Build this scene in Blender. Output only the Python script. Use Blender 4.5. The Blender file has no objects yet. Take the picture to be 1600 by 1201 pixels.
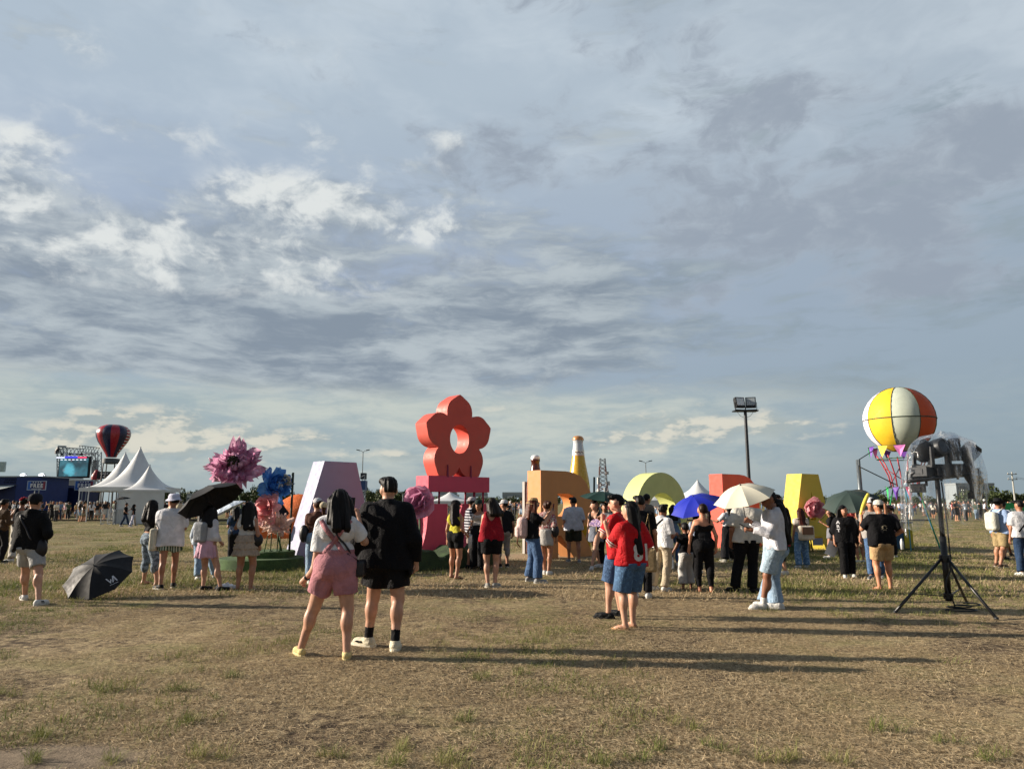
import bpy, bmesh, math, random
import numpy as np
from mathutils import Vector, Matrix
from mathutils.bvhtree import BVHTree
C = bpy.context.scene.collection
PI = math.pi
R = math.radians
random.seed(7)
RNG = np.random.default_rng(11)

# ------------------------------------------------------------------ camera
F_PX, PITCH, CAM_H = 1110.0, R(9.49), 1.53
cam_d = bpy.data.cameras.new('camera')
cam_d.sensor_width = 36.0
cam_d.lens = F_PX / 1600.0 * 36.0
cam_d.clip_start = 0.05
cam_d.clip_end = 6000
cam = bpy.data.objects.new('camera', cam_d)
C.objects.link(cam)
cam.location = (0, 0, CAM_H)
cam.rotation_euler = (R(90) + PITCH, 0, 0)
bpy.context.scene.camera = cam
CP, SP = math.cos(PITCH), math.sin(PITCH)


def ray(px, py):
    u = (px - 800.0) / F_PX
    v = -(py - 600.5) / F_PX
    return Vector((u, CP - v * SP, SP + v * CP))


def ground(px, py, z=0.0):
    """where a sight line through a point of the photograph meets the ground"""
    d = ray(px, py)
    t = (z - CAM_H) / d.z
    return Vector((d.x * t, d.y * t, z))


def at(px, py, Y):
    """the point on that sight line Y metres ahead of the camera"""
    d = ray(px, py)
    t = Y / d.y
    return Vector((d.x * t, Y, CAM_H + d.z * t))


# ------------------------------------------------------------------ render / exposure
sc = bpy.context.scene
sc.render.engine = 'CYCLES'
sc.view_settings.view_transform = 'Standard'
sc.view_settings.look = 'None'
sc.view_settings.exposure = 1.0
sc.view_settings.gamma = 1.0
sc.view_settings.use_curve_mapping = False
sc.cycles.max_bounces = 6
sc.cycles.transparent_max_bounces = 16

# ------------------------------------------------------------------ sun
SUN_EL, SUN_AZ = R(18.0), R(6.5)          # low, from the left and a little ahead
sun_dir = Vector((-math.cos(SUN_AZ) * math.cos(SUN_EL), math.sin(SUN_AZ) * math.cos(SUN_EL), math.sin(SUN_EL)))
sd = bpy.data.lights.new('sun', 'SUN')
sd.energy = 5.0
sd.angle = R(0.6)
sd.color = (1.0, 0.88, 0.73)
sun = bpy.data.objects.new('sun', sd)
C.objects.link(sun)
sun.rotation_euler = (-sun_dir).to_track_quat('-Z', 'Y').to_euler()


# ------------------------------------------------------------------ little node language
class NT:
    def __init__(s, nt):
        s.nt = nt

    def new(s, t):
        return s.nt.nodes.new(t)

    def put(s, sock, v):
        if isinstance(v, E):
            s.nt.links.new(v.s, sock)
        elif isinstance(v, bpy.types.NodeSocket):
            s.nt.links.new(v, sock)
        elif isinstance(v, (tuple, list)) and sock.type == 'RGBA' and len(v) == 3:
            sock.default_value = (v[0], v[1], v[2], 1)
        else:
            sock.default_value = v

    def m(s, op, a, b=None, c=None, clamp=False):
        n = s.new('ShaderNodeMath')
        n.operation = op
        n.use_clamp = clamp
        for i, v in enumerate((a, b, c)):
            if v is not None:
                s.put(n.inputs[i], v)
        return E(s, n.outputs[0])

    def vm(s, op, a, b=None):
        n = s.new('ShaderNodeVectorMath')
        n.operation = op
        s.put(n.inputs[0], a)
        if b is not None:
            if op == 'SCALE':
                s.put(n.inputs['Scale'], b)
            else:
                s.put(n.inputs[1], b)
        return E(s, n.outputs['Value' if op in ('DOT_PRODUCT', 'LENGTH', 'DISTANCE') else 0])

    def xyz(s, v):
        n = s.new('ShaderNodeSeparateXYZ')
        s.put(n.inputs[0], v)
        return [E(s, o) for o in n.outputs]

    def comb(s, x, y, z):
        n = s.new('ShaderNodeCombineXYZ')
        for i, v in enumerate((x, y, z)):
            s.put(n.inputs[i], v)
        return E(s, n.outputs[0])

    def noise(s, vec, scale=1, detail=4, rough=.5, dist=0, lac=2.0, dims='3D'):
        n = s.new('ShaderNodeTexNoise')
        n.noise_dimensions = dims
        if vec is not None:
            s.put(n.inputs['Vector'], vec)
        n.inputs['Scale'].default_value = scale
        n.inputs['Detail'].default_value = detail
        n.inputs['Roughness'].default_value = rough
        n.inputs['Lacunarity'].default_value = lac
        n.inputs['Distortion'].default_value = dist
        return E(s, n.outputs['Fac'])

    def noisec(s, vec, scale=1, detail=4, rough=.5):
        n = s.new('ShaderNodeTexNoise')
        if vec is not None:
            s.put(n.inputs['Vector'], vec)
        n.inputs['Scale'].default_value = scale
        n.inputs['Detail'].default_value = detail
        n.inputs['Roughness'].default_value = rough
        return E(s, n.outputs['Color'])

    def ss(s, x, a, b, lo=0.0, hi=1.0):
        n = s.new('ShaderNodeMapRange')
        n.interpolation_type = 'SMOOTHSTEP'
        s.put(n.inputs['Value'], x)
        s.put(n.inputs['From Min'], a)
        s.put(n.inputs['From Max'], b)
        n.inputs['To Min'].default_value = lo
        n.inputs['To Max'].default_value = hi
        return E(s, n.outputs[0])

    def mix(s, f, a, b, blend='MIX'):
        n = s.new('ShaderNodeMix')
        n.data_type = 'RGBA'
        n.blend_type = blend
        s.put(n.inputs[0], f)
        s.put(n.inputs[6], a)
        s.put(n.inputs[7], b)
        return E(s, n.outputs[2])


class E:
    def __init__(s, nt, sock):
        s.n = nt
        s.s = sock

    def __add__(s, o): return s.n.m('ADD', s, o)
    __radd__ = __add__
    def __sub__(s, o): return s.n.m('SUBTRACT', s, o)
    def __rsub__(s, o): return s.n.m('SUBTRACT', o, s)
    def __mul__(s, o): return s.n.m('MULTIPLY', s, o)
    __rmul__ = __mul__
    def __truediv__(s, o): return s.n.m('DIVIDE', s, o)
    def clamp(s): return s.n.m('ADD', s, 0.0, clamp=True)
    def max(s, o): return s.n.m('MAXIMUM', s, o)
    def min(s, o): return s.n.m('MINIMUM', s, o)


def lin(h):
    """'#rrggbb' as linear rgb"""
    h = h.lstrip('#')
    out = []
    for i in (0, 2, 4):
        v = int(h[i:i + 2], 16) / 255
        out.append(v / 12.92 if v <= .04045 else ((v + .055) / 1.055) ** 2.4)
    return tuple(out)


# ------------------------------------------------------------------ sky
world = bpy.data.worlds.new('World')
sc.world = world
world.use_nodes = True
wt = world.node_tree
wt.nodes.clear()
W = NT(wt)
STR = 0.1


def azel(px, py):
    d = ray(px, py)
    return math.atan2(d.x, d.y), math.atan2(d.z, math.hypot(d.x, d.y))


def sky_nodes():
    tc = W.new('ShaderNodeTexCoord')
    d = W.vm('NORMALIZE', tc.outputs['Generated'])
    x, y, z = W.xyz(d)
    el = W.m('ARCSINE', z)
    az = W.m('ARCTAN2', x, y)
    sky = W.new('ShaderNodeTexSky')
    sky.sky_type = 'NISHITA'
    sky.sun_disc = False
    sky.sun_elevation = SUN_EL
    sky.sun_rotation = math.atan2(sun_dir.x, sun_dir.y)
    sky.air_density = 1.0
    sky.dust_density = 1.5
    sky.ozone_density = 1.5
    nish = W.mix(1.0, E(W, sky.outputs[0]), (0.62, 0.62, 0.62), 'MULTIPLY')

    def rad(h, k=1.0):
        r = lin(h)
        return tuple(v * k * .5 / STR for v in r)     # seen at the exposure set above

    # noise domain: direction squeezed so that clouds lie flat, plus a domain warp
    zz = z.max(0.0)
    P = W.comb(x, y, zz * 2.3)
    warp = W.vm('SCALE', W.vm('SUBTRACT', W.noisec(P, 5.0, 3, .55), (.5, .5, .5)), .16)
    Pw = W.vm('ADD', P, warp)
    # flatter domain for the low stratus
    Pf = W.comb(x, y, zz * 4.2)
    Pfw = W.vm('ADD', Pf, warp)

    def blobs(lst):
        tot = None
        for px, py, sx, sy, amp in lst:
            a0, e0 = azel(px, py)
            u = (az - a0) * (1110.0 / sx)
            v = (el - e0) * (1110.0 / sy)
            g = W.m('EXPONENT', (u * u + v * v) * -1.0) * amp
            tot = g if tot is None else tot + g
        return tot

    # --- clear part: pale grey-blue veil over the physical sky, greyer away from the sun
    side = W.ss(az, -.7, .9)
    veil_n = W.noise(Pw, 2.2, 4, .55)
    low = W.ss(el, 0.0, .30)
    veil_hi = W.mix(side, rad('#b4c3d1'), rad('#b4c1cd'))
    veil_mid = W.mix(side, rad('#a2b1ca'), rad('#a2b1bf'))
    veil_lo = W.mix(side, rad('#adbdc1'), rad('#8b9eab'))
    veil = W.mix(low, veil_lo, W.mix(W.ss(el, .26, .56), veil_mid, veil_hi))
    base = W.mix(W.ss(veil_n, .25, .75, .86, .98), W.mix(1.0, nish, (.75, .75, .75), 'MULTIPLY'), veil)
    # high thin brightening streaks
    streak = W.noise(Pw, 4.0, 5, .6)
    hi_amt = W.ss(streak, .42, .72, 0, .55) * W.ss(el, .3, .5)
    base = W.mix(hi_amt, base, rad('#cdd8e1'))

    # --- grey cloud deck
    Pu = W.vm('ADD', W.comb(x, y, zz * 1.9), W.vm('SCALE', warp, .9))
    n1 = W.noise(Pu, 4.6, 8, .60)
    n1f = W.noise(Pfw, 3.4, 7, .60)
    n2 = W.noise(Pu, 15.0, 6, .64)
    n2f = W.noise(Pfw, 11.0, 6, .62)
    upper_cov = blobs([
        (1390, 310, 260, 75, .46), (1560, 225, 140, 60, .36), (1010, 255, 260, 80, .27),
        (1310, 130, 150, 50, .24), (880, 95, 130, 70, .16), (1540, 420, 190, 55, .34), (1150, 130, 120, 50, .14),
        (1200, 350, 180, 45, .24), (800, 245, 130, 50, .20), (1580, 110, 70, 30, .14), (650, 440, 300, 70, .12)])
    lower_cov = blobs([
        (140, 455, 300, 80, .30), (480, 470, 360, 100, .34), (840, 430, 220, 90, .30),
        (620, 570, 460, 45, .30), (950, 530, 320, 60, .24), (200, 560, 300, 24, .18), (260, 380, 300, 50, .16),
        (1450, 560, 320, 50, .12)])
    elsewhere = W.ss(W.m('ABSOLUTE', az), .75, 1.3, 0, .30) * W.ss(el, .02, .2)  # cloud cover added out of view to dim the fill light
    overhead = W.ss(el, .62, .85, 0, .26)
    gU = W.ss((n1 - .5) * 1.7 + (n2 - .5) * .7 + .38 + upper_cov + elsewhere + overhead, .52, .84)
    gL = W.ss((n1f - .5) * 1.2 + (n2f - .5) * .8 + .48 + lower_cov, .56, .86)
    tone = W.ss(n2f * .55 + W.noise(Pfw, 6.0, 6, .62) * .45, .38, .63)
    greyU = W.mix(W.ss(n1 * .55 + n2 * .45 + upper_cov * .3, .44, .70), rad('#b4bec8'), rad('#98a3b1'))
    # unseen deck overhead, beside and behind darkened to cut the fill light
    dim_unseen = (W.ss(el, .65, 1.0) + W.ss(W.m('ABSOLUTE', az), .9, 1.7)).clamp()
    greyU = W.mix(dim_unseen, greyU, W.mix(W.ss(n1, .35, .65), rad('#66738a'), rad('#48546a')))
    greyL = W.mix(tone, rad('#8693a1'), rad('#b7c1c7'))
    greyL = W.mix(W.ss(az, .05, .45), greyL, W.mix(tone, rad('#8596a2'), rad('#96a5af')))
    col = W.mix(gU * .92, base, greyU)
    col = W.mix(gL * .95, col, greyL)

    # --- bright cumulus heads, lit from the left
    white_cov = blobs([
        (40, 328, 190, 40, .38), (250, 352, 180, 36, .34), (480, 308, 110, 34, .40), (590, 340, 170, 40, .30), (720, 360, 120, 40, .24),
        (60, 385, 190, 34, .28), (430, 390, 220, 34, .26), (300, 420, 300, 34, .18), (780, 410, 160, 40, .14), (190, 192, 105, 22, .27), (290, 205, 60, 20, .2), (366, 186, 40, 20, .24),
        (85, 55, 80, 34, .18), (475, 212, 42, 22, .24), (570, 246, 70, 26, .24), (700, 226, 56, 32, .26), (520, 85, 130, 30, .11), (40, 215, 60, 20, .20),
        (0, 270, 70, 26, .20)])
    Pc = W.vm('ADD', W.comb(x, y, z * 1.45), W.vm('SCALE', warp, .45))
    off = W.vm('ADD', Pc, (-.022, 0.0, .034))
    c1 = W.noise(Pc, 8.0, 10, .60)
    c2 = W.noise(off, 8.0, 10, .60)
    cf = W.noise(Pc, 30.0, 6, .6)
    dens = (c1 - .5) * 1.9 + .5 + (cf - .5) * .25 + white_cov
    a_white = W.ss(dens, .52, 1.10) * (W.ss(white_cov, .03, .14) + W.ss(W.m('ABSOLUTE', az), .8, 1.1)).clamp()
    lit = W.ss((c1 - c2) * 3.4 + (cf - .5) * .6 + (dens - .95) * .25, -.22, .42)
    under = W.ss(n2f * .5 + cf * .5, .38, .62)
    wcol = W.mix(lit, W.mix(under, rad('#97a3af'), rad('#bcc5cb')), rad('#e2e6e5'))
    col = W.mix(a_white * .95, col, wcol)

    # --- pale clear strip above the horizon with far cumulus, cream coloured
    strip = W.ss(el, azel(800, 640)[1], azel(800, 590)[1], 1, 0) * W.ss(az, .15, .55, 1, .15)
    wisps = W.ss(n2f * .5 + n1f * .5, .40, .62)
    strip_c = W.mix(wisps, rad('#a3b3b8'), rad('#c6cdc6'))
    col = W.mix(strip * .9, col, strip_c)
    far_cov = blobs([
        (220, 668, 90, 38, .46), (150, 690, 80, 22, .42), (340, 682, 140, 28, .38), (440, 690, 90, 16, .25),
        (1085, 672, 120, 26, .46), (1120, 655, 60, 24, .32), (1235, 672, 100, 16, .24), (560, 715, 160, 16, .22), (980, 690, 90, 14, .22),
        (780, 640, 150, 10, .12)])
    Ph = W.comb(x, y, z * 2.6)
    h1 = W.noise(Ph, 16.0, 7, .58)
    h2 = W.noise(W.vm('ADD', Ph, (-.012, 0, .02)), 16.0, 7, .58)
    a_far = W.ss((h1 - .5) * 1.7 + .5 + far_cov, .56, 1.10) * W.ss(el, .005, .035) * W.ss(far_cov, .04, .16)
    hl = W.ss((h1 - h2) * 3.2 + (far_cov - .3) * .5, -.14, .34)
    fcol = W.mix(hl, rad('#aab4b3'), rad('#dedacb'))
    col = W.mix(a_far * .85, col, fcol)
    # murk right at the horizon
    murk = W.ss(el, azel(800, 785)[1], azel(800, 700)[1], 1, 0)
    col = W.mix(murk * .6, col, rad('#8f9fa8'))
    # below the horizon: earth
    col = W.mix(W.ss(z, -.02, -.004, 1, 0), col, (.6, .5, .35))
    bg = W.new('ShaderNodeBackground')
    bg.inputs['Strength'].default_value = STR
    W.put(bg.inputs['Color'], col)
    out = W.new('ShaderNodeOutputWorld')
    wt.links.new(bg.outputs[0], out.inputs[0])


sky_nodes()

# ------------------------------------------------------------------ materials
_mats = {}


def material(name):
    m = bpy.data.materials.new(name)
    m.use_nodes = True
    nt = m.node_tree
    nt.nodes.clear()
    n = NT(nt)
    b = n.new('ShaderNodeBsdfPrincipled')
    o = n.new('ShaderNodeOutputMaterial')
    nt.links.new(b.outputs[0], o.inputs[0])
    return m, n, b, o


def bump(n, b, h, strength=.3, dist=.01):
    bp = n.new('ShaderNodeBump')
    bp.inputs['Strength'].default_value = strength
    bp.inputs['Distance'].default_value = dist
    n.put(bp.inputs['Height'], h)
    n.nt.links.new(bp.outputs[0], b.inputs['Normal'])


def col_(c):
    return lin(c) if isinstance(c, str) else tuple(c)


def cloth(c, rough=.85, stripes=None, pattern=None):
    """woven cloth with wrinkles; stripes=(axis, freq, colour2)"""
    key = ('cloth', c, rough, stripes, pattern)
    if key in _mats:
        return _mats[key]
    m, n, b, o = material('cloth')
    tc = n.new('ShaderNodeTexCoord')
    ob = E(n, tc.outputs['Object'])
    base = col_(c)
    v = n.noise(ob, 7, 4, .6)
    cc = n.mix(n.ss(v, .3, .7), tuple(k * .82 for k in base), tuple(min(1, k * 1.1) for k in base))
    if stripes:
        ax, fr, c2 = stripes
        X = n.xyz(ob)[ax]
        s = n.m('SINE', X * fr)
        cc = n.mix(n.ss(s, -.1, .1), cc, col_(c2))
    if pattern:
        sc_, c2, thr = pattern
        s = n.noise(ob, sc_, 3, .6)
        cc = n.mix(n.ss(s, thr - .02, thr + .02), cc, col_(c2))
    n.put(b.inputs['Base Color'], cc)
    b.inputs['Roughness'].default_value = rough
    b.inputs['Specular IOR Level'].default_value = .15
    w = n.noise(ob, 11, 5, .62, .8) + n.noise(ob, 300, 2, .5) * .06
    bump(n, b, w, .6, .06)
    _mats[key] = m
    return m


def skin(c='#b98565'):
    key = ('skin', c)
    if key in _mats:
        return _mats[key]
    m, n, b, o = material('skin')
    tc = n.new('ShaderNodeTexCoord')
    ob = E(n, tc.outputs['Object'])
    base = col_(c)
    v = n.noise(ob, 9, 4, .6)
    n.put(b.inputs['Base Color'], n.mix(n.ss(v, .3, .7), tuple(k * f for k, f in zip(base, (.84, .78, .76))), tuple(min(1, k * 1.08) for k in base)))
    b.inputs['Roughness'].default_value = .5
    b.inputs['Specular IOR Level'].default_value = .35
    bump(n, b, n.noise(ob, 120, 2, .5), .08, .004)
    _mats[key] = m
    return m


def hair_mat(c='#14100e'):
    key = ('hair', c)
    if key in _mats:
        return _mats[key]
    m, n, b, o = material('hair')
    tc = n.new('ShaderNodeTexCoord')
    x, y, z = n.xyz(E(n, tc.outputs['Object']))
    st = n.noise(n.comb(x * 60.0, y * 60.0, z * 5.0), 1, 3, .6)
    base = col_(c)
    n.put(b.inputs['Base Color'], n.mix(n.ss(st, .3, .75), tuple(k * .45 for k in base), tuple(k * 1.6 for k in base)))
    b.inputs['Roughness'].default_value = .5
    b.inputs['Specular IOR Level'].default_value = .16
    bump(n, b, st, .4, .008)
    _mats[key] = m
    return m


def paint(c, rough=.55, var=.12, scale=3.0, spec=.4, metal=0.0, grime=0.0, bumpy=.06):
    key = ('paint', c, rough, var, scale, spec, metal, grime)
    if key in _mats:
        return _mats[key]
    m, n, b, o = material('paint')
    tc = n.new('ShaderNodeTexCoord')
    ob = E(n, tc.outputs['Object'])
    base = col_(c)
    v = n.noise(ob, scale, 5, .6)
    cc = n.mix(n.ss(v, .3, .72), tuple(k * (1 - var) for k in base), tuple(min(1, k * (1 + var * .6)) for k in base))
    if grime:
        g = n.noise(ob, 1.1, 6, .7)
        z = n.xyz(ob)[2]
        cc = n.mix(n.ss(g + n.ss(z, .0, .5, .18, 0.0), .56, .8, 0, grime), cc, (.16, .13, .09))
    n.put(b.inputs['Base Color'], cc)
    rr = n.ss(n.noise(ob, scale * 4, 3, .5), .2, .8, rough - .08, rough + .1)
    n.put(b.inputs['Roughness'], rr)
    b.inputs['Specular IOR Level'].default_value = spec
    b.inputs['Metallic'].default_value = metal
    bump(n, b, n.noise(ob, scale * 12, 4, .6), bumpy, .01)
    _mats[key] = m
    return m


def emit(c, k):
    key = ('emit', c, k)
    if key in _mats:
        return _mats[key]
    m, n, b, o = material('lit_panel')
    b.inputs['Base Color'].default_value = (.02, .02, .02, 1)
    n.put(b.inputs['Emission Color'], col_(c))
    b.inputs['Emission Strength'].default_value = k
    _mats[key] = m
    return m


# ------------------------------------------------------------------ mesh helpers
def mesh_np(name, V, F, smooth=True, tri=False):
    """mesh from arrays; F is (n,4) or (n,3)"""
    V = np.asarray(V, dtype=np.float32)
    F = np.asarray(F, dtype=np.int32)
    me = bpy.data.meshes.new(name)
    k = F.shape[1] if len(F) else 4
    me.vertices.add(len(V))
    me.vertices.foreach_set('co', V.ravel())
    me.loops.add(F.size)
    me.loops.foreach_set('vertex_index', F.ravel())
    me.polygons.add(len(F))
    me.polygons.foreach_set('loop_start', np.arange(0, F.size, k, dtype=np.int32))
    if smooth:
        me.polygons.foreach_set('use_smooth', np.ones(len(F), dtype=bool))
    me.update(calc_edges=True)
    return me


def link(name, me, mat=None, parent=None, loc=None, rot=None):
    o = bpy.data.objects.new(name, me)
    C.objects.link(o)
    if mat is not None and me is not None:
        if isinstance(mat, (list, tuple)):
            if not me.materials:
                for m in mat:
                    me.materials.append(m)
        elif not me.materials:
            me.materials.append(mat)
    if parent is not None:
        o.parent = parent
    if loc is not None:
        o.location = loc
    if rot is not None:
        o.rotation_euler = rot
    return o


def tag(o, label, cat, group=None, kind=None):
    if label:
        o['label'] = label
    if cat:
        o['category'] = cat
    if group:
        o['group'] = group
    if kind:
        o['kind'] = kind
    return o


def thing(name, label, cat, loc=(0, 0, 0), rz=0.0, group=None):
    o = link(name, None, None, None, loc, (0, 0, rz))
    return tag(o, label, cat, group)


def structure(o):
    o['kind'] = 'structure'
    return o


class MB:
    """collects simple shapes, then links them as one mesh object"""

    def __init__(s):
        s.v = []
        s.f = []

    def add(s, vs, fs):
        k = len(s.v)
        s.v += [tuple(v) for v in vs]
        s.f += [tuple(i + k for i in f) for f in fs]
        return s

    def box(s, c, d, rz=0.0, M=None):
        x, y, z = d[0] / 2, d[1] / 2, d[2] / 2
        m = Matrix.Rotation(rz, 3, 'Z') if M is None else M
        vs = [m @ Vector((a * x, b * y, e * z)) + Vector(c) for a in (-1, 1) for b in (-1, 1) for e in (-1, 1)]
        return s.add(vs, [(0, 1, 3, 2), (4, 6, 7, 5), (0, 4, 5, 1), (2, 3, 7, 6), (0, 2, 6, 4), (1, 5, 7, 3)])

    def tube(s, pts, r, n=8, cap=True, flat=1.0):
        pts = [Vector(p) for p in pts]
        rs = r if isinstance(r, (list, tuple)) else [r] * len(pts)
        t0 = (pts[1] - pts[0]).normalized()
        up = Vector((0, 0, 1)) if abs(t0.z) < .9 else Vector((1, 0, 0))
        a = t0.cross(up).normalized()
        vs = []
        for i, p in enumerate(pts):
            if i == 0:
                t = pts[1] - pts[0]
            elif i == len(pts) - 1:
                t = pts[-1] - pts[-2]
            else:
                t = (pts[i + 1] - pts[i]).normalized() + (pts[i] - pts[i - 1]).normalized()
            t.normalize()
            a = (a - t * a.dot(t)).normalized()
            b = t.cross(a)
            for j in range(n):
                w = 2 * PI * j / n
                vs.append(p + (a * math.cos(w) + b * math.sin(w) * flat) * rs[i])
        fs = []
        for i in range(len(pts) - 1):
            for j in range(n):
                fs.append((i * n + j, i * n + (j + 1) % n, (i + 1) * n + (j + 1) % n, (i + 1) * n + j))
        if cap:
            fs.append(tuple(range(n - 1, -1, -1)))
            fs.append(tuple((len(pts) - 1) * n + j for j in range(n)))
        return s.add(vs, fs)

    def bar(s, a, b, w, h=None):
        a, b = Vector(a), Vector(b)
        h = h or w
        t = (b - a).normalized()
        up = Vector((0, 0, 1)) if abs(t.z) < .95 else Vector((0, 1, 0))
        x = t.cross(up).normalized() * (w / 2)
        y = x.cross(t).normalized() * (h / 2)
        vs = [p + x * i + y * j for p in (a, b) for i, j in ((-1, -1), (1, -1), (1, 1), (-1, 1))]
        return s.add(vs, [(3, 2, 1, 0), (4, 5, 6, 7), (0, 1, 5, 4), (1, 2, 6, 5), (2, 3, 7, 6), (3, 0, 4, 7)])

    def lathe(s, prof, n=24, c=(0, 0, 0), a0=0.0, a1=2 * PI, closed=True):
        vs = []
        m = n if closed else n + 1
        for r, z in prof:
            for j in range(m):
                w = a0 + (a1 - a0) * j / n
                vs.append((c[0] + r * math.cos(w), c[1] + r * math.sin(w), c[2] + z))
        fs = []
        for i in range(len(prof) - 1):
            for j in range(n):
                k = (j + 1) % m
                fs.append((i * m + j, i * m + k, (i + 1) * m + k, (i + 1) * m + j))
        return s.add(vs, fs)

    def disc(s, c, r, n=24, up=1):
        vs = [(c[0] + r * math.cos(2 * PI * j / n), c[1] + r * math.sin(2 * PI * j / n), c[2]) for j in range(n)]
        return s.add(vs, [tuple(range(n)) if up > 0 else tuple(range(n - 1, -1, -1))])

    def ball(s, c, r, n=12, m=8):
        rr = r if isinstance(r, (list, tuple)) else (r, r, r)
        vs = [(c[0], c[1], c[2] - rr[2])]
        for i in range(1, m):
            a = PI * i / m - PI / 2
            for j in range(n):
                w = 2 * PI * j / n
                vs.append((c[0] + rr[0] * math.cos(a) * math.cos(w), c[1] + rr[1] * math.cos(a) * math.sin(w), c[2] + rr[2] * math.sin(a)))
        vs.append((c[0], c[1], c[2] + rr[2]))
        fs = [(0, 1 + (j + 1) % n, 1 + j) for j in range(n)]
        for i in range(m - 2):
            for j in range(n):
                a, b = 1 + i * n + j, 1 + i * n + (j + 1) % n
                fs.append((a, b, b + n, a + n))
        L = len(vs) - 1
        fs += [(L, L - n + j, L - n + (j + 1) % n) for j in range(n)]
        return s.add(vs, fs)

    def mesh(s, name, smooth=False):
        me = bpy.data.meshes.new(name)
        me.from_pydata(s.v, [], s.f)
        me.update()
        if smooth:
            me.polygons.foreach_set('use_smooth', np.ones(len(me.polygons), dtype=bool))
            if smooth == 'auto':
                me.set_sharp_from_angle(angle=R(40))
        return me

    def build(s, name, mat, parent=None, smooth=False, loc=None, rot=None):
        return link(name, s.mesh(name, smooth), mat, parent, loc, rot)


def plate(outline, holes, depth, bevel=.008):
    """solid of a flat outline (x,z) with holes, from y=0 (front) back to y=depth; mitred edges"""
    cu = bpy.data.curves.new('plate', 'CURVE')
    cu.dimensions = '2D'
    cu.fill_mode = 'BOTH'
    cu.extrude = depth / 2 - bevel
    cu.bevel_depth = bevel
    cu.bevel_resolution = 0
    cu.offset = -bevel
    for ring in [outline] + list(holes):
        sp = cu.splines.new('POLY')
        sp.points.add(len(ring) - 1)
        for p, (a, b) in zip(sp.points, ring):
            p.co = (a, b, 0, 1)
        sp.use_cyclic_u = True
    o = bpy.data.objects.new('plate', cu)
    C.objects.link(o)
    dg = bpy.context.evaluated_depsgraph_get()
    me = bpy.data.meshes.new_from_object(o.evaluated_get(dg))
    bpy.data.objects.remove(o)
    bpy.data.curves.remove(cu)
    me.materials.clear()
    n = len(me.vertices)
    co = np.empty(n * 3, dtype=np.float32)
    me.vertices.foreach_get('co', co)
    co = co.reshape(-1, 3)
    out = np.stack([co[:, 0], depth / 2 - co[:, 2], co[:, 1]], 1)
    me.vertices.foreach_set('co', out.ravel())
    me.update()
    me.set_sharp_from_angle(angle=R(32))
    return me


def text_mesh(txt, size, depth=.0, bold=0.0, space=1.0):
    """letters in the x-z plane facing -y, centred"""
    cu = bpy.data.curves.new('text', 'FONT')
    cu.body = txt
    cu.size = size
    cu.extrude = depth
    cu.offset = bold
    cu.space_character = space
    cu.align_x = 'CENTER'
    cu.align_y = 'CENTER'
    cu.resolution_u = 3
    o = bpy.data.objects.new('text', cu)
    C.objects.link(o)
    dg = bpy.context.evaluated_depsgraph_get()
    me = bpy.data.meshes.new_from_object(o.evaluated_get(dg))
    bpy.data.objects.remove(o)
    bpy.data.curves.remove(cu)
    me.materials.clear()
    me.transform(Matrix.Rotation(R(90), 4, 'X'))
    return me

# ------------------------------------------------------------------ smooth solids from blended shapes
def smin(a, b, k):
    h = np.maximum(k - np.abs(a - b), 0.0) / k
    return np.minimum(a, b) - h * h * k * .25


class Grid:
    def __init__(s, lo, hi, h):
        s.lo = np.array(lo, dtype=np.float32)
        s.h = h
        s.n = np.maximum(np.ceil((np.array(hi) - s.lo) / h).astype(int) + 1, 3)
        s.X = (s.lo[0] + h * np.arange(s.n[0], dtype=np.float32))[:, None, None]
        s.Y = (s.lo[1] + h * np.arange(s.n[1], dtype=np.float32))[None, :, None]
        s.Z = (s.lo[2] + h * np.arange(s.n[2], dtype=np.float32))[None, None, :]
        s.D = np.full(tuple(s.n), .25, dtype=np.float32)

    def sl(s, lo, hi):
        a = np.clip(np.floor((np.array(lo) - s.lo) / s.h).astype(int), 0, s.n)
        b = np.clip(np.ceil((np.array(hi) - s.lo) / s.h).astype(int) + 1, 0, s.n)
        return tuple(slice(i, j) for i, j in zip(a, b))

    def put(s, p, k):
        lo, hi = p.box()
        m = k + 3 * s.h
        q = s.sl([v - m for v in lo], [v + m for v in hi])
        if any(i.stop - i.start < 1 for i in q):
            return
        d = p.ev(s.X[q[0]], s.Y[:, q[1]], s.Z[:, :, q[2]])
        s.D[q] = smin(s.D[q], d.astype(np.float32), k)


class Cap:
    """tapered limb from a to b; sy flattens front to back; flat=True cuts it square at b"""

    def __init__(s, a, b, ra, rb, sy=1.0, flat=False):
        s.a, s.b, s.ra, s.rb, s.sy, s.flat = np.array(a, float), np.array(b, float), ra, rb, sy, flat

    def box(s):
        r = max(s.ra, s.rb)
        return np.minimum(s.a, s.b) - r, np.maximum(s.a, s.b) + r

    def ev(s, X, Y, Z):
        a, d = s.a, s.b - s.a
        dx, dy, dz = d[0], d[1] * s.sy, d[2]
        px, py, pz = X - a[0], (Y - a[1]) * s.sy, Z - a[2]
        L = dx * dx + dy * dy + dz * dz + 1e-9
        u = (px * dx + py * dy + pz * dz) / L
        t = np.clip(u, 0, 1)
        q = np.sqrt((px - t * dx) ** 2 + (py - t * dy) ** 2 + (pz - t * dz) ** 2)
        out = q - (s.ra + (s.rb - s.ra) * t)
        if s.flat:
            out = np.maximum(out, (u - 1) * math.sqrt(L))
        return out


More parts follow.
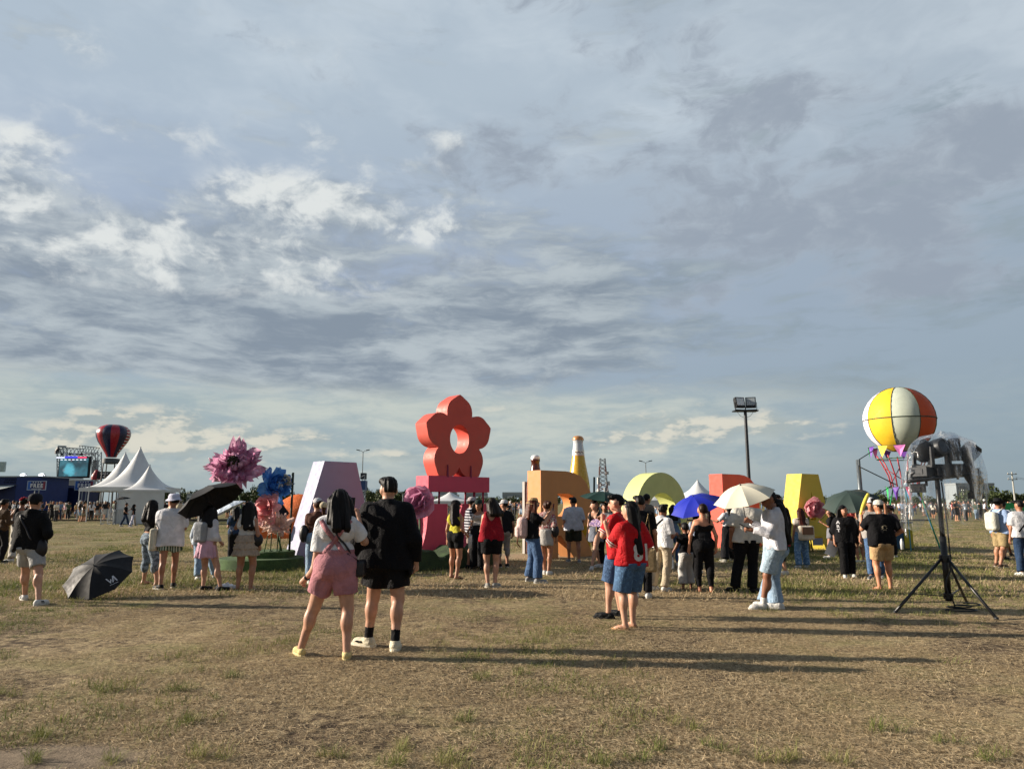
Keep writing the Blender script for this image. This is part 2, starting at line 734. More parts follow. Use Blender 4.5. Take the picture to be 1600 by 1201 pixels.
class Ell:
    """ellipsoid, turned by yaw about z and pitch about its own x"""

    def __init__(s, c, r, yaw=0.0, pitch=0.0):
        s.c, s.r, s.yaw, s.pitch = np.array(c, float), r, yaw, pitch

    def box(s):
        m = max(s.r)
        return s.c - m, s.c + m

    def ev(s, X, Y, Z):
        x, y, z = X - s.c[0], Y - s.c[1], Z - s.c[2]
        c, n = math.cos(s.yaw), math.sin(s.yaw)
        x, y = c * x + n * y, -n * x + c * y
        c, n = math.cos(s.pitch), math.sin(s.pitch)
        y, z = c * y + n * z, -n * y + c * z
        q = np.sqrt((x / s.r[0]) ** 2 + (y / s.r[1]) ** 2 + (z / s.r[2]) ** 2)
        return (q - 1) * min(s.r)


class Box_:
    def __init__(s, c, d, r, yaw=0.0):
        s.c, s.d, s.r, s.yaw = np.array(c, float), np.array(d, float) / 2, r, yaw

    def box(s):
        m = float(np.linalg.norm(s.d[:2]))
        return s.c - (m, m, s.d[2]), s.c + (m, m, s.d[2])

    def ev(s, X, Y, Z):
        x, y, z = X - s.c[0], Y - s.c[1], Z - s.c[2]
        c, n = math.cos(s.yaw), math.sin(s.yaw)
        x, y = c * x + n * y, -n * x + c * y
        qx, qy, qz = [np.abs(v) - h + s.r for v, h in zip((x, y, z), s.d)]
        return np.sqrt(np.maximum(qx, 0) ** 2 + np.maximum(qy, 0) ** 2 + np.maximum(qz, 0) ** 2) + np.minimum(np.maximum(np.maximum(qx, qy), qz), 0) - s.r


def surface(g):
    """surface nets over the sampled field"""
    D, h = g.D, g.h
    D[0], D[-1], D[:, 0], D[:, -1], D[:, :, 0], D[:, :, -1] = [.1] * 6
    S = D < 0
    cnt = np.zeros(tuple(np.array(D.shape) - 1), dtype=np.int8)
    for i in (0, 1):
        for j in (0, 1):
            for k in (0, 1):
                cnt += S[i:D.shape[0] - 1 + i, j:D.shape[1] - 1 + j, k:D.shape[2] - 1 + k]
    act = (cnt > 0) & (cnt < 8)
    idx = np.argwhere(act)
    if not len(idx):
        return np.zeros((0, 3)), np.zeros((0, 4), int)
    ids = np.full(act.shape, -1, dtype=np.int32)
    ids[act] = np.arange(len(idx))
    cor = [(i, j, k) for i in (0, 1) for j in (0, 1) for k in (0, 1)]
    val = [D[idx[:, 0] + c[0], idx[:, 1] + c[1], idx[:, 2] + c[2]] for c in cor]
    acc = np.zeros((len(idx), 3))
    num = np.zeros(len(idx))
    for a in range(8):
        for b in range(a + 1, 8):
            ca, cb = np.array(cor[a]), np.array(cor[b])
            if abs(ca - cb).sum() != 1:
                continue
            va, vb = val[a], val[b]
            m = (va < 0) != (vb < 0)
            t = np.where(m, va / np.where(m, va - vb, 1), 0)
            acc += np.where(m[:, None], ca + t[:, None] * (cb - ca), 0)
            num += m
    V = (idx + acc / num[:, None]) * h + g.lo
    quads = []
    for ax in range(3):
        o1, o2 = [(1, 2), (2, 0), (0, 1)][ax]
        lo = [slice(1, -1)] * 3
        hi = [slice(1, -1)] * 3
        lo[ax] = slice(0, -1)
        hi[ax] = slice(1, None)
        A, B = S[tuple(lo)], S[tuple(hi)]
        e = np.argwhere(A != B)
        if not len(e):
            continue
        inside_first = A[e[:, 0], e[:, 1], e[:, 2]]
        base = e.copy()
        for q in (0, 1, 2):
            if q != ax:
                base[:, q] += 1
        u, v = np.zeros(3, int), np.zeros(3, int)
        u[o1], v[o2] = 1, 1
        c00 = ids[tuple((base - u - v).T)]
        c10 = ids[tuple((base - v).T)]
        c11 = ids[tuple(base.T)]
        c01 = ids[tuple((base - u).T)]
        q = np.stack([c00, c10, c11, c01], 1)
        q[~inside_first] = q[~inside_first][:, ::-1]
        quads.append(q)
    return V, np.concatenate(quads)


def solid(prims, h, k=.03, cut=None, pad=.03):
    """blend the shapes; cut(grid) may carve the field; returns vertices and quads"""
    los, his = zip(*[p.box() for p in prims])
    g = Grid(np.min(los, 0) - pad, np.max(his, 0) + pad, h)
    for p in prims:
        g.put(p, k)
    if cut:
        cut(g)
    return surface(g)


def fold_field(g, seed, amp, fx=26, fz=9):
    r = np.random.default_rng(seed)
    out = 0
    for i in range(4):
        a = r.uniform(.5, 1.3, 3) * (fx, fx, fz) * r.choice([-1, 1], 3)
        out = out + np.sin(a[0] * g.X + a[1] * g.Y + a[2] * g.Z + r.uniform(0, 6.3))
    return out * amp * .35


# ------------------------------------------------------------------ people
def V3(*a):
    return np.array(a, dtype=float)


class Person:
    pass


HAIR = {'black': '#0f0c0b', 'dark': '#1a120e', 'brown': '#3b2014', 'auburn': '#4a2415'}


def arm_pose(name, sg, S, k, fat):
    """elbow and wrist of a posed arm; sg is -1 for the left arm"""
    A = {
        'down': ((.055, -.02, -.29), (.02, .05, -.25)),
        'out': ((.12, -.04, -.26), (.13, .04, -.21)),
        'hang': ((.08, -.05, -.28), (.01, .09, -.23)),
        'fwd': ((.05, .02, -.29), (-.07, .23, .04)),
        'carry': ((.07, -.04, -.28), (.0, .2, -.12)),
        'phone': ((.05, .15, -.23), (-.06, .13, .20)),
        'face': ((.08, .14, -.22), (-.15, .06, .22)),
        'raise': ((.12, .18, -.06), (.0, .10, .23)),
        'hip': ((.17, -.08, -.22), (-.13, .11, -.12)),
        'cross': ((.06, .07, -.27), (-.22, .12, .06)),
        'pole': ((.07, .06, -.27), (-.04, .22, .14)),
    }
    e, w = A[name] if isinstance(name, str) else name
    E_ = S + V3(e[0] * sg, e[1], e[2]) * k + V3(.012 * sg * (fat - 1) * 10, 0, 0)
    return E_, E_ + V3(w[0] * sg, w[1], w[2]) * k


def ik_knee(hip, ank, l1, l2, fwd):
    d = ank - hip
    L = np.linalg.norm(d)
    L2 = min(L, (l1 + l2) * .998)
    a = (l1 * l1 - l2 * l2 + L2 * L2) / (2 * L2)
    h = math.sqrt(max(l1 * l1 - a * a, 1e-6))
    u = d / L
    f = fwd - u * np.dot(fwd, u)
    f /= np.linalg.norm(f) + 1e-9
    return hip + u * (a * L / L2) + f * h


def fingers(mb, W_, d, n, k, curl=.35):
    """five fingers rooted in the palm; d along the hand, n out of the palm, per-finger bends"""
    t = np.cross(d, n)
    t /= np.linalg.norm(t) + 1e-9
    for i, (L, off) in enumerate(((.066, -1.5), (.076, -.5), (.072, .5), (.056, 1.5))):
        p = W_ + (d * .075 + t * off * .0185) * k
        pts, a = [p - d * .02 * k, p], 0.0
        for s_ in (.44, .32, .24):
            a += curl * (1 + .12 * i)
            q = d * math.cos(a) + n * math.sin(a) + t * off * .03
            p = p + q * L * s_ * k
            pts.append(p)
        mb.tube(pts, [.009 * k, .0092 * k, .0085 * k, .0078 * k, .006 * k], 6)
    p = W_ + (d * .028 + t * -.024) * k
    q1 = d * .62 - t * .62 + n * .35
    q2 = d * .85 - t * .25 + n * .45
    mb.tube([p, p + q1 * .034 * k, p + q1 * .034 * k + q2 * .03 * k, p + q1 * .034 * k + q2 * .052 * k],
            [.0125 * k, .011 * k, .0095 * k, .007 * k], 6)


def person(label, foot, head_py, yaw=0.0, sex='m', fat=1.0, h=None, top=None, bottom=None, shoes=None,
           hair='short', hairc='black', hat=None, arms=('down', 'down'), feet=None, feetyaw=(12, -12), hyaw=0.0,
           skinc='#b0846a', cx=None, socks=None, lean=(0, 0), group='people standing on the festival field', curl=.35,
           Hm=None, face=False, drop=0.0, nod=0.0):
    """foot=(px,py) of the ground point under the body, feet=[(px,py) left, right] in the photograph.
    yaw: 0 faces away from the camera, 90 to the left, 180 towards it."""
    P = Person()
    if feet:
        gs = [ground(*f) for f in feet]
        mid = (gs[0] + gs[1]) / 2
        root = Vector((mid.x, mid.y, 0))
        if cx is not None:
            root.x = at(cx, 800, mid.y).x
    else:
        root = ground(*foot)
    a = R(yaw)
    M = Matrix.Translation(root) @ Matrix.Rotation(a, 4, 'Z')
    Mi = M.inverted()
    Ht = Hm or at(800, head_py, root.y).z
    hat_up = {None: 0, 'cap': .012, 'bucket': .02, 'beanie': .01, 'sun': .03, 'cowboy': .03}[hat]
    k = (Ht - hat_up) / 1.70
    P.M, P.k, P.root = M, k, root
    Y = root.y
    if h is None:
        h = .0105 if Y < 8 else .013 if Y < 11 else .017 if Y < 15 else .022
    fem = sex == 'f'
    child = sex == 'c'
    lx, ly = lean

    # --- skeleton (local frame: x to the person's right, y ahead)
    if feet:
        fl = [np.array(Mi @ g) for g in gs]
        fl.sort(key=lambda v: v[0])
    else:
        fl = [V3(-.10 * k, 0, 0), V3(.10 * k, 0, 0)]
    hipx = .088 if not child else .07
    pel = V3(lx * .4, ly * .4, (.94 - drop) * k)
    hips = [pel + V3(s_ * hipx * k, 0, -.03 * k) for s_ in (-1, 1)]
    anks = [V3(f[0], f[1], .085 * k) for f in fl]
    fwd = V3(0, 1, 0)
    knees = [ik_knee(hips[i], anks[i], .43 * k, .41 * k, fwd + V3((-.25, .25)[i], 0, 0)) for i in (0, 1)]
    waist = pel + V3(lx * .3, ly * .3, .15 * k)
    chest = pel + V3(lx * .6, ly * .6 - .005, .36 * k)
    neck = pel + V3(lx, ly - .01, .515 * k)
    sw = (.148 if fem else .172) * (1 + (fat - 1) * .55) * (.88 if child else 1)
    sh = [neck + V3(s_ * sw * k, -.008, -.088 * k) for s_ in (-1, 1)]
    hk = k * (1.25 if child else 1.05)
    head = neck + V3(0, .022 * k, .135 * k) + V3(0, .035, -.008) * nod
    ha = R(hyaw)

    arm_j = []
    for i, sg in ((0, -1), (1, 1)):
        ar = arms[i]
        if isinstance(ar, tuple) and ar[0] == 'px':
            e_ = np.array(Mi @ at(ar[1][0], ar[1][1], Y + ar[3]))
            w_ = np.array(Mi @ at(ar[2][0], ar[2][1], Y + ar[4]))
        else:
            e_, w_ = arm_pose(ar, sg, sh[i], k, fat)
        arm_j.append((e_, w_))
    P.sh, P.arm_j, P.head, P.neck, P.pel, P.hips, P.knees, P.anks = sh, arm_j, head, neck, pel, hips, knees, anks

    F = fat
    lf = (1.0 if not fem else 1.06) * (1 + (F - 1) * .9)

    def yoke(e=0.0):
        q = .6 + .4 * F
        r = []
        for i_, s_ in ((0, -1), (1, 1)):
            r.append(Cap(neck + V3(s_ * .035 * k, -.012 * k, -.042 * k), sh[i_] - V3(s_ * .012 * k, 0, 0), .042 * k * q + e, .050 * k * q + e, 1.0))
        r.append(Cap(sh[0] + V3(.06 * k, -.01, -.03 * k), sh[1] - V3(.06 * k, .01, .03 * k), .072 * k * q + e, .072 * k * q + e, 1.05))
        r.append(Cap(chest + V3(-.10 * k * q, -.01, .02 * k), chest + V3(.10 * k * q, -.01, .02 * k), .09 * k * q + e, .09 * k * q + e, 1.0))
        return r

    def torso(e=0.0):
        r = []
        hb = (.075 if not fem else .088) * k * (1 + (F - 1) * .6)
        r.append(Cap(pel + V3(-hb, -.005, 0), pel + V3(hb, -.005, 0), (.108 * F) * k + e, (.108 * F) * k + e, 1.05))
        for s_ in (-1, 1):
            r.append(Ell(pel + V3(s_ * .07 * k, -.05 * k * F, -.04 * k), [(.085 * F) * k + e, (.085 * F) * k + e, (.095 * F) * k + e]))
        wb = (.06 if not fem else .045) * k * (1 + (F - 1) * 1.2)
        r.append(Cap(waist + V3(-wb, .01 * F, 0), waist + V3(wb, .01 * F, 0), (.10 * F) * k + e, (.10 * F) * k + e, 1.12))
        cb = (.09 if not fem else .072) * k * (1 + (F - 1) * .6)
        r.append(Cap(chest + V3(-cb, 0, 0), chest + V3(cb, 0, 0), (.108 * F) * k + e, (.108 * F) * k + e, 1.12))
        if fem:
            for s_ in (-1, 1):
                r.append(Ell(chest + V3(s_ * .07 * k, .085 * k, -.02 * k), [.055 * k + e] * 3))
        r += yoke(e)
        return r

    def trap(e=0.0):
        return [Cap(neck + V3(0, -.015 * k, -.045 * k), neck + V3(0, -.005 * k, .02 * k), .075 * k + e, .055 * k + e)]

    prims = torso() + trap()
    prims.append(Cap(neck + V3(0, -.005, -.03 * k), head + V3(0, -.015 * k, -.05 * k), .056 * k * (.7 + .3 * F), .052 * k * (.7 + .3 * F)))
    # head: skull, jaw, nose, ears
    c_, s_ = math.cos(ha), math.sin(ha)

    def hd(x, y, z):
        return head + V3(c_ * x - s_ * y, s_ * x + c_ * y, z) * hk

    prims.append(Ell(hd(0, -.005, .022), [.074 * hk, .094 * hk, .098 * hk], ha))
    prims.append(Ell(hd(0, .03, -.045), [.056 * hk * (.75 + .25 * F), .06 * hk, .068 * hk], ha))
    prims.append(Cap(hd(0, .092, .012), hd(0, .108, -.025), .010 * hk, .016 * hk))
    for q in (-1, 1):
        prims.append(Ell(hd(q * .077, -.008, -.005), [.012 * hk, .022 * hk, .034 * hk], ha))
    for i in (0, 1):
        th = .092 * k * lf
        prims.append(Cap(hips[i], knees[i], th, .058 * k * lf))
        prims.append(Cap(knees[i], anks[i], .054 * k * lf, .036 * k * (.6 + .4 * lf)))
        u = anks[i] - knees[i]
        prims.append(Ell(knees[i] + u * .3 - V3(0, .026 * k, 0), [.056 * k * lf, .056 * k * lf, .11 * k]))
        fy = R(feetyaw[i])
        fd = V3(-math.sin(fy), math.cos(fy), 0)
        prims.append(Cap(anks[i] - fd * .02 * k + V3(0, 0, -.045 * k), anks[i] + fd * .12 * k + V3(0, 0, -.062 * k), .036 * k, .026 * k))
        prims.append(Cap(anks[i] + fd * .06 * k + V3(0, 0, -.05 * k), anks[i] + fd * .15 * k + V3(0, 0, -.068 * k), .034 * k, .02 * k))
        e_, w_ = arm_j[i]
        af = (.9 if fem else 1.0) * (1 + (F - 1) * .8)
        prims.append(Cap(sh[i], e_, .050 * k * af, .040 * k * af))
        prims.append(Cap(e_, w_, .041 * k * af, .027 * k * af))
        d = (w_ - e_) / (np.linalg.norm(w_ - e_) + 1e-9)
        prims.append(Cap(w_, w_ + d * .065 * k, .027 * k, .03 * k, 1.15))
        prims.append(Cap(w_, w_ + d * .08 * k, .022 * k, .026 * k, 1.1))

    def flat0(g):
        g.D = np.maximum(g.D, .004 - g.Z)

    Vb, Qb = solid(prims, h, .022 * k, flat0)
    me = mesh_np('person', Vb, Qb)
    fm = MB()
    for i, sg in ((0, -1), (1, 1)):
        e_, w_ = arm_j[i]
        d = (w_ - e_) / (np.linalg.norm(w_ - e_) + 1e-9)
        n = V3(-sg, .25, 0) if abs(d[2]) > .5 else V3(-sg * .6, 0, -.8)
        n = n - d * np.dot(n, d)
        n /= np.linalg.norm(n)
        fingers(fm, w_, d, n * 1.0, k, curl)
    bmx = bmesh.new()
    bmx.from_mesh(me)
    fme = fm.mesh('f', True)
    bmx.from_mesh(fme)
    bmx.to_mesh(me)
    bmx.free()
    bpy.data.meshes.remove(fme)
    me.polygons.foreach_set('use_smooth', np.ones(len(me.polygons), dtype=bool))
    body = link('person', me, skin(skinc))
    body.matrix_world = M
    tag(body, label, 'person', group)
    P.obj = body
    P.hd, P.hk, P.ha = hd, hk, ha

    def part(name, VQ, mat, smooth=True, parent=None):
        if len(VQ[1]) == 0:
            return None
        return link(name, mesh_np(name, VQ[0], VQ[1], smooth), mat, parent or body)

    seed = int(abs(root.x * 131 + root.y * 977)) % 100000

    # --- bottoms
    if bottom:
        kind = bottom['t']
        m = bottom['m']
        e = bottom.get('e', .018) * k
        wz = pel[2] + bottom.get('rise', .12) * k
        if top and top.get('len', .08) > .0:           # worn under the shirt: nothing of it above the hem
            wz = min(wz, pel[2] - (top.get('len', .08) - .05) * k)
        if kind in ('shorts', 'pants'):
            L = bottom.get('len', .62)
            pr = torso(e)[:4]
            re = bottom.get('hem', .085 if kind == 'shorts' else .07) * k
            for i in (0, 1):
                hp = hips[i]
                if kind == 'shorts':
                    b = hp + (knees[i] - hp) * L
                    pr.append(Cap(hp, b, max(.094 * k * lf + e, re), max(re, (.092 - .034 * L) * k * lf + .012), 1.0, True))
                else:
                    kr = bottom.get('knee', .066) * k * (.5 + .5 * lf)
                    pr.append(Cap(hp, knees[i], .092 * k * lf + e, max(kr, .062 * k * lf + .016)))
                    b = knees[i] + (anks[i] - knees[i]) * L
                    pr.append(Cap(knees[i], b, max(kr, .062 * k * lf + .016), re, 1.0, True))
                    cc_ = .056 * k * lf + .014
                    pr.append(Ell(knees[i] + (anks[i] - knees[i]) * .3 - V3(0, .026 * k, 0), [cc_, cc_, .13 * k]))

            def cutb(g, wz=wz):
                g.D += fold_field(g, seed, .007 * k, 22, 15)
                g.D = np.maximum(g.D, g.Z - wz)
                g.D = np.maximum(g.D, .01 - g.Z)
            part(kind if kind == 'shorts' else 'trousers', solid(pr, h, .02 * k, cutb), m)
        elif kind == 'skirt':
            z0, z1 = pel[2] - bottom.get('len', .28) * k, wz
            rw, rh = (.145 * F) * k + .01, bottom.get('flare', .24) * k * (.6 + .4 * F)
            nf = bottom.get('folds', 12)
            amp = bottom.get('amp', .018) * k
            tiers = bottom.get('tiers', 1)
            m_ = rh + .08
            g = Grid((pel[0] - m_, pel[1] - m_, z0 - .04), (pel[0] + m_, pel[1] + m_, z1 + .04), h)
            x, y = g.X - pel[0], g.Y - pel[1] + .02 * k
            t = np.clip((z1 - g.Z) / (z1 - z0), 0, 1)
            th = np.arctan2(y, x)
            if tiers > 1:
                ph = (t * tiers) % 1.0
                rr = rw + (rh - rw) * (t * .75 + .25 * ph)
                ripple = amp * np.cos(th * nf + np.floor(t * tiers) * 2.0 + 1.3 * np.sin(3 * th)) * (.3 + .7 * ph)
            else:
                rr = rw + (rh - rw) * t ** .8
                ripple = amp * np.cos(th * nf + 1.3 * np.sin(3 * th)) * t
            g.D = (np.sqrt(x * x + (y * 1.12) ** 2) - rr - ripple).astype(np.float32) * .8
            g.D = np.maximum(g.D, np.maximum(z0 + .012 * np.sin(5 * th) - g.Z, g.Z - z1)).astype(np.float32)
            part('skirt', surface(g), m)
        P.bottom = kind

    # --- tops
    if top:
        m = top['m']
        e = top.get('e', .022) * k
        hem = pel[2] - top.get('len', .08) * k
        if bottom and -.06 < top.get('len', .08) <= 0:   # tucked in
            hem = max(hem, pel[2] + (bottom.get('rise', .12) - .03) * k)
        sl = top.get('sleeve', .6)
        slr = top.get('slr', .064) * k * (.6 + .4 * F)
        pr = yoke(e)
        cb_ = (.09 if not fem else .072) * k * (1 + (F - 1) * .6)
        hb_ = (.075 if not fem else .088) * k * (1 + (F - 1) * .6)
        pr.append(Cap(chest + V3(-cb_, 0, 0), chest + V3(cb_, 0, 0), .108 * F * k + e, .108 * F * k + e, 1.12))
        if fem:
            for s_ in (-1, 1):
                pr.append(Ell(chest + V3(s_ * .068 * k, .08 * k, -.02 * k), [.055 * k + e * .6] * 3))
        if top.get('neck', 'crew') in ('crew', 'collar', 'hood'):
            pr += trap(e * .5)
        if top['e'] < .025 if 'e' in top else True:
            wb_ = (.06 if not fem else .045) * k * (1 + (F - 1) * 1.2)
            pr.append(Cap(waist + V3(-wb_, .01 * F, 0), waist + V3(wb_, .01 * F, 0), .10 * F * k + e, .10 * F * k + e, 1.12))
            if hem < pel[2] + .1 * k:
                pr.append(Cap(pel + V3(-hb_, -.005, 0), pel + V3(hb_, -.005, 0), .112 * F * k + e, .112 * F * k + e, 1.05))
                pr.append(Ell(pel + V3(0, -.045 * k * F, -.03 * k), [.13 * F * k + e, .085 * F * k + e, .10 * F * k + e]))
        else:                      # loose cloth hanging straight from chest and back to the hem
            w_ = top.get('hemw', .10) * k * (1 + (F - 1) * .7)
            rr = .108 * F * k + e
            zb_ = min(hem + .01, pel[2])
            for s_ in (-1, 1):
                pr.append(Cap(chest + V3(s_ * cb_ * .95, -.012, -.03 * k), V3(pel[0] + s_ * w_, pel[1] - .018, zb_), rr * .97, rr * 1.02, 1.08))
            pr.append(Cap(chest + V3(0, -.012, -.03 * k), V3(pel[0], pel[1] - .018, zb_), rr, rr * 1.05, 1.08))
        hood = top.get('neck') == 'hood'
        if hood or top.get('neck') == 'collar':
            pr.append(Ell(neck + V3(0, -.035 * k, .0), [.082 * k, .066 * k, .034 * k if not hood else .05 * k]))
        if sl > 0:
            for i in (0, 1):
                e_, w_ = arm_j[i]
                if sl <= 1.0:
                    pr.append(Cap(sh[i], sh[i] + (e_ - sh[i]) * sl, .056 * k * F ** .5 + e, slr, 1.0, True))
                else:
                    pr.append(Cap(sh[i], e_, .056 * k * F ** .5 + e, slr))
                    pr.append(Cap(e_, e_ + (w_ - e_) * (sl - 1), slr, top.get('cuff', .045) * k, 1.0, True))
        nk = top.get('neck', 'crew')

        def cutt(g):
            g.D += fold_field(g, seed + 5, top.get('fold', .009) * 1.25 * k, 24, 15)
            hm = hem + .012 * np.sin(9 * g.X + 4 * g.Y + seed) + top.get('hemtilt', 0) * g.X
            arm_keep = np.abs(g.X - pel[0]) > .26 * k
            low = hm - g.Z
            if sl > 1.0:
                low = np.where(arm_keep, -1, low)
            g.D = np.maximum(g.D, low)
            if nk in ('crew', 'collar', 'hood'):
                zt = neck[2] + (.012 if nk == 'crew' else .04) * k
                g.D = np.maximum(g.D, (g.Z - zt) - np.where(g.Y < neck[1], .01, -.05) * k * .6)
            elif nk == 'tank':           # straps over the shoulders, scooped front and back
                ax = np.abs(g.X - neck[0])
                scoop = neck[2] - .055 * k - np.clip(1 - (ax / (.085 * k)) ** 2, 0, 1) * .13 * k * top.get('scoop', 1)
                scoop = np.where(ax > .14 * k, neck[2] - .02 * k - (ax - .14 * k) * 3.2, np.where(ax > .085 * k, neck[2] + .05, scoop))
                g.D = np.maximum(g.D, g.Z - scoop)
            elif nk == 'strapless':
                ax = np.abs(g.X - neck[0])
                zt = chest[2] + top.get('line', .045) * k - .018 * np.cos(ax * 30) * k
                g.D = np.maximum(g.D, np.where(ax > .19 * k * F, .05, g.Z - zt))
            if top.get('ruffle'):
                g.D += (.006 * k * np.sin(np.arctan2(g.Y, g.X) * 22) * np.clip((hem + .16 * k - g.Z) / (.16 * k), 0, 1)).astype(np.float32)
        to = part(top.get('name', 'shirt'), solid(pr, h, .02 * k, cutt), m)
        P.top = to
        if nk == 'strapless' and top.get('straps'):
            sb = MB()
            for q in (-1, 1):
                sb.tube([chest + V3(q * .085 * k, .1 * k, .02 * k), sh[(q + 1) // 2] + V3(-q * .075 * k, .01, .068 * k), chest + V3(q * .07 * k, -.1 * k, .02 * k)], .008 * k, 6)
            sb.build('shirt_strap', m, body, True)

    # --- shoes
    if shoes:
        for i in (0, 1):
            fy = R(feetyaw[i])
            fd = V3(-math.sin(fy), math.cos(fy), 0)
            fx = V3(fd[1], -fd[0], 0)
            kind = shoes['t']
            hp, tp = anks[i] - fd * .035 * k, anks[i] + fd * .165 * k
            hp[2], tp[2] = .045 * k, .034 * k
            sc_ = shoes.get('s', 1.0) * k
            if kind == 'sandal':
                b = MB()
                n_ = 14
                outl = []
                for j in range(n_):
                    w = 2 * PI * j / n_
                    mid = (hp + tp) / 2
                    p = mid + fd * math.cos(w) * .135 * sc_ + fx * math.sin(w) * (.046 + .006 * math.cos(w)) * sc_
                    outl.append(p)
                vs = [(p[0], p[1], .002) for p in outl] + [(p[0], p[1], .022 * k) for p in outl]
                b.add(vs, [tuple(range(n_ - 1, -1, -1)), tuple(range(n_, 2 * n_))] + [(j, (j + 1) % n_, n_ + (j + 1) % n_, n_ + j) for j in range(n_)])
                mid = anks[i] + fd * .085 * k
                b.tube([mid - fx * .045 * k + V3(0, 0, .02 * k - mid[2]), mid + V3(0, 0, .066 * k - mid[2]), mid + fx * .045 * k + V3(0, 0, .02 * k - mid[2])], .014 * k, 6, True, .5)
                b.build('sandal', shoes['m'], body, True)
                continue
            pr = [Cap(hp, tp, .043 * sc_, .034 * sc_), Cap(hp + fd * .03 * k, tp - fd * .02 * k, .044 * sc_, .042 * sc_),
                  Cap(tp - fd * .05 * k, tp, .043 * sc_, .032 * sc_)]
            if kind != 'clog':
                pr.append(Cap(hp + fd * .02, anks[i] + V3(0, 0, .015 * k), .044 * sc_, .045 * sc_))
            else:
                pr.append(Cap(hp + fd * .06 * k + V3(0, 0, .02 * k), tp - fd * .05 * k + V3(0, 0, .004), .048 * sc_, .045 * sc_))

            def cuts(g, i=i):
                g.D = np.maximum(g.D, .012 * k - g.Z)
                g.D = np.maximum(g.D, g.Z - (.115 if kind == 'boot' else .098 if kind == 'sneaker' else .082) * k)
            so = part('shoe', solid(pr, min(h, .014), .015, cuts), shoes['m'])
            # sole
            b = MB()
            n_ = 16
            mid = (hp + tp) / 2 + fd * .002
            outl = []
            for j in range(n_):
                w = 2 * PI * j / n_
                outl.append(mid + fd * math.copysign(abs(math.cos(w)) ** .8, math.cos(w)) * .147 * sc_ + fx * math.copysign(abs(math.sin(w)) ** .8, math.sin(w)) * (.049 + .004 * math.cos(w)) * sc_)
            vs = [(p[0], p[1], .002) for p in outl] + [(p[0], p[1], .03 * k) for p in outl]
            b.add(vs, [tuple(range(n_ - 1, -1, -1)), tuple(range(n_, 2 * n_))] + [(j, (j + 1) % n_, n_ + (j + 1) % n_, n_ + j) for j in range(n_)])
            b.build('sole', shoes.get('sole', shoes['m']), so)
            if shoes.get('stripe'):
                sb = MB()
                for q in (-1, 1):
                    for j in range(3):
                        p = anks[i] + fd * (.03 + .022 * j) * k + fx * q * .043 * k
                        sb.bar((p[0], p[1], .035 * k), (p[0] - fd[0] * .02, p[1] - fd[1] * .02, .075 * k), .01 * k, .006)
                sb.build('shoe_stripe', shoes['stripe'], so)
    if socks:
        for i in (0, 1):
            u = knees[i] - anks[i]
            part('sock', solid([Cap(anks[i] - V3(0, 0, .02), anks[i] + u * socks.get('len', .2), .044 * k, .046 * k, 1, True)], h, .01), socks['m'])

    # --- hair
    if hair:
        pr = [Ell(hd(0, -.018, .032), [.090 * hk, .108 * hk, .110 * hk], ha)]
        if hair == 'fade':
            pr = [Ell(hd(0, -.010, .026), [.0785 * hk, .0985 * hk, .104 * hk], ha), Ell(hd(0, .0, .070), [.0775 * hk, .095 * hk, .062 * hk], ha), Ell(hd(.02, .05, .098), [.05 * hk, .04 * hk, .036 * hk], ha)]
        if hair in ('short', 'messy'):
            pr = [Ell(hd(0, -.014, .030), [.084 * hk, .103 * hk, .107 * hk], ha)]
        if hair in ('short', 'messy', 'fade'):
            pr.append(Ell(hd(0, .045, .092), [.064 * hk, .056 * hk, .040 * hk], ha))
            if hair == 'messy':
                r = np.random.default_rng(seed)
                for q in range(9):
                    w = r.uniform(0, 6.3)
                    pr.append(Ell(hd(.055 * math.cos(w), .06 * math.sin(w) - .01, .09 + r.uniform(-.02, .02)), [.03 * hk] * 3))
        long_ = {'long': .36, 'mid': .25, 'bob': .16, 'verylong': .52}.get(hair, 0)
        if long_:
            for q in (-1, 0, 1):
                pr.append(Cap(hd(q * .05, -.05 + abs(q) * .02, .0), hd(q * .068, -.115 + abs(q) * .02, -long_), .068 * hk, (.052 if hair != 'bob' else .066) * hk))
            for q in (-1, 1):
                pr.append(Cap(hd(q * .066, .0, .03), hd(q * .092, -.045, -long_ * .75), .036 * hk, .036 * hk))
        if hair == 'pony':
            pr.append(Cap(hd(0, -.10, .03), hd(0, -.14, -.03), .035 * hk, .04 * hk))
            pr.append(Cap(hd(0, -.14, -.03), hd(.01, -.13, -.28), .042 * hk, .022 * hk))
        if hair == 'lowpony':
            pr.append(Cap(hd(0, -.085, -.03), hd(0, -.10, -.10), .04 * hk, .042 * hk))
            pr.append(Cap(hd(0, -.10, -.10), hd(.0, -.10, -.22), .044 * hk, .028 * hk))
        if hair == 'bun':
            pr.append(Ell(hd(0, -.095, .075), [.05 * hk] * 3))
        c0, c1 = math.cos(ha), math.sin(ha)

        def cuth(g):
            x, y, z = g.X - head[0], g.Y - head[1], (g.Z - head[2]) / hk
            xl, yl = (c0 * x + c1 * y) / hk, (-c1 * x + c0 * y) / hk
            th = np.arctan2(xl, -yl + .02)
            g.D += (.004 * hk * np.sin(th * 17 + 9 * z) + .003 * hk * np.sin(th * 31 - 5 * z + 2)).astype(np.float32)
            face_ = np.minimum(yl - .038 + .0 * xl, .052 - z) * hk
            g.D = np.maximum(g.D, face_)
            if hair in ('short', 'messy', 'fade'):
                g.D = np.maximum(g.D, (-.035 - z - np.clip(yl, -.2, .2) * .15) * hk)
                side_ = np.minimum(.02 - z, np.minimum(.072 - np.abs(xl), .05) * -1 + .0) if False else None
                ear = np.minimum(yl + .03, .012 - z) * hk
                g.D = np.maximum(g.D, ear)
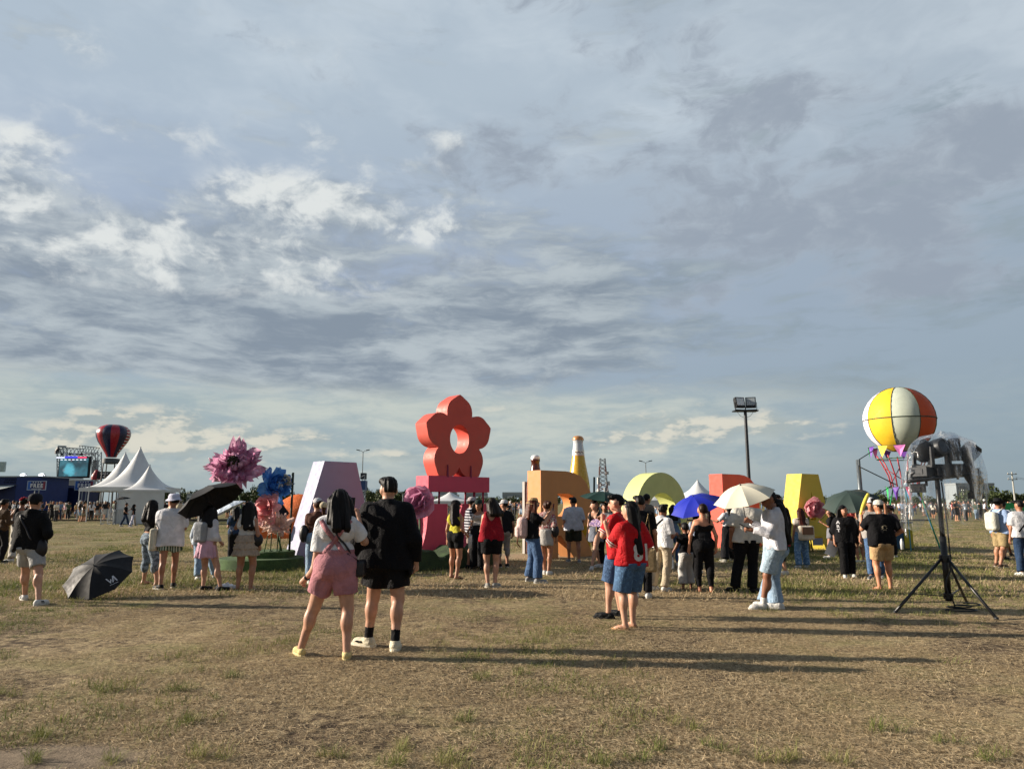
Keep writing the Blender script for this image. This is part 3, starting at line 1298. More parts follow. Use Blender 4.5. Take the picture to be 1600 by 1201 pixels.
            if hair in ('pony', 'bun', 'lowpony'):
                g.D = np.maximum(g.D, np.where(yl > -.08, (-.045 - z) * hk, -1))
            g.D = g.D.astype(np.float32)
        part('hair', solid(pr, min(h, .016), .02, cuth), hair_mat(HAIR.get(hairc, hairc)))

    # --- hats
    if hat:
        hm = hat_m = P.hat_m = None
    P.part = part
    P.h = h
    P.seed = seed
    if face:
        for q in (-1, 1):
            MB().ball((0, 0, 0), (.014 * hk, .008 * hk, .008 * hk), 8, 6).build('eye', paint('#0b0908', .3), body, True, hd(q * .031, .083, .014), (0, 0, ha))
            MB().ball((0, 0, 0), (.020 * hk, .008 * hk, .005 * hk), 8, 6).build('eyebrow', hair_mat(), body, True, hd(q * .032, .085, .036), (0, 0, ha))
        MB().ball((0, 0, 0), (.024 * hk, .010 * hk, .008 * hk), 8, 6).build('mouth', skin('#8a4a40'), body, True, hd(0, .087, -.055), (0, 0, ha))
    return P


def wear_hat(P, kind, mat, brimmat=None, yaw=0.0):
    """cap, bucket hat, sun hat or cowboy hat on the person's head"""
    hd, hk, ha = P.hd, P.hk, P.ha + R(yaw)
    c, s = math.cos(ha), math.sin(ha)
    o = P.head

    def hl(x, y, z):
        return o + V3(c * x - s * y, s * x + c * y, z) * hk

    b = MB()
    n = 20
    rows = []
    prof = {'cap': [(.090, .055), (.092, .075), (.088, .10), (.072, .128), (.045, .145), (.012, .152)],
            'beanie': [(.092, .03), (.095, .06), (.092, .10), (.075, .13), (.045, .148), (.012, .154)],
            'bucket': [(.132, .028), (.112, .045), (.094, .064), (.090, .10), (.082, .135), (.06, .148), (.012, .152)],
            'sun': [(.17, .045), (.14, .052), (.094, .064), (.090, .10), (.080, .138), (.055, .15), (.012, .153)],
            'cowboy': [(.17, .085), (.14, .06), (.094, .062), (.088, .10), (.075, .15), (.05, .158), (.012, .145)]}[kind]
    vs = []
    for i, (r, z) in enumerate(prof):
        for j in range(n):
            w = 2 * PI * j / n
            rx, ry = r, r * 1.14
            zz = z
            if kind == 'bucket' and i < 2:
                zz -= .012 * math.cos(2 * w)
            if kind == 'cowboy' and i < 2:
                zz += .035 * math.cos(w) ** 2 - .02
            vs.append(hl(rx * math.cos(w), ry * math.sin(w) - .012, zz))
    fs = []
    for i in range(len(prof) - 1):
        for j in range(n):
            fs.append((i * n + j, i * n + (j + 1) % n, (i + 1) * n + (j + 1) % n, (i + 1) * n + j))
    fs.append(tuple((len(prof) - 1) * n + j for j in range(n)))
    b.add(vs, fs)
    nm = {'cap': 'cap', 'beanie': 'beanie', 'bucket': 'bucket_hat', 'sun': 'sun_hat', 'cowboy': 'hat'}[kind]
    ho = b.build(nm, mat, P.obj, True)
    if kind == 'cap':
        v = MB()
        top, m_ = [], 9
        for j in range(m_):
            w = PI * (.12 + .76 * j / (m_ - 1))
            top.append(hl(.088 * math.cos(w), .10 * math.sin(w) - .01, .062))
        for j in range(m_):
            w = PI * (.12 + .76 * j / (m_ - 1))
            top.append(hl(.08 * math.cos(w), .10 * math.sin(w) + .072 * math.sin(w) ** .6, .05 - .012 * abs(math.cos(w))))
        lo = [p - V3(0, 0, .006) for p in top]
        L = 2 * m_
        f = []
        for j in range(m_ - 1):
            f += [(j, j + 1, m_ + j + 1, m_ + j), (L + j, L + m_ + j, L + m_ + j + 1, L + j + 1), (m_ + j, m_ + j + 1, L + m_ + j + 1, L + m_ + j)]
        v.add(top + lo, f)
        v.build('cap_peak', brimmat or mat, ho, True)
    return ho


def project(P, pts, from_y=-1.0, off=.006, target=None):
    """drop points (local x, z) onto the person's clothes or body from behind (-1) or in front (+1)"""
    ob = target or P.top or P.obj
    bv = getattr(P, 'bv_' + ob.name.replace('.', '_'), None)
    if bv is None:
        me = ob.data
        bv = BVHTree.FromPolygons([v.co.copy() for v in me.vertices], [tuple(p.vertices) for p in me.polygons])
        setattr(P, 'bv_' + ob.name.replace('.', '_'), bv)
    out = []
    for x, z in pts:
        hit = bv.ray_cast(Vector((x, from_y, z)), Vector((0, -math.copysign(1, from_y), 0)))
        if hit[0] is not None:
            out.append(hit[0] + hit[1] * off)
        else:
            near = bv.find_nearest(Vector((x, from_y * .12, z)))
            out.append(near[0] + near[1] * off)
    return out


def ribbon(P, name, path, width, mat, from_y=-1.0, off=.006, steps=16, parent=None, thick=.004):
    """flat strap lying on the clothes along a path of local (x, z) points"""
    pts = []
    for i in range(len(path) - 1):
        for s in range(steps):
            t = s / steps
            pts.append((path[i][0] * (1 - t) + path[i + 1][0] * t, path[i][1] * (1 - t) + path[i + 1][1] * t))
    pts.append(path[-1])
    L, Rr = [], []
    for i, p in enumerate(pts):
        a, b = pts[max(i - 1, 0)], pts[min(i + 1, len(pts) - 1)]
        d = Vector((b[0] - a[0], b[1] - a[1])).normalized()
        n = (-d.y, d.x)
        L.append((p[0] + n[0] * width / 2, p[1] + n[1] * width / 2))
        Rr.append((p[0] - n[0] * width / 2, p[1] - n[1] * width / 2))
    l, r = project(P, L, from_y, off), project(P, Rr, from_y, off)
    lo = [v - Vector((0, math.copysign(thick, from_y), 0)) for v in l]
    ro = [v - Vector((0, math.copysign(thick, from_y), 0)) for v in r]
    b = MB()
    n = len(l)
    vs = l + r + lo + ro
    fs = []
    for i in range(n - 1):
        fs += [(i, i + 1, n + i + 1, n + i), (2 * n + i, 2 * n + i + 1, i + 1, i), (n + i, n + i + 1, 3 * n + i + 1, 3 * n + i)]
    b.add(vs, fs)
    o = b.build(name, mat, parent or P.obj, True)
    return o


def print_on(P, me, name, mat, cx, cz, from_y=-1.0, off=.006, target=None):
    """lay a flat lettering mesh (x-z plane) on the clothes"""
    bm = bmesh.new()
    bm.from_mesh(me)
    bmesh.ops.triangulate(bm, faces=bm.faces[:])
    bmesh.ops.subdivide_edges(bm, edges=[e for e in bm.edges if e.calc_length() > .03], cuts=2, use_grid_fill=True)
    bm.to_mesh(me)
    bm.free()
    sgn = 1 if from_y < 0 else -1
    q = project(P, [(cx + sgn * v.co.x, cz + v.co.z) for v in me.vertices], from_y, off, target)
    for v, p in zip(me.vertices, q):
        v.co = p
    return link(name, me, mat, P.obj)


def world_pt(P, p):
    return P.M @ Vector(p)


def hand_pt(P, i, d=.09):
    e, w = P.arm_j[i]
    u = (w - e) / np.linalg.norm(w - e)
    return w + u * d * P.k


# ------------------------------------------------------------------ things people carry
def soft_thing(name, label, cat, P, prims, mat, h=.012, k=.02, cut=None, group=None):
    """a soft bag or the like, given in the person's frame, standing in the world on its own"""
    V, Q = solid(prims, h, k, cut)
    c = V.mean(0)
    c = np.array([c[0], c[1], V[:, 2].min()])
    me = mesh_np(name, V - c, Q)
    o = link(name, me, mat)
    o.matrix_world = P.M @ Matrix.Translation(Vector(c))
    tag(o, label, cat, group)
    o['_c'] = tuple(c)
    return o


def strap_of(bag, pts, r, mat, name='strap', flat=.35):
    c = Vector(bag['_c'])
    return MB().tube([Vector(p) - c for p in pts], r, 6, True, flat).build(name, mat, bag, True)


def phone(P, i, label, yaw=None, tilt=-15, up=.06):
    p = world_pt(P, hand_pt(P, i, .10)) + Vector((0, 0, up))
    o = MB().box((0, 0, .0), (.074, .009, .152)).build('phone', paint('#0b0b0d', .25, .05))
    o.location = p
    a = math.atan2(P.M[1][0], P.M[0][0]) if yaw is None else R(yaw)
    o.rotation_euler = (R(tilt), 0, a)
    MB().box((0, -.0055, 0), (.068, .002, .144)).build('screen', paint('#10151c', .08, .05), o)
    MB().box((-.02, .006, .05), (.026, .004, .034)).build('camera_bump', paint('#18181b', .25, .05), o)
    return tag(o, label, 'phone')


def umbrella(label, apex, axis, rad, depth, mats, handle=None, group=None, gores=8, spin=0.0, hub=True, under=None):
    """folding umbrella; apex = top of the canopy, axis = unit vector out of the top, handle = where the hand is"""
    axis = Vector(axis).normalized()
    root = thing('umbrella', label, 'umbrella', (0, 0, 0), 0, group)
    q = Vector((0, 0, 1)).rotation_difference(axis)
    root.matrix_world = Matrix.Translation(Vector(apex)) @ q.to_matrix().to_4x4() @ Matrix.Rotation(spin, 4, 'Z')
    w = 2 * PI / gores
    nr, na = 7, 5
    V, F = [], []

    def dome(t):
        return -depth * (t ** 1.9)
    for i in range(nr + 1):
        t = i / nr
        for j in range(na + 1):
            s = j / na
            a = (s - .5) * w
            pull = 1 - .03 * t * (1 - (2 * s - 1) ** 2)          # cloth pulled in between the ribs
            r = rad * t * pull * math.cos(w / 2) / math.cos(a)
            z = dome(t) - .02 * rad * t * (1 - (2 * s - 1) ** 2)
            V.append((r * math.cos(a), r * math.sin(a), z))
    m = na + 1
    for i in range(nr):
        for j in range(na):
            F.append((i * m + j, (i + 1) * m + j, (i + 1) * m + j + 1, i * m + j + 1))
    b = MB()
    b.add(V, F)
    me = b.mesh('canopy_panel', True)
    if not isinstance(mats, (list, tuple)):
        mats = [mats]
    me.materials.append(mats[0])
    for g in range(gores):
        o = link('canopy_panel', me, None, root, None, (0, 0, g * w))
        if len(mats) > 1:
            o.material_slots[0].link = 'OBJECT'
            o.material_slots[0].material = mats[g % len(mats)]
    steel = paint('#22242a', .35, .05, metal=.6)
    rb = MB()
    for g in range(gores):
        a = (g + .5) * w
        pts = [(rad * t * math.cos(a), rad * t * math.sin(a), dome(t) - .008) for t in (.02, .3, .6, .85, 1.0)]
        rb.tube(pts, .0035, 5)
        rb.tube([(.03 * math.cos(a), .03 * math.sin(a), -depth * 1.25), (rad * .5 * math.cos(a), rad * .5 * math.sin(a), dome(.5) - .012)], .003, 4)
    rb.build('rib', steel, root)
    if hub:
        MB().lathe([(.016, -.012), (.014, .004), (.006, .012), (.004, .04), (.001, .045)], 10).build('tip', steel, root)
    inv = root.matrix_world.inverted()
    e = inv @ Vector(handle) if handle is not None else Vector((0, 0, -.58))
    MB().tube([(0, 0, -.01), (e.x * .5, e.y * .5, e.z * .5), e], .0065, 8).build('shaft', steel, root)
    e2 = e + (e - Vector((0, 0, 0))).normalized() * .06
    e0 = e - (e - Vector((0, 0, 0))).normalized() * .04
    MB().tube([e0, e, e2], [.012, .014, .013], 8).build('handle', paint('#141416', .5, .05), root, True)
    return root

# ------------------------------------------------------------------ the field
def ground_material():
    m, n, b, o = material('dry_field')
    tc = n.new('ShaderNodeTexCoord')
    p = E(n, tc.outputs['Object'])
    big = n.noise(p, .16, 5, .6)
    mid = n.noise(p, .9, 5, .62)
    fine = n.noise(p, 9.0, 5, .65)
    x, y, z = n.xyz(p)
    fib = n.noise(n.comb(x * 22.0, y * 60.0, 0.0), 1, 4, .65, .8)
    fib2 = n.noise(n.comb(x * 70.0, y * 34.0, 5.0), 1, 4, .65, .8)
    soil = n.mix(n.ss(fine, .3, .7), (.050, .036, .025), (.150, .108, .070))
    straw = n.mix(n.ss(fib * .5 + fib2 * .5, .38, .62), (.19, .138, .075), (.58, .46, .27))
    green = n.mix(n.ss(fib, .35, .65), (.060, .075, .018), (.185, .190, .06))
    patch = n.noise(p, .42, 4, .6)
    c = n.mix(n.ss(mid * .35 + fine * .4 + patch * .35, .46, .62), soil, straw)
    far = n.ss(y, 12.0, 26.0)
    c = n.mix(n.ss(big * .55 + mid * .45 + far * .085, .475, .60, 0, .62), c, green)
    # bare trodden earth: the path behind the letters and a patch near the camera
    pathm = n.ss(n.m('ABSOLUTE', y - 21.5 - x * .12 + (mid - .5) * 3.0), .5, 2.0, 1, 0) * n.ss(n.m('ABSOLUTE', x - 1.5), 4.0, 7.5, 1, 0)
    bx, by = ground(70, 1185).x, ground(70, 1185).y
    rx, ry = (x - bx) * .75, (y - by) * 1.9
    bare = n.ss(n.m('SQRT', rx * rx + ry * ry) + (mid - .5) * .9, .35, .75, 1, 0)
    earth = n.mix(n.ss(fine, .3, .7), (.165, .128, .092), (.25, .198, .145))
    dust = n.mix(n.ss(fine, .3, .7), (.27, .215, .15), (.36, .29, .20))
    c = n.mix(bare * .9, c, earth)
    c = n.mix(pathm * .85, c, dust)
    n.put(b.inputs['Base Color'], c)
    b.inputs['Roughness'].default_value = .95
    b.inputs['Specular IOR Level'].default_value = .1
    hgt = fine * .7 + fib * .5 + fib2 * .4 + mid * .8
    bump(n, b, hgt, .9, .035)
    return m


def height(x, y):
    return 0.0


gm = ground_material()
gb = MB()
XS = [-3000, -400, -60, -25, 0, 25, 60, 400, 3000]
YS = [-60, 0, 10, 30, 60, 150, 500, 3000]
gb.add([(a, b_, 0) for b_ in YS for a in XS],
       [(j * 9 + i, j * 9 + i + 1, (j + 1) * 9 + i + 1, (j + 1) * 9 + i) for j in range(len(YS) - 1) for i in range(8)])
structure(gb.build('ground', gm))


# grass: thousands of clumps of real blades, thick near the camera and thinning out
def blade_material(name, dark, light, tip):
    m, n, b, o = material(name)
    oi = n.new('ShaderNodeObjectInfo')
    g = n.new('ShaderNodeNewGeometry')
    tc = n.new('ShaderNodeTexCoord')
    pos = E(n, g.outputs['Position'])
    v = n.noise(pos, 31, 2, .5)
    big = n.noise(pos, .8, 3, .6)
    c = n.mix(n.ss(v, .3, .7), dark, light)
    c = n.mix(n.ss(big, .42, .62, 0, .6), c, tip)
    n.put(b.inputs['Base Color'], c)
    b.inputs['Roughness'].default_value = .7
    b.inputs['Specular IOR Level'].default_value = .2
    tr = n.new('ShaderNodeBsdfTranslucent')
    n.put(tr.inputs['Color'], c)
    mx = n.new('ShaderNodeMixShader')
    mx.inputs[0].default_value = .25
    n.nt.links.new(b.outputs[0], mx.inputs[1])
    n.nt.links.new(tr.outputs[0], mx.inputs[2])
    n.nt.links.new(mx.outputs[0], o.inputs[0])
    return m


M_STRAW = blade_material('straw', (.24, .172, .095), (.66, .53, .335), (.42, .32, .19))
M_GREEN = blade_material('green_blade', (.060, .085, .018), (.22, .245, .07), (.30, .28, .10))


def clump(n, spread, lmin, lmax, lay, seed, wid):
    """n blades; lay 1 = lying flat, 0 = upright"""
    r = np.random.default_rng(seed)
    V, F = [], []
    for i in range(n):
        a, rr = r.uniform(0, 6.283), spread * math.sqrt(r.uniform(0, 1))
        p = np.array([rr * math.cos(a), rr * math.sin(a), 0])
        L = r.uniform(lmin, lmax)
        d = r.uniform(0, 6.283)
        tilt = (r.uniform(.86, 1.0) if r.uniform() < lay else r.uniform(.15, .75)) * PI / 2
        h = np.array([math.cos(d), math.sin(d), 0])
        side = np.array([-math.sin(d), math.cos(d), 0])
        up = np.array([0, 0, 1.0])
        w = wid * r.uniform(.6, 1.3)
        z0 = r.uniform(0, .012) if tilt > 1.3 else 0
        a1 = p + up * z0
        a2 = a1 + (h * math.sin(tilt) + up * math.cos(tilt)) * L * .55
        t2 = min(tilt + .35, 1.75)
        a3 = a2 + (h * math.sin(t2) + up * math.cos(t2)) * L * .45
        a3[2] = max(a3[2], .003)
        k = len(V)
        tw = up * r.uniform(-.5, .5) + side
        V += [a1 - tw * w, a1 + tw * w, a2 - tw * w * .8, a2 + tw * w * .8, a3]
        F += [(k, k + 1, k + 3), (k, k + 3, k + 2), (k + 2, k + 3, k + 4)]
    me = mesh_np('grass_blade', np.array(V), np.array(F), False)
    return me


def scatter(name, clumps, mat, pts, smin_, smax_, label):
    coll = bpy.data.collections.new(name + '_clumps')
    for me in clumps:
        me.materials.append(mat)
        coll.objects.link(bpy.data.objects.new('grass_clump', me))
    me = bpy.data.meshes.new(name)
    me.vertices.add(len(pts))
    me.vertices.foreach_set('co', np.asarray(pts, dtype=np.float32).ravel())
    me.update()
    o = link(name, me)
    tag(o, label, 'grass', None, 'stuff')
    gn = bpy.data.node_groups.new(name, 'GeometryNodeTree')
    gn.interface.new_socket('Geometry', in_out='INPUT', socket_type='NodeSocketGeometry')
    gn.interface.new_socket('Geometry', in_out='OUTPUT', socket_type='NodeSocketGeometry')
    N = gn.nodes.new
    gi, go = N('NodeGroupInput'), N('NodeGroupOutput')
    ci = N('GeometryNodeCollectionInfo')
    ci.inputs['Collection'].default_value = coll
    ci.inputs['Separate Children'].default_value = True
    ci.inputs['Reset Children'].default_value = True
    ip = N('GeometryNodeInstanceOnPoints')
    ip.inputs['Pick Instance'].default_value = True
    rr = N('FunctionNodeRandomValue')
    rr.data_type = 'FLOAT_VECTOR'
    rr.inputs[0].default_value = (0, 0, 0)
    rr.inputs[1].default_value = (0, 0, 6.283)
    rs = N('FunctionNodeRandomValue')
    rs.data_type = 'FLOAT'
    rs.inputs[2].default_value = smin_
    rs.inputs[3].default_value = smax_
    ri = N('FunctionNodeRandomValue')
    ri.data_type = 'INT'
    ri.inputs[4].default_value = 0
    ri.inputs[5].default_value = len(clumps) - 1
    L = gn.links.new
    L(gi.outputs[0], ip.inputs['Points'])
    L(ci.outputs[0], ip.inputs['Instance'])
    L(ri.outputs[2], ip.inputs['Instance Index'])
    L(rr.outputs[0], ip.inputs['Rotation'])
    L(rs.outputs[1], ip.inputs['Scale'])
    L(ip.outputs[0], go.inputs[0])
    md = o.modifiers.new('scatter', 'NODES')
    md.node_group = gn
    return o


def patch_noise(x, y, seed, sc_):
    r = np.random.default_rng(seed)
    out = np.zeros_like(x)
    for i in range(9):
        a = r.uniform(0, 6.283)
        f = sc_ * r.uniform(.5, 2.2)
        out += np.sin((x * math.cos(a) + y * math.sin(a)) * f + r.uniform(0, 6.283)) * (1 / (1 + f / sc_))
    return out / 2.2


def field_points(n, y0, y1, power, seed, keep=None, margin=1.12):
    """random points in the camera's wedge of ground, denser towards y0"""
    r = np.random.default_rng(seed)
    u = r.uniform(0, 1, n)
    y = (y0 ** (1 - power) + u * (y1 ** (1 - power) - y0 ** (1 - power))) ** (1 / (1 - power))
    x = r.uniform(-1, 1, n) * (y * .74 * margin + .6)
    m = np.ones(n, bool)
    if keep is not None:
        m = keep(x, y, r)
    return np.stack([x[m], y[m], np.zeros(m.sum())], 1)


bx0, by0 = ground(70, 1185).x, ground(70, 1185).y


def not_bare(x, y, r):
    d = np.sqrt(((x - bx0) * .75) ** 2 + ((y - by0) * 1.9) ** 2) + patch_noise(x, y, 3, 3.0) * .12
    path = (np.abs(y - 21.5 - x * .12) < 1.6) & (np.abs(x - 1.5) < 6.5)
    return (d > .6) & ~path


def straw_keep(x, y, r):
    v = patch_noise(x, y, 21, 1.7) + patch_noise(x, y, 22, .45)
    return not_bare(x, y, r) & (r.uniform(-1.3, 1.2, len(x)) < v + .25)


def green_keep(x, y, r):
    v = patch_noise(x, y, 31, 1.1) + patch_noise(x, y, 32, .33) + np.where(y > 13, .25, 0)
    return not_bare(x, y, r) & (r.uniform(-.1, 1.6, len(x)) < v)


flat = [clump(110, .17, .02, .075, .97, 40 + i, .0014) for i in range(7)]
scatter('dry_grass', flat, M_STRAW, field_points(17000, 2.9, 16, 1.15, 5, straw_keep), .7, 1.3,
        'short dry straw-coloured grass matted over the field')
flat2 = [clump(60, .34, .05, .12, .86, 60 + i, .0042) for i in range(5)]
scatter('field_grass', flat2, M_STRAW, field_points(16000, 12, 62, 1.01, 6, straw_keep), .7, 1.3,
        'dry yellow grass across the middle of the field')
green = [clump(46, .13, .03, .10, .35, 80 + i, .0021) for i in range(6)]
scatter('green_grass', green, M_GREEN, field_points(9000, 2.9, 15, 1.2, 7, green_keep), .6, 1.25,
        'low green grass showing through the dry field in patches')
green2 = [clump(44, .30, .05, .13, .35, 95 + i, .0045) for i in range(5)]
scatter('green_field_grass', green2, M_GREEN, field_points(13000, 12, 62, 1.01, 8, green_keep), .7, 1.3,
        'greenish grass further out on the field')
# taller tufts close to the camera
tuft_px = [(330, 1185, .17), (170, 1080, .10), (360, 1060, .08), (180, 1195, .13), (60, 1150, .09), (20, 1085, .09), (290, 1130, .12),
           (640, 1170, .10), (735, 1125, .10), (520, 1180, .12), (1080, 1140, .09), (1240, 1190, .15), (1390, 1140, .09), (930, 1195, .14),
           (820, 1055, .08), (985, 1190, .13), (1130, 1175, .10), (1310, 1195, .13), (700, 1195, .10), (1000, 1165, .09), (1180, 1185, .14),
           (610, 1195, .12), (40, 1190, .10), (750, 1060, .07), (270, 1080, .08), (1560, 1190, .09), (1480, 1160, .08)]
tm = [clump(34, .055, .09, .17, .12, 120 + i, .0017) for i in range(5)]
tpts = []
rt = np.random.default_rng(9)
for px, py, s in tuft_px:
    g_ = ground(px, py)
    for q in range(3):
        tpts.append((g_.x + rt.normal() * .07, g_.y + rt.normal() * .04, 0))
scatter('grass_tuft', tm, M_GREEN, np.array(tpts), .55, 1.05, 'taller pale green tufts sticking up near the camera')
tpts2 = field_points(260, 3.0, 11, 1.2, 12, straw_keep)
tm2 = [clump(14, .06, .07, .16, .2, 130 + i, .0013) for i in range(4)]
scatter('dry_tuft', tm2, M_STRAW, tpts2, .6, 1.1, 'thin dry stalks standing above the matted grass')


# ------------------------------------------------------------------ the big festival letters
def frame_axes(a):
    """letter frame: x along its front, y into its depth, turned to face right of the camera by a"""
    return Matrix.Rotation(R(a), 4, 'Z')


def letter(name, label, px, py, a, outline, holes, depth, mat, extra=None):
    g = ground(px, py)
    me = plate(outline, holes, depth)
    o = link(name, me, mat)
    o.location = (g.x, g.y, 0)
    o.rotation_euler = (0, 0, R(a))
    tag(o, label, 'letter', 'giant painted letters of the sign')
    return o


def arc(cx, cz, rx, rz, a0, a1, n):
    return [(cx + rx * math.cos(a0 + (a1 - a0) * i / n), cz + rz * math.sin(a0 + (a1 - a0) * i / n)) for i in range(n + 1)]


P_LILAC = paint('#9294ae', .6, .05, 2.0, .3, 0, .25)
P_PEACH = paint('#c98a56', .6, .07, 2.0, .3, 0, .25)
P_LIME = paint('#c6ca88', .6, .07, 2.0, .3, 0, .2)
P_CORAL = paint('#cf5646', .6, .06, 2.0, .3, 0, .2)
P_YELLOW = paint('#cbb545', .6, .06, 2.0, .3, 0, .2)
P_PINK = paint('#c64a60', .6, .06, 2.0, .3, 0, .2)


def letter_a(H, Wb, Wt, leg):
    mid = Wb / 2
    sl = (Wb - Wt) / 2
    out = [(0, 0), (leg, 0), (leg + .18, .44), (Wb - leg - .18, .44), (Wb - leg, 0), (Wb, 0), (Wb - sl, H), (sl, H)]
    tri = [(mid - .17, .98), (mid + .17, .98), (mid, 1.92)]
    return out, [tri]


o_, h_ = letter_a(2.62, 2.5, .98, .62)
letter('letter_a', 'lilac painted giant letter A with sunlit left side', 458, 884, 46, o_, h_, .57, P_LILAC)
o_, h_ = letter_a(2.5, 2.5, .98, .62)
letter('letter_a', 'yellow painted giant letter A beside the floodlight mast', 1240, 862, 36, o_, h_, .57, P_YELLOW)

# R
H = 2.45
out = [(0, 0), (.66, 0), (.66, .62), (.78, .62), (1.28, 0), (2.14, 0), (1.62, .78)] + \
    [(1.80, .90), (1.98, 1.08), (2.08, 1.32), (2.10, 1.58), (2.04, 1.86), (1.88, 2.12), (1.62, 2.32), (1.30, 2.42), (1.0, 2.45), (0, 2.45)]
hol = [(.66, 1.16), (1.08, 1.16)] + arc(1.08, 1.48, .36, .32, -PI / 2, PI / 2, 12) + [(.66, 1.80)]
hol = [(.66, 1.16)] + arc(1.08, 1.48, .36, .32, -PI / 2, PI / 2, 12) + [(.66, 1.80)]
letter('letter_r', 'peach orange giant letter R with bottles standing behind it', 846, 874, 41, out, [hol], .57, P_PEACH)
letter('letter_r', 'coral red giant letter R half hidden by umbrellas', 1134, 856.5, 38, [(x * 1.04, z * 1.04) for x, z in out], [[(x * 1.04, z * 1.04) for x, z in hol]], .57, P_CORAL)

# O
ring = arc(0, 1.23, 1.18, 1.23, 0, 2 * PI, 48)[:-1]
hole = arc(0, 1.20, .66, .62, 0, 2 * PI, 36)[:-1]
g = at(1036, 800, 23.0)
oo = link('letter_o', plate(ring, [hole], .66), P_LIME)
oo.location = (g.x, g.y, .0)
oo.scale = (1.04, 1, 1.02)
oo.rotation_euler = (0, 0, R(38))
tag(oo, 'pale lime green giant ring-shaped letter O', 'letter', 'giant painted letters of the sign')

# U: two flared posts on a turf base, a slab on rods, and the flower above
ug = ground(668, 884)
U = thing('letter_u', 'pink giant letter U of two flared posts under a slab', 'letter', (ug.x, ug.y, 0), R(43), 'giant painted letters of the sign')
U.scale = (.95, .95, .98)


def post_outline(x0, x1):
    z0, z1 = .30, 1.55
    L = [(x0 - .02 - .26 * (1 - t) ** 3, z0 + (z1 - z0) * t) for t in [i / 10 for i in range(11)]]
    Rr = [(x1 + .02 + .26 * (1 - t) ** 3, z0 + (z1 - z0) * t) for t in [i / 10 for i in range(11)]]
    bot = []
    xa, xb = L[0][0], Rr[0][0]
    for i in range(1, 12):
        t = i / 12
        bot.append((xa + (xb - xa) * t, z0 - .06 * abs(math.sin(t * PI * 3))))
    return L[::-1] + bot + Rr


for x0 in (0.0, 1.52):
    link('post', plate(post_outline(x0, x0 + .62), [], .57), P_PINK, U)
link('slab', plate([(-.02, 1.86), (2.13, 1.86), (2.13, 2.27), (-.02, 2.27)], [], .58), P_PINK, U, (0, -.005, 0))
dkpink = paint('#7d2440', .5, .1)
for x0 in (.10, .40, 1.62, 1.96):
    for y0 in (.08, .46):
        MB().tube([(x0, y0, 1.54), (x0, y0, 1.87)], .028, 10).build('rod', dkpink, U, True)

# flower with five pointed petals
pts = []
for k_ in range(5):
    c0 = PI / 2 + k_ * 2 * PI / 5
    for i in range(17):
        t = -1 + 2 * i / 16
        a = c0 + t * (PI / 5)
        r = .74 + .36 * (1 - abs(t) ** 2.6) + .085 * max(0, 1 - abs(t) * 3.5)
        if i < 16:
            pts.append((r * math.cos(a), r * math.sin(a)))
hole = [(x * 1.0, z) for x, z in arc(0, 0, .335, .40, 0, 2 * PI, 40)[:-1]]
fl_out = [(x * 1.02, z * 1.06) for x, z in pts]
FL = link('flower', plate(fl_out, [hole], .52), paint('#cb5548', .55, .06, 2.0, .3, 0, .15))
fm_ = Matrix.Rotation(R(43), 4, 'Z')
fp = Vector((ug.x, ug.y, 0)) + fm_ @ Vector((.99, .02, 3.20))
FL.location = fp
FL.rotation_euler = (0, 0, R(43))
FL.scale = (.95, .95, .95)
tag(FL, 'giant red five-petal flower with a round hole on the pink slab', 'flower sculpture')
for x0 in (-.42, .40):
    MB().add([(x0 - .03, -.03, -1.06), (x0 + .03, -.03, -1.06), (x0 + .012, -.03, -.72), (x0 - .012, -.03, -.72),
              (x0 - .03, .0, -1.06), (x0 + .03, .0, -1.06), (x0 + .012, .0, -.72), (x0 - .012, .0, -.72)],
             [(0, 1, 2, 3), (4, 7, 6, 5), (0, 3, 7, 4), (1, 5, 6, 2), (3, 2, 6, 7), (0, 4, 5, 1)]).build('bracket', dkpink, FL)


# turf covered bases
def turf_material(c1, c2):
    m, n, b, o = material('artificial_turf')
    tc = n.new('ShaderNodeTexCoord')
    p = E(n, tc.outputs['Object'])
    f = n.noise(p, 60, 4, .7)
    g_ = n.noise(p, 4, 4, .6)
    n.put(b.inputs['Base Color'], n.mix(n.ss(f * .6 + g_ * .4, .35, .65), c1, c2))
    b.inputs['Roughness'].default_value = .9
    bump(n, b, f, .9, .03)
    return m


TURF = turf_material((.012, .026, .010), (.045, .085, .025))
TURF2 = turf_material((.025, .055, .016), (.075, .14, .04))


def turf_base(label, px, py, rz, L, D, Hh, waves, group='turf covered bases under the letters', seed=0):
    """long low mound with a scalloped top edge, in turf"""
    g_ = ground(px, py)
    n = 48
    top = []
    for i in range(n + 1):
        t = i / n
        top.append((L * t, Hh + .10 * math.sin(t * waves * 2 * PI + seed) + .04 * math.sin(t * waves * 4.7 * PI + 1 + seed)))
    o = link('turf_base', plate([(0, 0), (L, 0)] + top[::-1], [], D, .03), TURF)
    o.location = (g_.x, g_.y, 0)
    o.rotation_euler = (0, 0, R(rz))
    tag(o, label, 'turf base', group)
    return o


turf_base('dark green turf mound with wavy top under the pink letter U', 653, 893, 43, 2.5, .9, .38, 2.5)
turf_base('dark green turf mound at the left foot of the yellow letter A', 1216, 866, 30, 1.5, .5, .40, 1.2, seed=1.2)

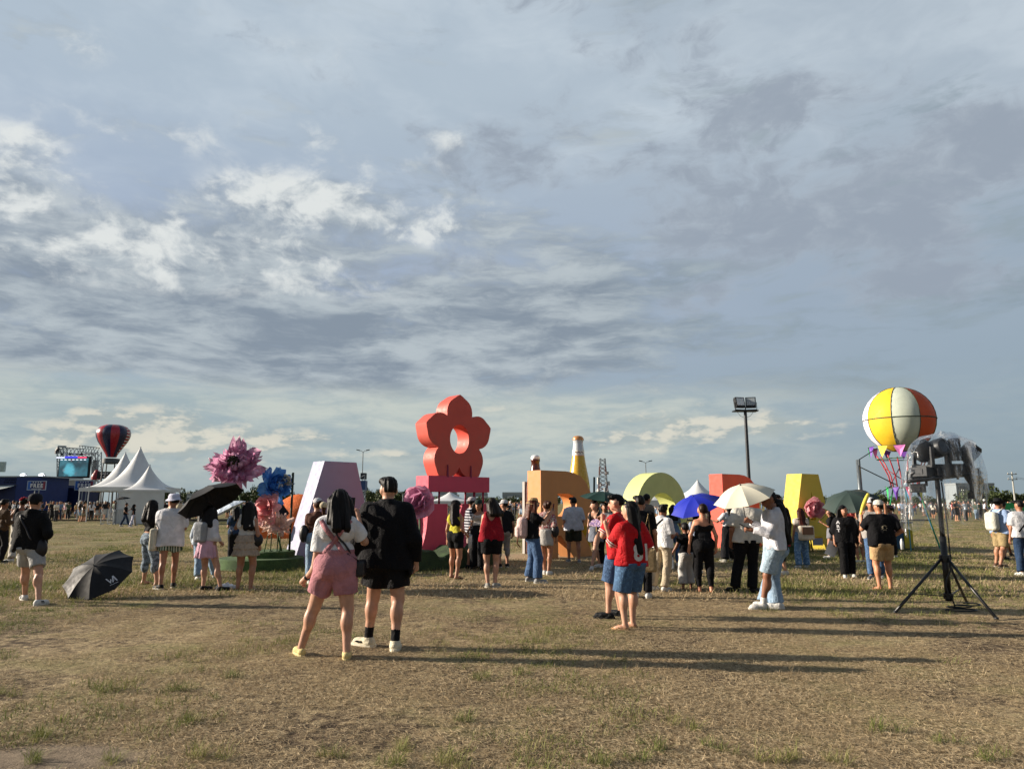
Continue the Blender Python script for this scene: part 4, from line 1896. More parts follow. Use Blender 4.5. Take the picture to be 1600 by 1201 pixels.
# floodlight mast behind the letters
mg = at(1173, 800, 30)
MAST = thing('floodlight_mast', 'tall dark mast with two square floodlights on a crossbar', 'light mast', (mg.x, 30, 0))
DK = paint('#23252a', .45, .12, 3, .5, .5)
zt = at(1173, 642, 30).z
MB().lathe([(.10, 0), (.10, .02), (.085, .05), (.075, zt * .5), (.065, zt)], 12).build('pole', paint('#2a2d31', .45, .1, 3, .5, .4), MAST, True)
MB().box((0, 0, .03), (.8, .8, .06)).build('base_plate', DK, MAST)
MB().box((0, 0, zt), (1.0, .42, .05)).build('platform', DK, MAST)
for sx, yaw_ in ((-.23, R(14)), (.25, R(-16))):
    hd_ = MB()
    hd_.box((0, 0, 0), (.42, .16, .44))
    for q in range(5):
        hd_.box((-.16 + .08 * q, .12, 0), (.02, .10, .38))
    ho = hd_.build('floodlight', paint('#191a1d', .4, .1), MAST, False, (sx, 0, zt + .36), (R(-12), 0, yaw_))
    MB().box((0, -.085, .02), (.34, .012, .32)).build('lamp_glass', paint('#c9d2d6' if sx < 0 else '#8b959b', .12, .1, 3, .8), ho)
    yk = MB()
    for q in (-1, 1):
        yk.box((q * .235, 0, -.16), (.02, .05, .34))
    yk.box((0, 0, -.32), (.49, .05, .02))
    yk.build('yoke', DK, ho)
for q in (-1, 1):
    MB().tube([(q * .35, 0, zt - .03), (q * .22, .01, zt - .2), (q * .06, .03, zt - .28)], .008, 5).build('cable', DK, MAST)


# ------------------------------------------------------------------ paper and ribbon flowers
def ribbon_mat(c, c2, trans=.3):
    key = ('petal', c, c2)
    if key in _mats:
        return _mats[key]
    m, n, b, o = material('petal_cloth')
    tc = n.new('ShaderNodeTexCoord')
    p = E(n, tc.outputs['Object'])
    f = n.noise(p, 7, 4, .6)
    c_ = n.mix(n.ss(f, .3, .7), col_(c), col_(c2))
    n.put(b.inputs['Base Color'], c_)
    b.inputs['Roughness'].default_value = .38
    bump(n, b, n.noise(p, 30, 4, .6), .4, .02)
    t = n.new('ShaderNodeBsdfTranslucent')
    n.put(t.inputs['Color'], c_)
    mx = n.new('ShaderNodeMixShader')
    mx.inputs[0].default_value = trans
    n.nt.links.new(b.outputs[0], mx.inputs[1])
    n.nt.links.new(t.outputs[0], mx.inputs[2])
    n.nt.links.new(mx.outputs[0], o.inputs[0])
    _mats[key] = m
    return m


def petal_mesh(L, Wd, seed, cup=.35, crinkle=.1, frill=.1):
    """one crinkled petal growing along +x, cupped towards +z"""
    r = np.random.default_rng(seed)
    nu, nv = 9, 7
    V, F = [], []
    ph = r.uniform(0, 6.3, 4)
    for i in range(nu):
        t = i / (nu - 1)
        w = Wd * (math.sin(PI * min(t * .62 + .16, 1)) ** .8)
        for j in range(nv):
            s = -1 + 2 * j / (nv - 1)
            x = L * t * (1 - .10 * s * s) + frill * L * t * t * .35 * math.sin(7 * s + ph[0])
            y = w * s * .5
            z = cup * L * t * t + crinkle * L * (math.sin(5.5 * s + ph[1]) * .5 + math.sin(11 * s + 4 * t + ph[2]) * .35) * t + .12 * Wd * s * s
            z += frill * L * .4 * math.sin(9 * t + ph[3]) * t
            V.append((x, y, z))
    for i in range(nu - 1):
        for j in range(nv - 1):
            k = i * nv + j
            F.append((k, k + 1, k + nv + 1, k + nv))
    return mesh_np('petal', np.array(V), np.array(F))


def cloth_flower(label, c, facing, rad, mats, n, wd, seed, stem_to=None, centre=None, stem_mat=None, layers=3, cup=.3, crinkle=.1, frill=.12, group=None, stem_r=.022, tight=0.0):
    """big cloth flower; facing = where its face looks"""
    root = thing('cloth_flower', label, 'cloth flower', (0, 0, 0), 0, group or 'giant cloth flowers')
    f = Vector(facing).normalized()
    q = Vector((0, 0, 1)).rotation_difference(f)
    root.matrix_world = Matrix.Translation(Vector(c)) @ q.to_matrix().to_4x4()
    r = np.random.default_rng(seed)
    variants = [[petal_mesh(rad * s, wd, seed + 10 * i + 100 * j, cup, crinkle, frill) for i in range(3)] for j, s in enumerate((1.0, .82, .62))]
    for j in range(layers):
        for me in variants[j]:
            me.materials.append(mats[min(j, len(mats) - 1)])
        m_ = n - j * max(1, n // 5)
        for i in range(m_):
            a = 2 * PI * (i + .5 * j) / m_ + r.normal() * .2
            tilt = -.25 + tight - .42 * j + r.normal() * .24
            o = link('petal', variants[j][i % 3], None, root)
            o.rotation_euler = (r.normal() * .25, tilt, a)
            s = r.uniform(.8, 1.12)
            o.scale = (s, s * r.uniform(.85, 1.15), s)
            o.location = (.05 * rad * math.cos(a), .05 * rad * math.sin(a), .03 * j)
    if centre:
        cz_ = .14 if label.startswith('huge') else 0
        b = MB()
        for i in range(26):
            a, rr = i * 2.4, rad * .20 * math.sqrt(i / 26)
            b.ball((rr * math.cos(a), rr * math.sin(a), .24 + cz_ + .10 * (1 - (rr / rad / .2) ** 2)), .035, 6, 4)
        b.ball((0, 0, .2 + cz_), (rad * .24, rad * .24, .13), 14, 8)
        b.build('flower_centre', centre, root, True)
    if stem_to is not None:
        inv = root.matrix_world.inverted()
        e = inv @ Vector(stem_to)
        m_ = e * .5 + Vector((0, 0, -.1))
        MB().tube([(0, 0, -.02), m_, e], stem_r, 8).build('stem', stem_mat or paint('#3d5a33', .6), root, True)
    return root


# round two-step platform in turf
pg = ground(413, 893)
PF = thing('flower_platform', 'round two-step green turf platform under the cloth flowers', 'platform', (at(413, 800, pg.y + .85).x, pg.y + .85, 0))
z1_ = .26
MB().lathe([(.96, 0), (.98, .02), (.98, z1_ - .02), (.96, z1_), (.50, z1_ + .002)], 48).build('lower_step', TURF2, PF, 'auto')
MB().lathe([(.58, z1_ - .02), (.60, z1_ + .12), (.58, z1_ + .15), (.0, z1_ + .152)], 48).build('upper_step', TURF2, PF, 'auto', (.14, .12, 0))
pY = PF.location.y
PK1, PK2 = ribbon_mat('#c98aac', '#e6bcd2', .4), ribbon_mat('#b8739a', '#d6a2be', .4)
ztop = z1_ + .15
c1 = at(367, 733, pY)
cloth_flower('huge mauve pink crinkled cloth flower on a leaning stem', c1, (.16, -.86, .48), .66, [PK1, PK2, PK1], 14, .34, 1,
             (at(392, 800, pY + .1).x, pY + .1, ztop), paint('#2a2415', .9, .5, 20), None, 3, .20, .24, .34, None, .022, .22)
BL1, BL2 = ribbon_mat('#3a7fd0', '#74aee6'), ribbon_mat('#1f55a0', '#3f7fcb')
cloth_flower('bright blue cloth flower facing right on the platform', at(425, 762, pY - .1), (.75, -.55, .25), .46, [BL1, BL2, BL1], 12, .36, 2,
             (at(440, 860, pY - .1).x, pY - .1, ztop), paint('#d8d4c8', .7), None, 3, .35, .14, .2)
CP1, CP2 = ribbon_mat('#eaa0a4', '#f6c8c4', .55), ribbon_mat('#e08c92', '#f0b2b2', .55)
cloth_flower('coral pink pleated cloth flower on a thin upright stem', at(421, 795, pY - .35), (-.15, -.95, .25), .42, [CP1, CP2, CP1], 18, .24, 3,
             (at(413, 860, pY - .35).x, pY - .35, ztop), None, None, 2, .12, .08, .08, None, .012)
PB1 = ribbon_mat('#d9b3a4', '#ecd2c4', .45)
cloth_flower('small pale blush cloth flower with ragged strips', at(436, 822, pY - .40), (.1, -.9, .35), .36, [PB1], 20, .10, 4,
             (at(437, 862, pY - .4).x, pY - .4, ztop), None, None, 2, .05, .10, .16, None, .012)
WH1 = ribbon_mat('#cfcfc4', '#e8e6dc', .4)
cloth_flower('small round cream cloth rose beside the green stake', at(446, 752, pY - .02), (.35, -.9, .1), .18, [WH1], 9, .2, 5,
             None, None, None, 3, .6, .05, .05, None, .012)
STK = thing('stake', 'tall thin dark green stake beside the blue flower', 'stake', (at(455, 800, pY).x, pY, 0))
zs_ = at(455, 738, pY).z
MB().tube([(0, 0, ztop - .02), (0, 0, zs_)], .028, 8).build('pole', paint('#1f2f22', .6), STK, True)
for q in range(4):
    MB().box((0, -.03, zs_ - .05 - .12 * q), (.05, .03, .03)).build('clip', paint('#2b3a2c', .6), STK)
for px in (433, 425):
    o = thing('stem', 'bare thin stem standing on the turf platform', 'stem', (at(px, 820, pY - .2).x, pY - .2 + .1 * (px > 430), ztop), 0, 'bare stems on the platform')
    MB().tube([(0, 0, 0), (0, 0, at(px, 815, pY).z - ztop)], .013, 8).build('rod', paint('#33482f', .6), o, True)
    MB().lathe([(.05, 0), (.05, .012), (.016, .02)], 12).build('foot_plate', paint('#33482f', .6), o)
# flowers fixed near the letters
PL1, PL2 = ribbon_mat('#cf8aa8', '#e4b0c6', .4), ribbon_mat('#bf749a', '#d8a0bc', .4)
cloth_flower('dusky pink cloth flower in front of the left post of the U', at(655, 787, ug.y - .9), (-.1, -.95, .2), .36, [PL1, PL2], 8, .5, 6,
             (at(655, 860, ug.y - .9).x, ug.y - .9, .0), None, None, 2, .3, .10, .1)
yg = ground(1240, 862)
cloth_flower('pink cloth flower on the front of the yellow letter A', at(1264, 794, yg.y + .3), (.3, -.95, .05), .42, [ribbon_mat('#cf8a94', '#e3a9b0', .4)], 9, .46, 7,
             (at(1270, 862, yg.y + .2).x, yg.y + .2, 0), None, None, 3, .45, .10, .1)
CRM = ribbon_mat('#d9605e', '#ee9a93', .4)
cloth_flower('coral red cloth flower under the dark green umbrella', at(1326, 795, yg.y - 1.2), (.0, -.95, .25), .34, [CRM], 12, .3, 8,
             (at(1326, 865, yg.y - 1.2).x, yg.y - 1.2, 0), None, None, 3, .25, .1, .1)

# giant bottles behind the R
rg = ground(846, 874)


def bottle(label, px, Y, prof, mats, cap_prof, cap_mat, splits):
    c = at(px, 800, Y)
    root = thing('giant_bottle', label, 'bottle', (c.x, Y, 0), 0, 'giant bottle props behind the R')
    for nm, a, b_, m in splits:
        MB().lathe([p for p in prof if a - 1e-6 <= p[1] <= b_ + 1e-6], 28).build(nm, m, root, True)
    nb = 21
    cb = MB()
    rows = []
    for i, (r, z) in enumerate(cap_prof):
        rows.append((r, z))
    vs, fs, n = [], [], nb * 2
    for i, (r, z) in enumerate(rows):
        for j in range(n):
            rr = r * (1 + (.035 if j % 2 else -.02) * (1 if i < 2 else 0))
            w = 2 * PI * j / n
            vs.append((rr * math.cos(w), rr * math.sin(w), z))
    for i in range(len(rows) - 1):
        for j in range(n):
            fs.append((i * n + j, i * n + (j + 1) % n, (i + 1) * n + (j + 1) % n, (i + 1) * n + j))
    fs.append(tuple((len(rows) - 1) * n + j for j in range(n)))
    cb.add(vs, fs)
    cb.build('bottle_cap', cap_mat, root, True)
    return root


def zpx(py, Y, px=900):
    return at(px, py, Y).z


Yb = rg.y + 1.75
zc = zpx(682, Yb)
s_b = Yb / F_PX
yl_prof = [(.30, 0), (.33, .04), (.34, 1.2), (.34, zpx(760, Yb)), (.30, zpx(745, Yb)), (.225, zpx(725, Yb)), (.185, zpx(711, Yb)), (.172, zpx(702, Yb)), (.150, zpx(694, Yb)), (.15, zpx(690, Yb)), (.165, zpx(688.5, Yb)), (.165, zpx(687, Yb))]
GOLD = paint('#c9a02c', .25, .08, 3, .6)
PINKL = paint('#d79a84', .3, .08)
GLS = paint('#c6ccd0', .15, .08, 3, .8)
bt = bottle('giant yellow drink bottle with clear neck and gold crown cap', 905, Yb, yl_prof, None,
            [(.165, zpx(688, Yb)), (.17, zpx(686.5, Yb)), (.162, zpx(684, Yb)), (.12, zpx(681.5, Yb)), (.03, zpx(680.5, Yb))], paint('#c98d5a', .35, .1, 3, .5, .5),
            [('bottle_body', 0, zpx(711, Yb), GOLD), ('bottle_neck', zpx(711, Yb), 9, GLS)])
MB().lathe([(.187, zpx(711.5, Yb)), (.186, zpx(709, Yb)), (.182, zpx(703.5, Yb))], 28).build('neck_label', paint('#e6e2d8', .5, .05), bt, True)
lt_ = MB()
for q in range(3):
    w = -PI / 2 - .5 + .5 * q
    lt_.box((.187 * math.cos(w), .187 * math.sin(w), zpx(706.5, Yb)), (.07, .012, .022), w + PI / 2)
    lt_.box((.187 * math.cos(w + .2), .187 * math.sin(w + .2), zpx(708.6, Yb)), (.05, .012, .014), w + .2 + PI / 2)
lt_.build('neck_print', paint('#6b3a30', .6), bt)
MB().lathe([(.190, zpx(713.5, Yb)), (.188, zpx(711.2, Yb))], 28).build('neck_band', PINKL, bt, True)
Yc = rg.y + 2.3
br_prof = [(.27, 0), (.3, .04), (.3, zpx(765, Yc)), (.26, zpx(752, Yc)), (.17, zpx(738, Yc)), (.135, zpx(728, Yc)), (.125, zpx(722, Yc)), (.14, zpx(721, Yc)), (.145, zpx(718, Yc)), (.13, zpx(716, Yc))]
BRN = paint('#4a1f18', .25, .1, 3, .6)
bottle('giant brown bottle with white crown cap behind the R', 837, Yc, br_prof, None,
       [(.137, zpx(717, Yc)), (.14, zpx(715, Yc)), (.132, zpx(713, Yc)), (.10, zpx(711.3, Yc)), (.03, zpx(710.5, Yc))], paint('#d9dadb', .35, .05),
       [('bottle_body', 0, zpx(738, Yc), BRN), ('bottle_neck', zpx(738, Yc), 9, BRN)])
# dark upright bar by the R and the plain board behind it
o = thing('stake', 'leaning thin dark green stake right of the R', 'stake', (at(928, 800, Yb).x, Yb, 0))
MB().tube([(-.03, 0, 0), (.03, 0, zpx(745, Yb))], .03, 8).build('pole', paint('#1f2f2a', .6), o, True)
bo = thing('info_board', 'tall white board with dark print standing behind the orange R', 'board', (at(824, 800, Yc + .3).x, Yc + .3, 0), R(60))
MB().box((0, 0, 1.1), (.5, .08, 2.2)).build('panel', paint('#cfcfca', .6), bo)
MB().box((0, -.045, 1.75), (.42, .012, .5)).build('print', paint('#8a4a3c', .6), bo)

# ------------------------------------------------------------------ hot-air balloon prop on the right
bY = 24.5
bc = at(1405, 656, bY)
br = 1.13
BAL = thing('balloon_prop', 'round hot-air balloon prop in yellow cream and orange panels with bunting', 'balloon', (bc.x, bY, 0))
zb = bc.z


def fabric_panel(c, v=.10):
    return paint(c, .62, v, 2.2, .3, 0, 0, .12)


def gore(r, n, prof_z, seg=6, bulge=.0):
    """one lengthwise panel of a balloon, centred on +x"""
    V, F = [], []
    w = 2 * PI / n
    for rr, z in prof_z:
        for j in range(seg + 1):
            a = (j / seg - .5) * w
            k = 1 + bulge * math.cos(a * PI / w) * rr
            V.append((rr * k * math.cos(a), rr * k * math.sin(a), z))
    m = seg + 1
    for i in range(len(prof_z) - 1):
        for j in range(seg):
            F.append((i * m + j, i * m + j + 1, (i + 1) * m + j + 1, (i + 1) * m + j))
    b = MB()
    b.add(V, F)
    return b.mesh('balloon_panel', True)


colsB = ['#e2b92c', '#bcc4b4', '#c4522c', '#e2b92c', '#d9cfe0', '#e6e0e8', '#d6a8c0', '#e6e0ea']
up_ = [(br * math.cos(R(e)), br * math.sin(R(e))) for e in (1, 12, 24, 36, 48, 60, 72, 82, 89)]
dn_ = [(br * math.cos(R(e)) * .995, br * math.sin(R(e))) for e in (-72, -60, -48, -36, -24, -12, -1)]
gu, gd = gore(br, 8, up_, 6, .01), gore(br, 8, dn_, 6, .01)
base_a = math.atan2(-bc.y, -bc.x)          # towards the camera
for i in range(8):
    # panels seen from the camera, left to right: lilac, yellow, cream, orange
    a = base_a + R(11) + (i - 1) * 2 * PI / 8
    for me in (gu, gd):
        o = link('balloon_panel', me, None, BAL, (0, 0, zb), (0, 0, a))
        if not me.materials:
            me.materials.append(fabric_panel(colsB[0]))
        o.material_slots[0].link = 'OBJECT'
        o.material_slots[0].material = fabric_panel(colsB[i])
hoop = MB()
n_ = 48
hoop.tube([(br * 1.006 * math.cos(2 * PI * j / n_), br * 1.006 * math.sin(2 * PI * j / n_), zb) for j in range(n_ + 1)], .014, 6, False)
for i in range(8):
    a = base_a + R(11) + (i - .5) * 2 * PI / 8
    hoop.tube([(br * 1.006 * math.cos(R(e)) * math.cos(a), br * 1.006 * math.cos(R(e)) * math.sin(a), zb + br * 1.006 * math.sin(R(e))) for e in range(-70, 91, 10)], .010, 5, False)
hoop.build('seam_frame', paint('#3d4a3a', .6), BAL, True)
zr1, zr2 = at(1400, 716, bY).z, at(1400, 762, bY).z
red = paint('#a8323a', .5, .1)
rr1, rr2 = .80, .42
for i in range(8):
    a = base_a + R(12) + i * PI / 4
    MB().tube([(rr1 * math.cos(a), rr1 * math.sin(a), zr1 + .1), (rr1 * .78 * math.cos(a), rr1 * .78 * math.sin(a), zr1 - .25),
               (rr2 * 1.15 * math.cos(a), rr2 * 1.15 * math.sin(a), zr1 - .6), (rr2 * math.cos(a), rr2 * math.sin(a), zr2)], .022, 7).build('frame_tube', red, BAL, True)
dkred = paint('#7c2b33', .5, .1)
for i in range(4):
    a, b_ = base_a + R(12) + i * PI / 2, base_a + R(12) + (i + 1) * PI / 2
    MB().tube([(.62 * math.cos(a), .62 * math.sin(a), zr1 - .3), (rr2 * math.cos(b_), rr2 * math.sin(b_), zr2 + .15)], .016, 6).build('brace', dkred, BAL, True)
for r_, z in ((rr2, zr2), (.80, zr1 - .02)):
    MB().tube([(r_ * math.cos(2 * PI * j / 24), r_ * math.sin(2 * PI * j / 24), z) for j in range(25)], .018, 6, False).build('ring', paint('#35562f', .6), BAL, True)
for i, c_ in enumerate(['#2a7f8f', '#2f9a57', '#2b6c9d', '#43a06a', '#2a7f8f', '#2f9a57']):
    a = base_a + i * PI / 3
    MB().tube([(rr2 * math.cos(a), rr2 * math.sin(a), zr2), (1.0 * math.cos(a), 1.0 * math.sin(a), .0)], .018, 6).build('rope', paint(c_, .5), BAL)

def bunting(parent, pts, cols, w, h, seed):
    """string of triangular pennants"""
    r = np.random.default_rng(seed)
    pts = [Vector(p) for p in pts]
    sb = MB()
    sb.tube(pts, .008, 5, False)
    sb.build('string', paint('#3a3f3a', .7), parent)
    for i in range(len(pts) - 1):
        a, b_ = pts[i], pts[i + 1]
        m_ = (a + b_) / 2
        d = (b_ - a).normalized()
        nn = d.cross(Vector((0, 0, 1))).normalized() * r.uniform(-.06, .06)
        p, q = m_ - d * w / 2, m_ + d * w / 2
        t = m_ + Vector((0, 0, -h)) + nn + d * r.uniform(-.04, .04)
        mid = (p + q) / 2 + Vector((0, 0, -h * .4)) - nn * .7
        off_ = d.cross(Vector((0, 0, 1))).normalized() * .004
        f = MB()
        f.add([p, q, (q + t) / 2, t, (p + t) / 2, mid], [(0, 1, 5), (1, 2, 5), (2, 3, 5), (3, 4, 5), (4, 0, 5)])
        f.build('pennant', paint(cols[i % len(cols)], .6, .1), parent)


pc = ['#7d4bb0', '#d97fc0', '#2fa85a', '#6a3fa0', '#d8c531', '#d97fc0', '#2fa85a', '#7d4bb0']
for rad_, z, w_, h_, n_, s_ in ((1.06, at(1400, 697, bY).z, .36, .40, 12, 1), (.62, at(1400, 760, bY).z, .24, .46, 9, 2)):
    cols = pc if s_ == 1 else ['#c23b6a', '#d8c531', '#2fa85a', '#5a3592', '#c23b6a', '#d8c531', '#2fa85a', '#5a3592', '#2f7fa8']
    bunting(BAL, [(rad_ * math.cos(base_a - PI + .2 + 2 * PI * j / n_), rad_ * math.sin(base_a - PI + .2 + 2 * PI * j / n_), z - .03 * (j % 2)) for j in range(n_ + 1)], cols, w_, h_, s_)
# steel pole with stays at its left
sp = at(1347, 800, bY)
SP_ = thing('support_pole', 'grey steel pole with slanting stays left of the balloon prop', 'pole', (sp.x, bY, 0))
zt_ = at(1347, 718, bY).z
STEEL = paint('#6d7478', .4, .15, 5, .5, .6)
MB().tube([(0, 0, 0), (0, 0, zt_)], [.085, .07], 12).build('pole', STEEL, SP_, True)
dx = bc.x - sp.x
for z0, x1, z1 in ((zt_ - .02, dx - .85, at(1370, 700, bY).z), (zt_ - .22, dx - .3, at(1395, 757, bY).z), (at(1347, 789, bY).z, dx - .45, at(1387, 758, bY).z)):
    MB().tube([(0, 0, z0), (x1, 0, z1)], .018, 6).build('stay', paint('#3d474b', .4, .1, 5, .5, .5), SP_)
MB().box((0, -.08, zt_ - .1), (.05, .05, .2)).build('clamp', STEEL, SP_)

# yellow and green bin
bg_ = ground(1414, 859)
BIN = thing('rubbish_bin', 'tall square bin with yellow front panel and dark green sides', 'bin', (bg_.x, bg_.y + .35, 0), R(12))
GRN = paint('#20463a', .6, .15, 5, .4, 0, .3)
MB().box((0, 0, .45), (.62, .62, .86)).build('body', GRN, BIN)
MB().box((.13, -.318, .46), (.33, .02, .80)).build('front_panel', paint('#b5a41f', .6, .12, 5, .4, 0, .3), BIN)
MB().box((0, 0, .90), (.68, .68, .05)).build('lid', paint('#3b4a42', .6), BIN)
MB().box((-.20, -.318, .46), (.26, .02, .8)).build('side_panel', paint('#1d4a66', .6, .12), BIN)
MB().box((.36, 0, .72), (.05, .12, .18)).build('handle', DK, BIN)

# ------------------------------------------------------------------ stage-light stand wrapped in clear plastic
lg = ground(1484, 953)
LS = thing('light_stand', 'black tripod stand holding stage lights near the right edge', 'light stand', (lg.x, lg.y, 0))
BLK = paint('#101113', .38, .1, 6, .5)
BLK2 = paint('#1b1d21', .5, .15, 6, .45)
lY = lg.y


def lsp(px, py, dy=0.0):
    p = at(px, py, lY + dy)
    return Vector((p.x - lg.x, dy, p.z))


ztop_ = lsp(1484, 742).z
MB().tube([(0, 0, .13), (0, 0, 1.05)], .045, 14).build('pole', BLK, LS, True)
MB().tube([(0, 0, 1.0), (0, 0, ztop_)], .034, 14).build('inner_pole', BLK, LS, True)
hubz = lsp(1484, 872).z
cb_ = MB()
cb_.lathe([(.03, -.05), (.07, -.05), (.075, 0), (.07, .05), (.03, .05)], 14, (0, 0, hubz))
cb_.build('collar', BLK, LS, 'auto')
MB().lathe([(.03, -.04), (.065, -.04), (.065, .04), (.03, .04)], 14, (0, 0, .20)).build('lower_collar', BLK, LS, 'auto')
foot_px = [(1399, 958), (1557, 968), (1512, 945)]
feet_l = []
for px, py in foot_px:
    g_ = ground(px, py)
    feet_l.append(Vector((g_.x - lg.x, g_.y - lg.y, .02)))
for f_ in feet_l:
    d = f_.normalized()
    top_ = Vector((d.x * .06, d.y * .06, hubz))
    lgm = MB().tube([top_, f_], .021, 10).build('leg', BLK, LS, True)
    MB().ball(tuple(f_), (.03, .03, .022), 8, 6).build('rubber_foot', BLK2, lgm, True)
    mid = top_.lerp(f_, .66)
    MB().bar((d.x * .06, d.y * .06, .20), mid, .022, .014).build('brace', BLK, LS)
# cable and small things at the foot
cab = []
for i in range(40):
    t = i / 39
    cab.append((.05 + .16 * math.sin(t * 9) * t, -.03 + .10 * math.cos(t * 7) * t, max(.02, hubz * (1 - t * 2.2))))
MB().tube([(.045, -.03, ztop_ - .1), (.06, -.04, 1.2), (.07, -.03, .7)] + [(.05 - .12 * math.sin(t * PI), -.08, .6 - .5 * t) for t in (.1, .3, .5, .7, .9)] +
          [(.1 + .22 * math.sin(a), -.1 + .12 * math.cos(a), .02) for a in np.linspace(0, 9, 24)], .010, 6).build('power_cable', BLK2, LS, True)
MB().tube([(.12 + .14 * math.cos(a) + .02 * a, .1 + .1 * math.sin(a), .02 + .004 * a) for a in np.linspace(0, 15, 40)], .010, 6).build('cable_coil', BLK2, LS, True)
# truss bar
pL, pR = lsp(1420, 752, -.10), lsp(1533, 739, .05)
pL2, pR2 = lsp(1424, 746, .18), lsp(1530, 742, .30)
MB().tube([pL, pR], .028, 10).build('crossbar', BLK, LS, True)
MB().tube([pL2, pR2], .024, 10).build('crossbar', BLK, LS, True)
for t in (.0, .33, .58, 1.0):
    MB().bar(pL.lerp(pR, t), pL2.lerp(pR2, t), .05, .02).build('crossbar_plate', BLK, LS)


def stage_light(label, px, py, dy, yaw, pitch, s=1.0, kind='head'):
    c = at(px, py, lY + dy)
    r = thing('stage_light', label, 'stage light', c, R(yaw), 'stage lights on the wrapped stand')
    r.rotation_euler = (0, 0, R(yaw))
    h = MB()
    if kind == 'head':
        h.lathe([(.02, -.16), (.095, -.15), (.125, -.10), (.13, .0), (.125, .09), (.10, .13), (.085, .13), (.085, .10), (.01, .10)], 20)
    else:
        h.box((0, 0, 0), (.10, .13, .34))
        for q in range(5):
            h.box((.055, 0, -.12 + q * .06), (.012, .12, .015))
            h.box((-.055, 0, -.12 + q * .06), (.012, .12, .015))
    M_ = Matrix.Rotation(R(pitch), 4, 'X')
    me = h.mesh('head', 'auto')
    me.transform(M_ @ Matrix.Scale(s, 4))
    hd_ = link('head', me, paint('#1d2024', .45, .12, 8, .4), r)
    if kind == 'head':
        l_ = MB().disc((0, 0, .102), .083, 20).mesh('lens')
        l_.transform(M_ @ Matrix.Scale(s, 4))
        link('lens', l_, paint('#3a4148', .08, .05, 3, .8), hd_)
        bk = MB().lathe([(.01, -.165), (.07, -.165), (.08, -.155)], 16).mesh('back_plate', 'auto')
        bk.transform(M_ @ Matrix.Scale(s, 4))
        link('back_plate', bk, paint('#4a4f55', .4, .1), hd_)
    y = MB()
    for q in (-1, 1):
        y.box((q * .15 * s, 0, -.10 * s), (.028, .06, .28 * s))
    y.box((0, 0, -.235 * s), (.33 * s, .08, .035))
    y.build('yoke', paint('#1a1c20', .4, .1, 8), r)
    b = MB()
    b.box((0, 0, -.31 * s), (.24 * s, .20 * s, .13 * s))
    b.box((0, -.105 * s, -.31 * s), (.12 * s, .01, .07 * s))
    b.build('base', BLK2, r)
    MB().tube([(0, 0, -.37 * s), (0, 0, -.45 * s)], .018, 8).build('clamp', DK, r)
    return r


stage_light('round stage light seen from behind, second from the left under the plastic', 1466, 700, .05, 8, 80, 1.1)
stage_light('tilted stage light leftmost under the clear plastic', 1441, 703, .10, -70, 30, 1.05)
stage_light('upright slim bar light in the middle under the plastic', 1492, 702, .10, 5, 0, 1.0, 'bar')
stage_light('tilted stage light rightmost under the clear plastic', 1515, 706, .08, 60, 40, 1.0)
stage_light('stage light hanging below the right end of the crossbar', 1522, 748, .12, 40, 150, .8)
stage_light('low stage light at the left end of the crossbar', 1432, 738, .22, -40, 130, .8)


def plastic_material():
    m, n, b, o = material('clear_plastic_film')
    tc = n.new('ShaderNodeTexCoord')
    p = E(n, tc.outputs['Object'])
    x, y, z = n.xyz(p)
    w1 = n.noise(n.comb(x * 9.0, y * 9.0, z * 2.2), 1, 3, .5, .6)
    w2 = n.noise(p, 22, 3, .5, .4)
    bp = n.new('ShaderNodeBump')
    bp.inputs['Strength'].default_value = .7
    bp.inputs['Distance'].default_value = .06
    n.put(bp.inputs['Height'], w1 + w2 * .25)
    gl = n.new('ShaderNodeBsdfGlossy')
    gl.inputs['Roughness'].default_value = .12
    gl.inputs['Color'].default_value = (1, 1, 1, 1)
    n.nt.links.new(bp.outputs[0], gl.inputs['Normal'])
    df = n.new('ShaderNodeBsdfTranslucent')
    df.inputs['Color'].default_value = (.8, .82, .84, 1)
    tr = n.new('ShaderNodeBsdfTransparent')
    tr.inputs['Color'].default_value = (.93, .94, .95, 1)
    lw = n.new('ShaderNodeLayerWeight')
    lw.inputs['Blend'].default_value = .22
    n.nt.links.new(bp.outputs[0], lw.inputs['Normal'])
    f = (E(n, lw.outputs['Fresnel']) * .46 + .008).clamp()
    mx = n.new('ShaderNodeMixShader')
    n.put(mx.inputs[0], f)
    n.nt.links.new(tr.outputs[0], mx.inputs[1])
    n.nt.links.new(gl.outputs[0], mx.inputs[2])
    m2 = n.new('ShaderNodeMixShader')
    n.put(m2.inputs[0], n.ss(w1, .46, .70, .05, .30))
    n.nt.links.new(mx.outputs[0], m2.inputs[1])
    n.nt.links.new(df.outputs[0], m2.inputs[2])
    n.nt.links.new(m2.outputs[0], o.inputs[0])
    return m


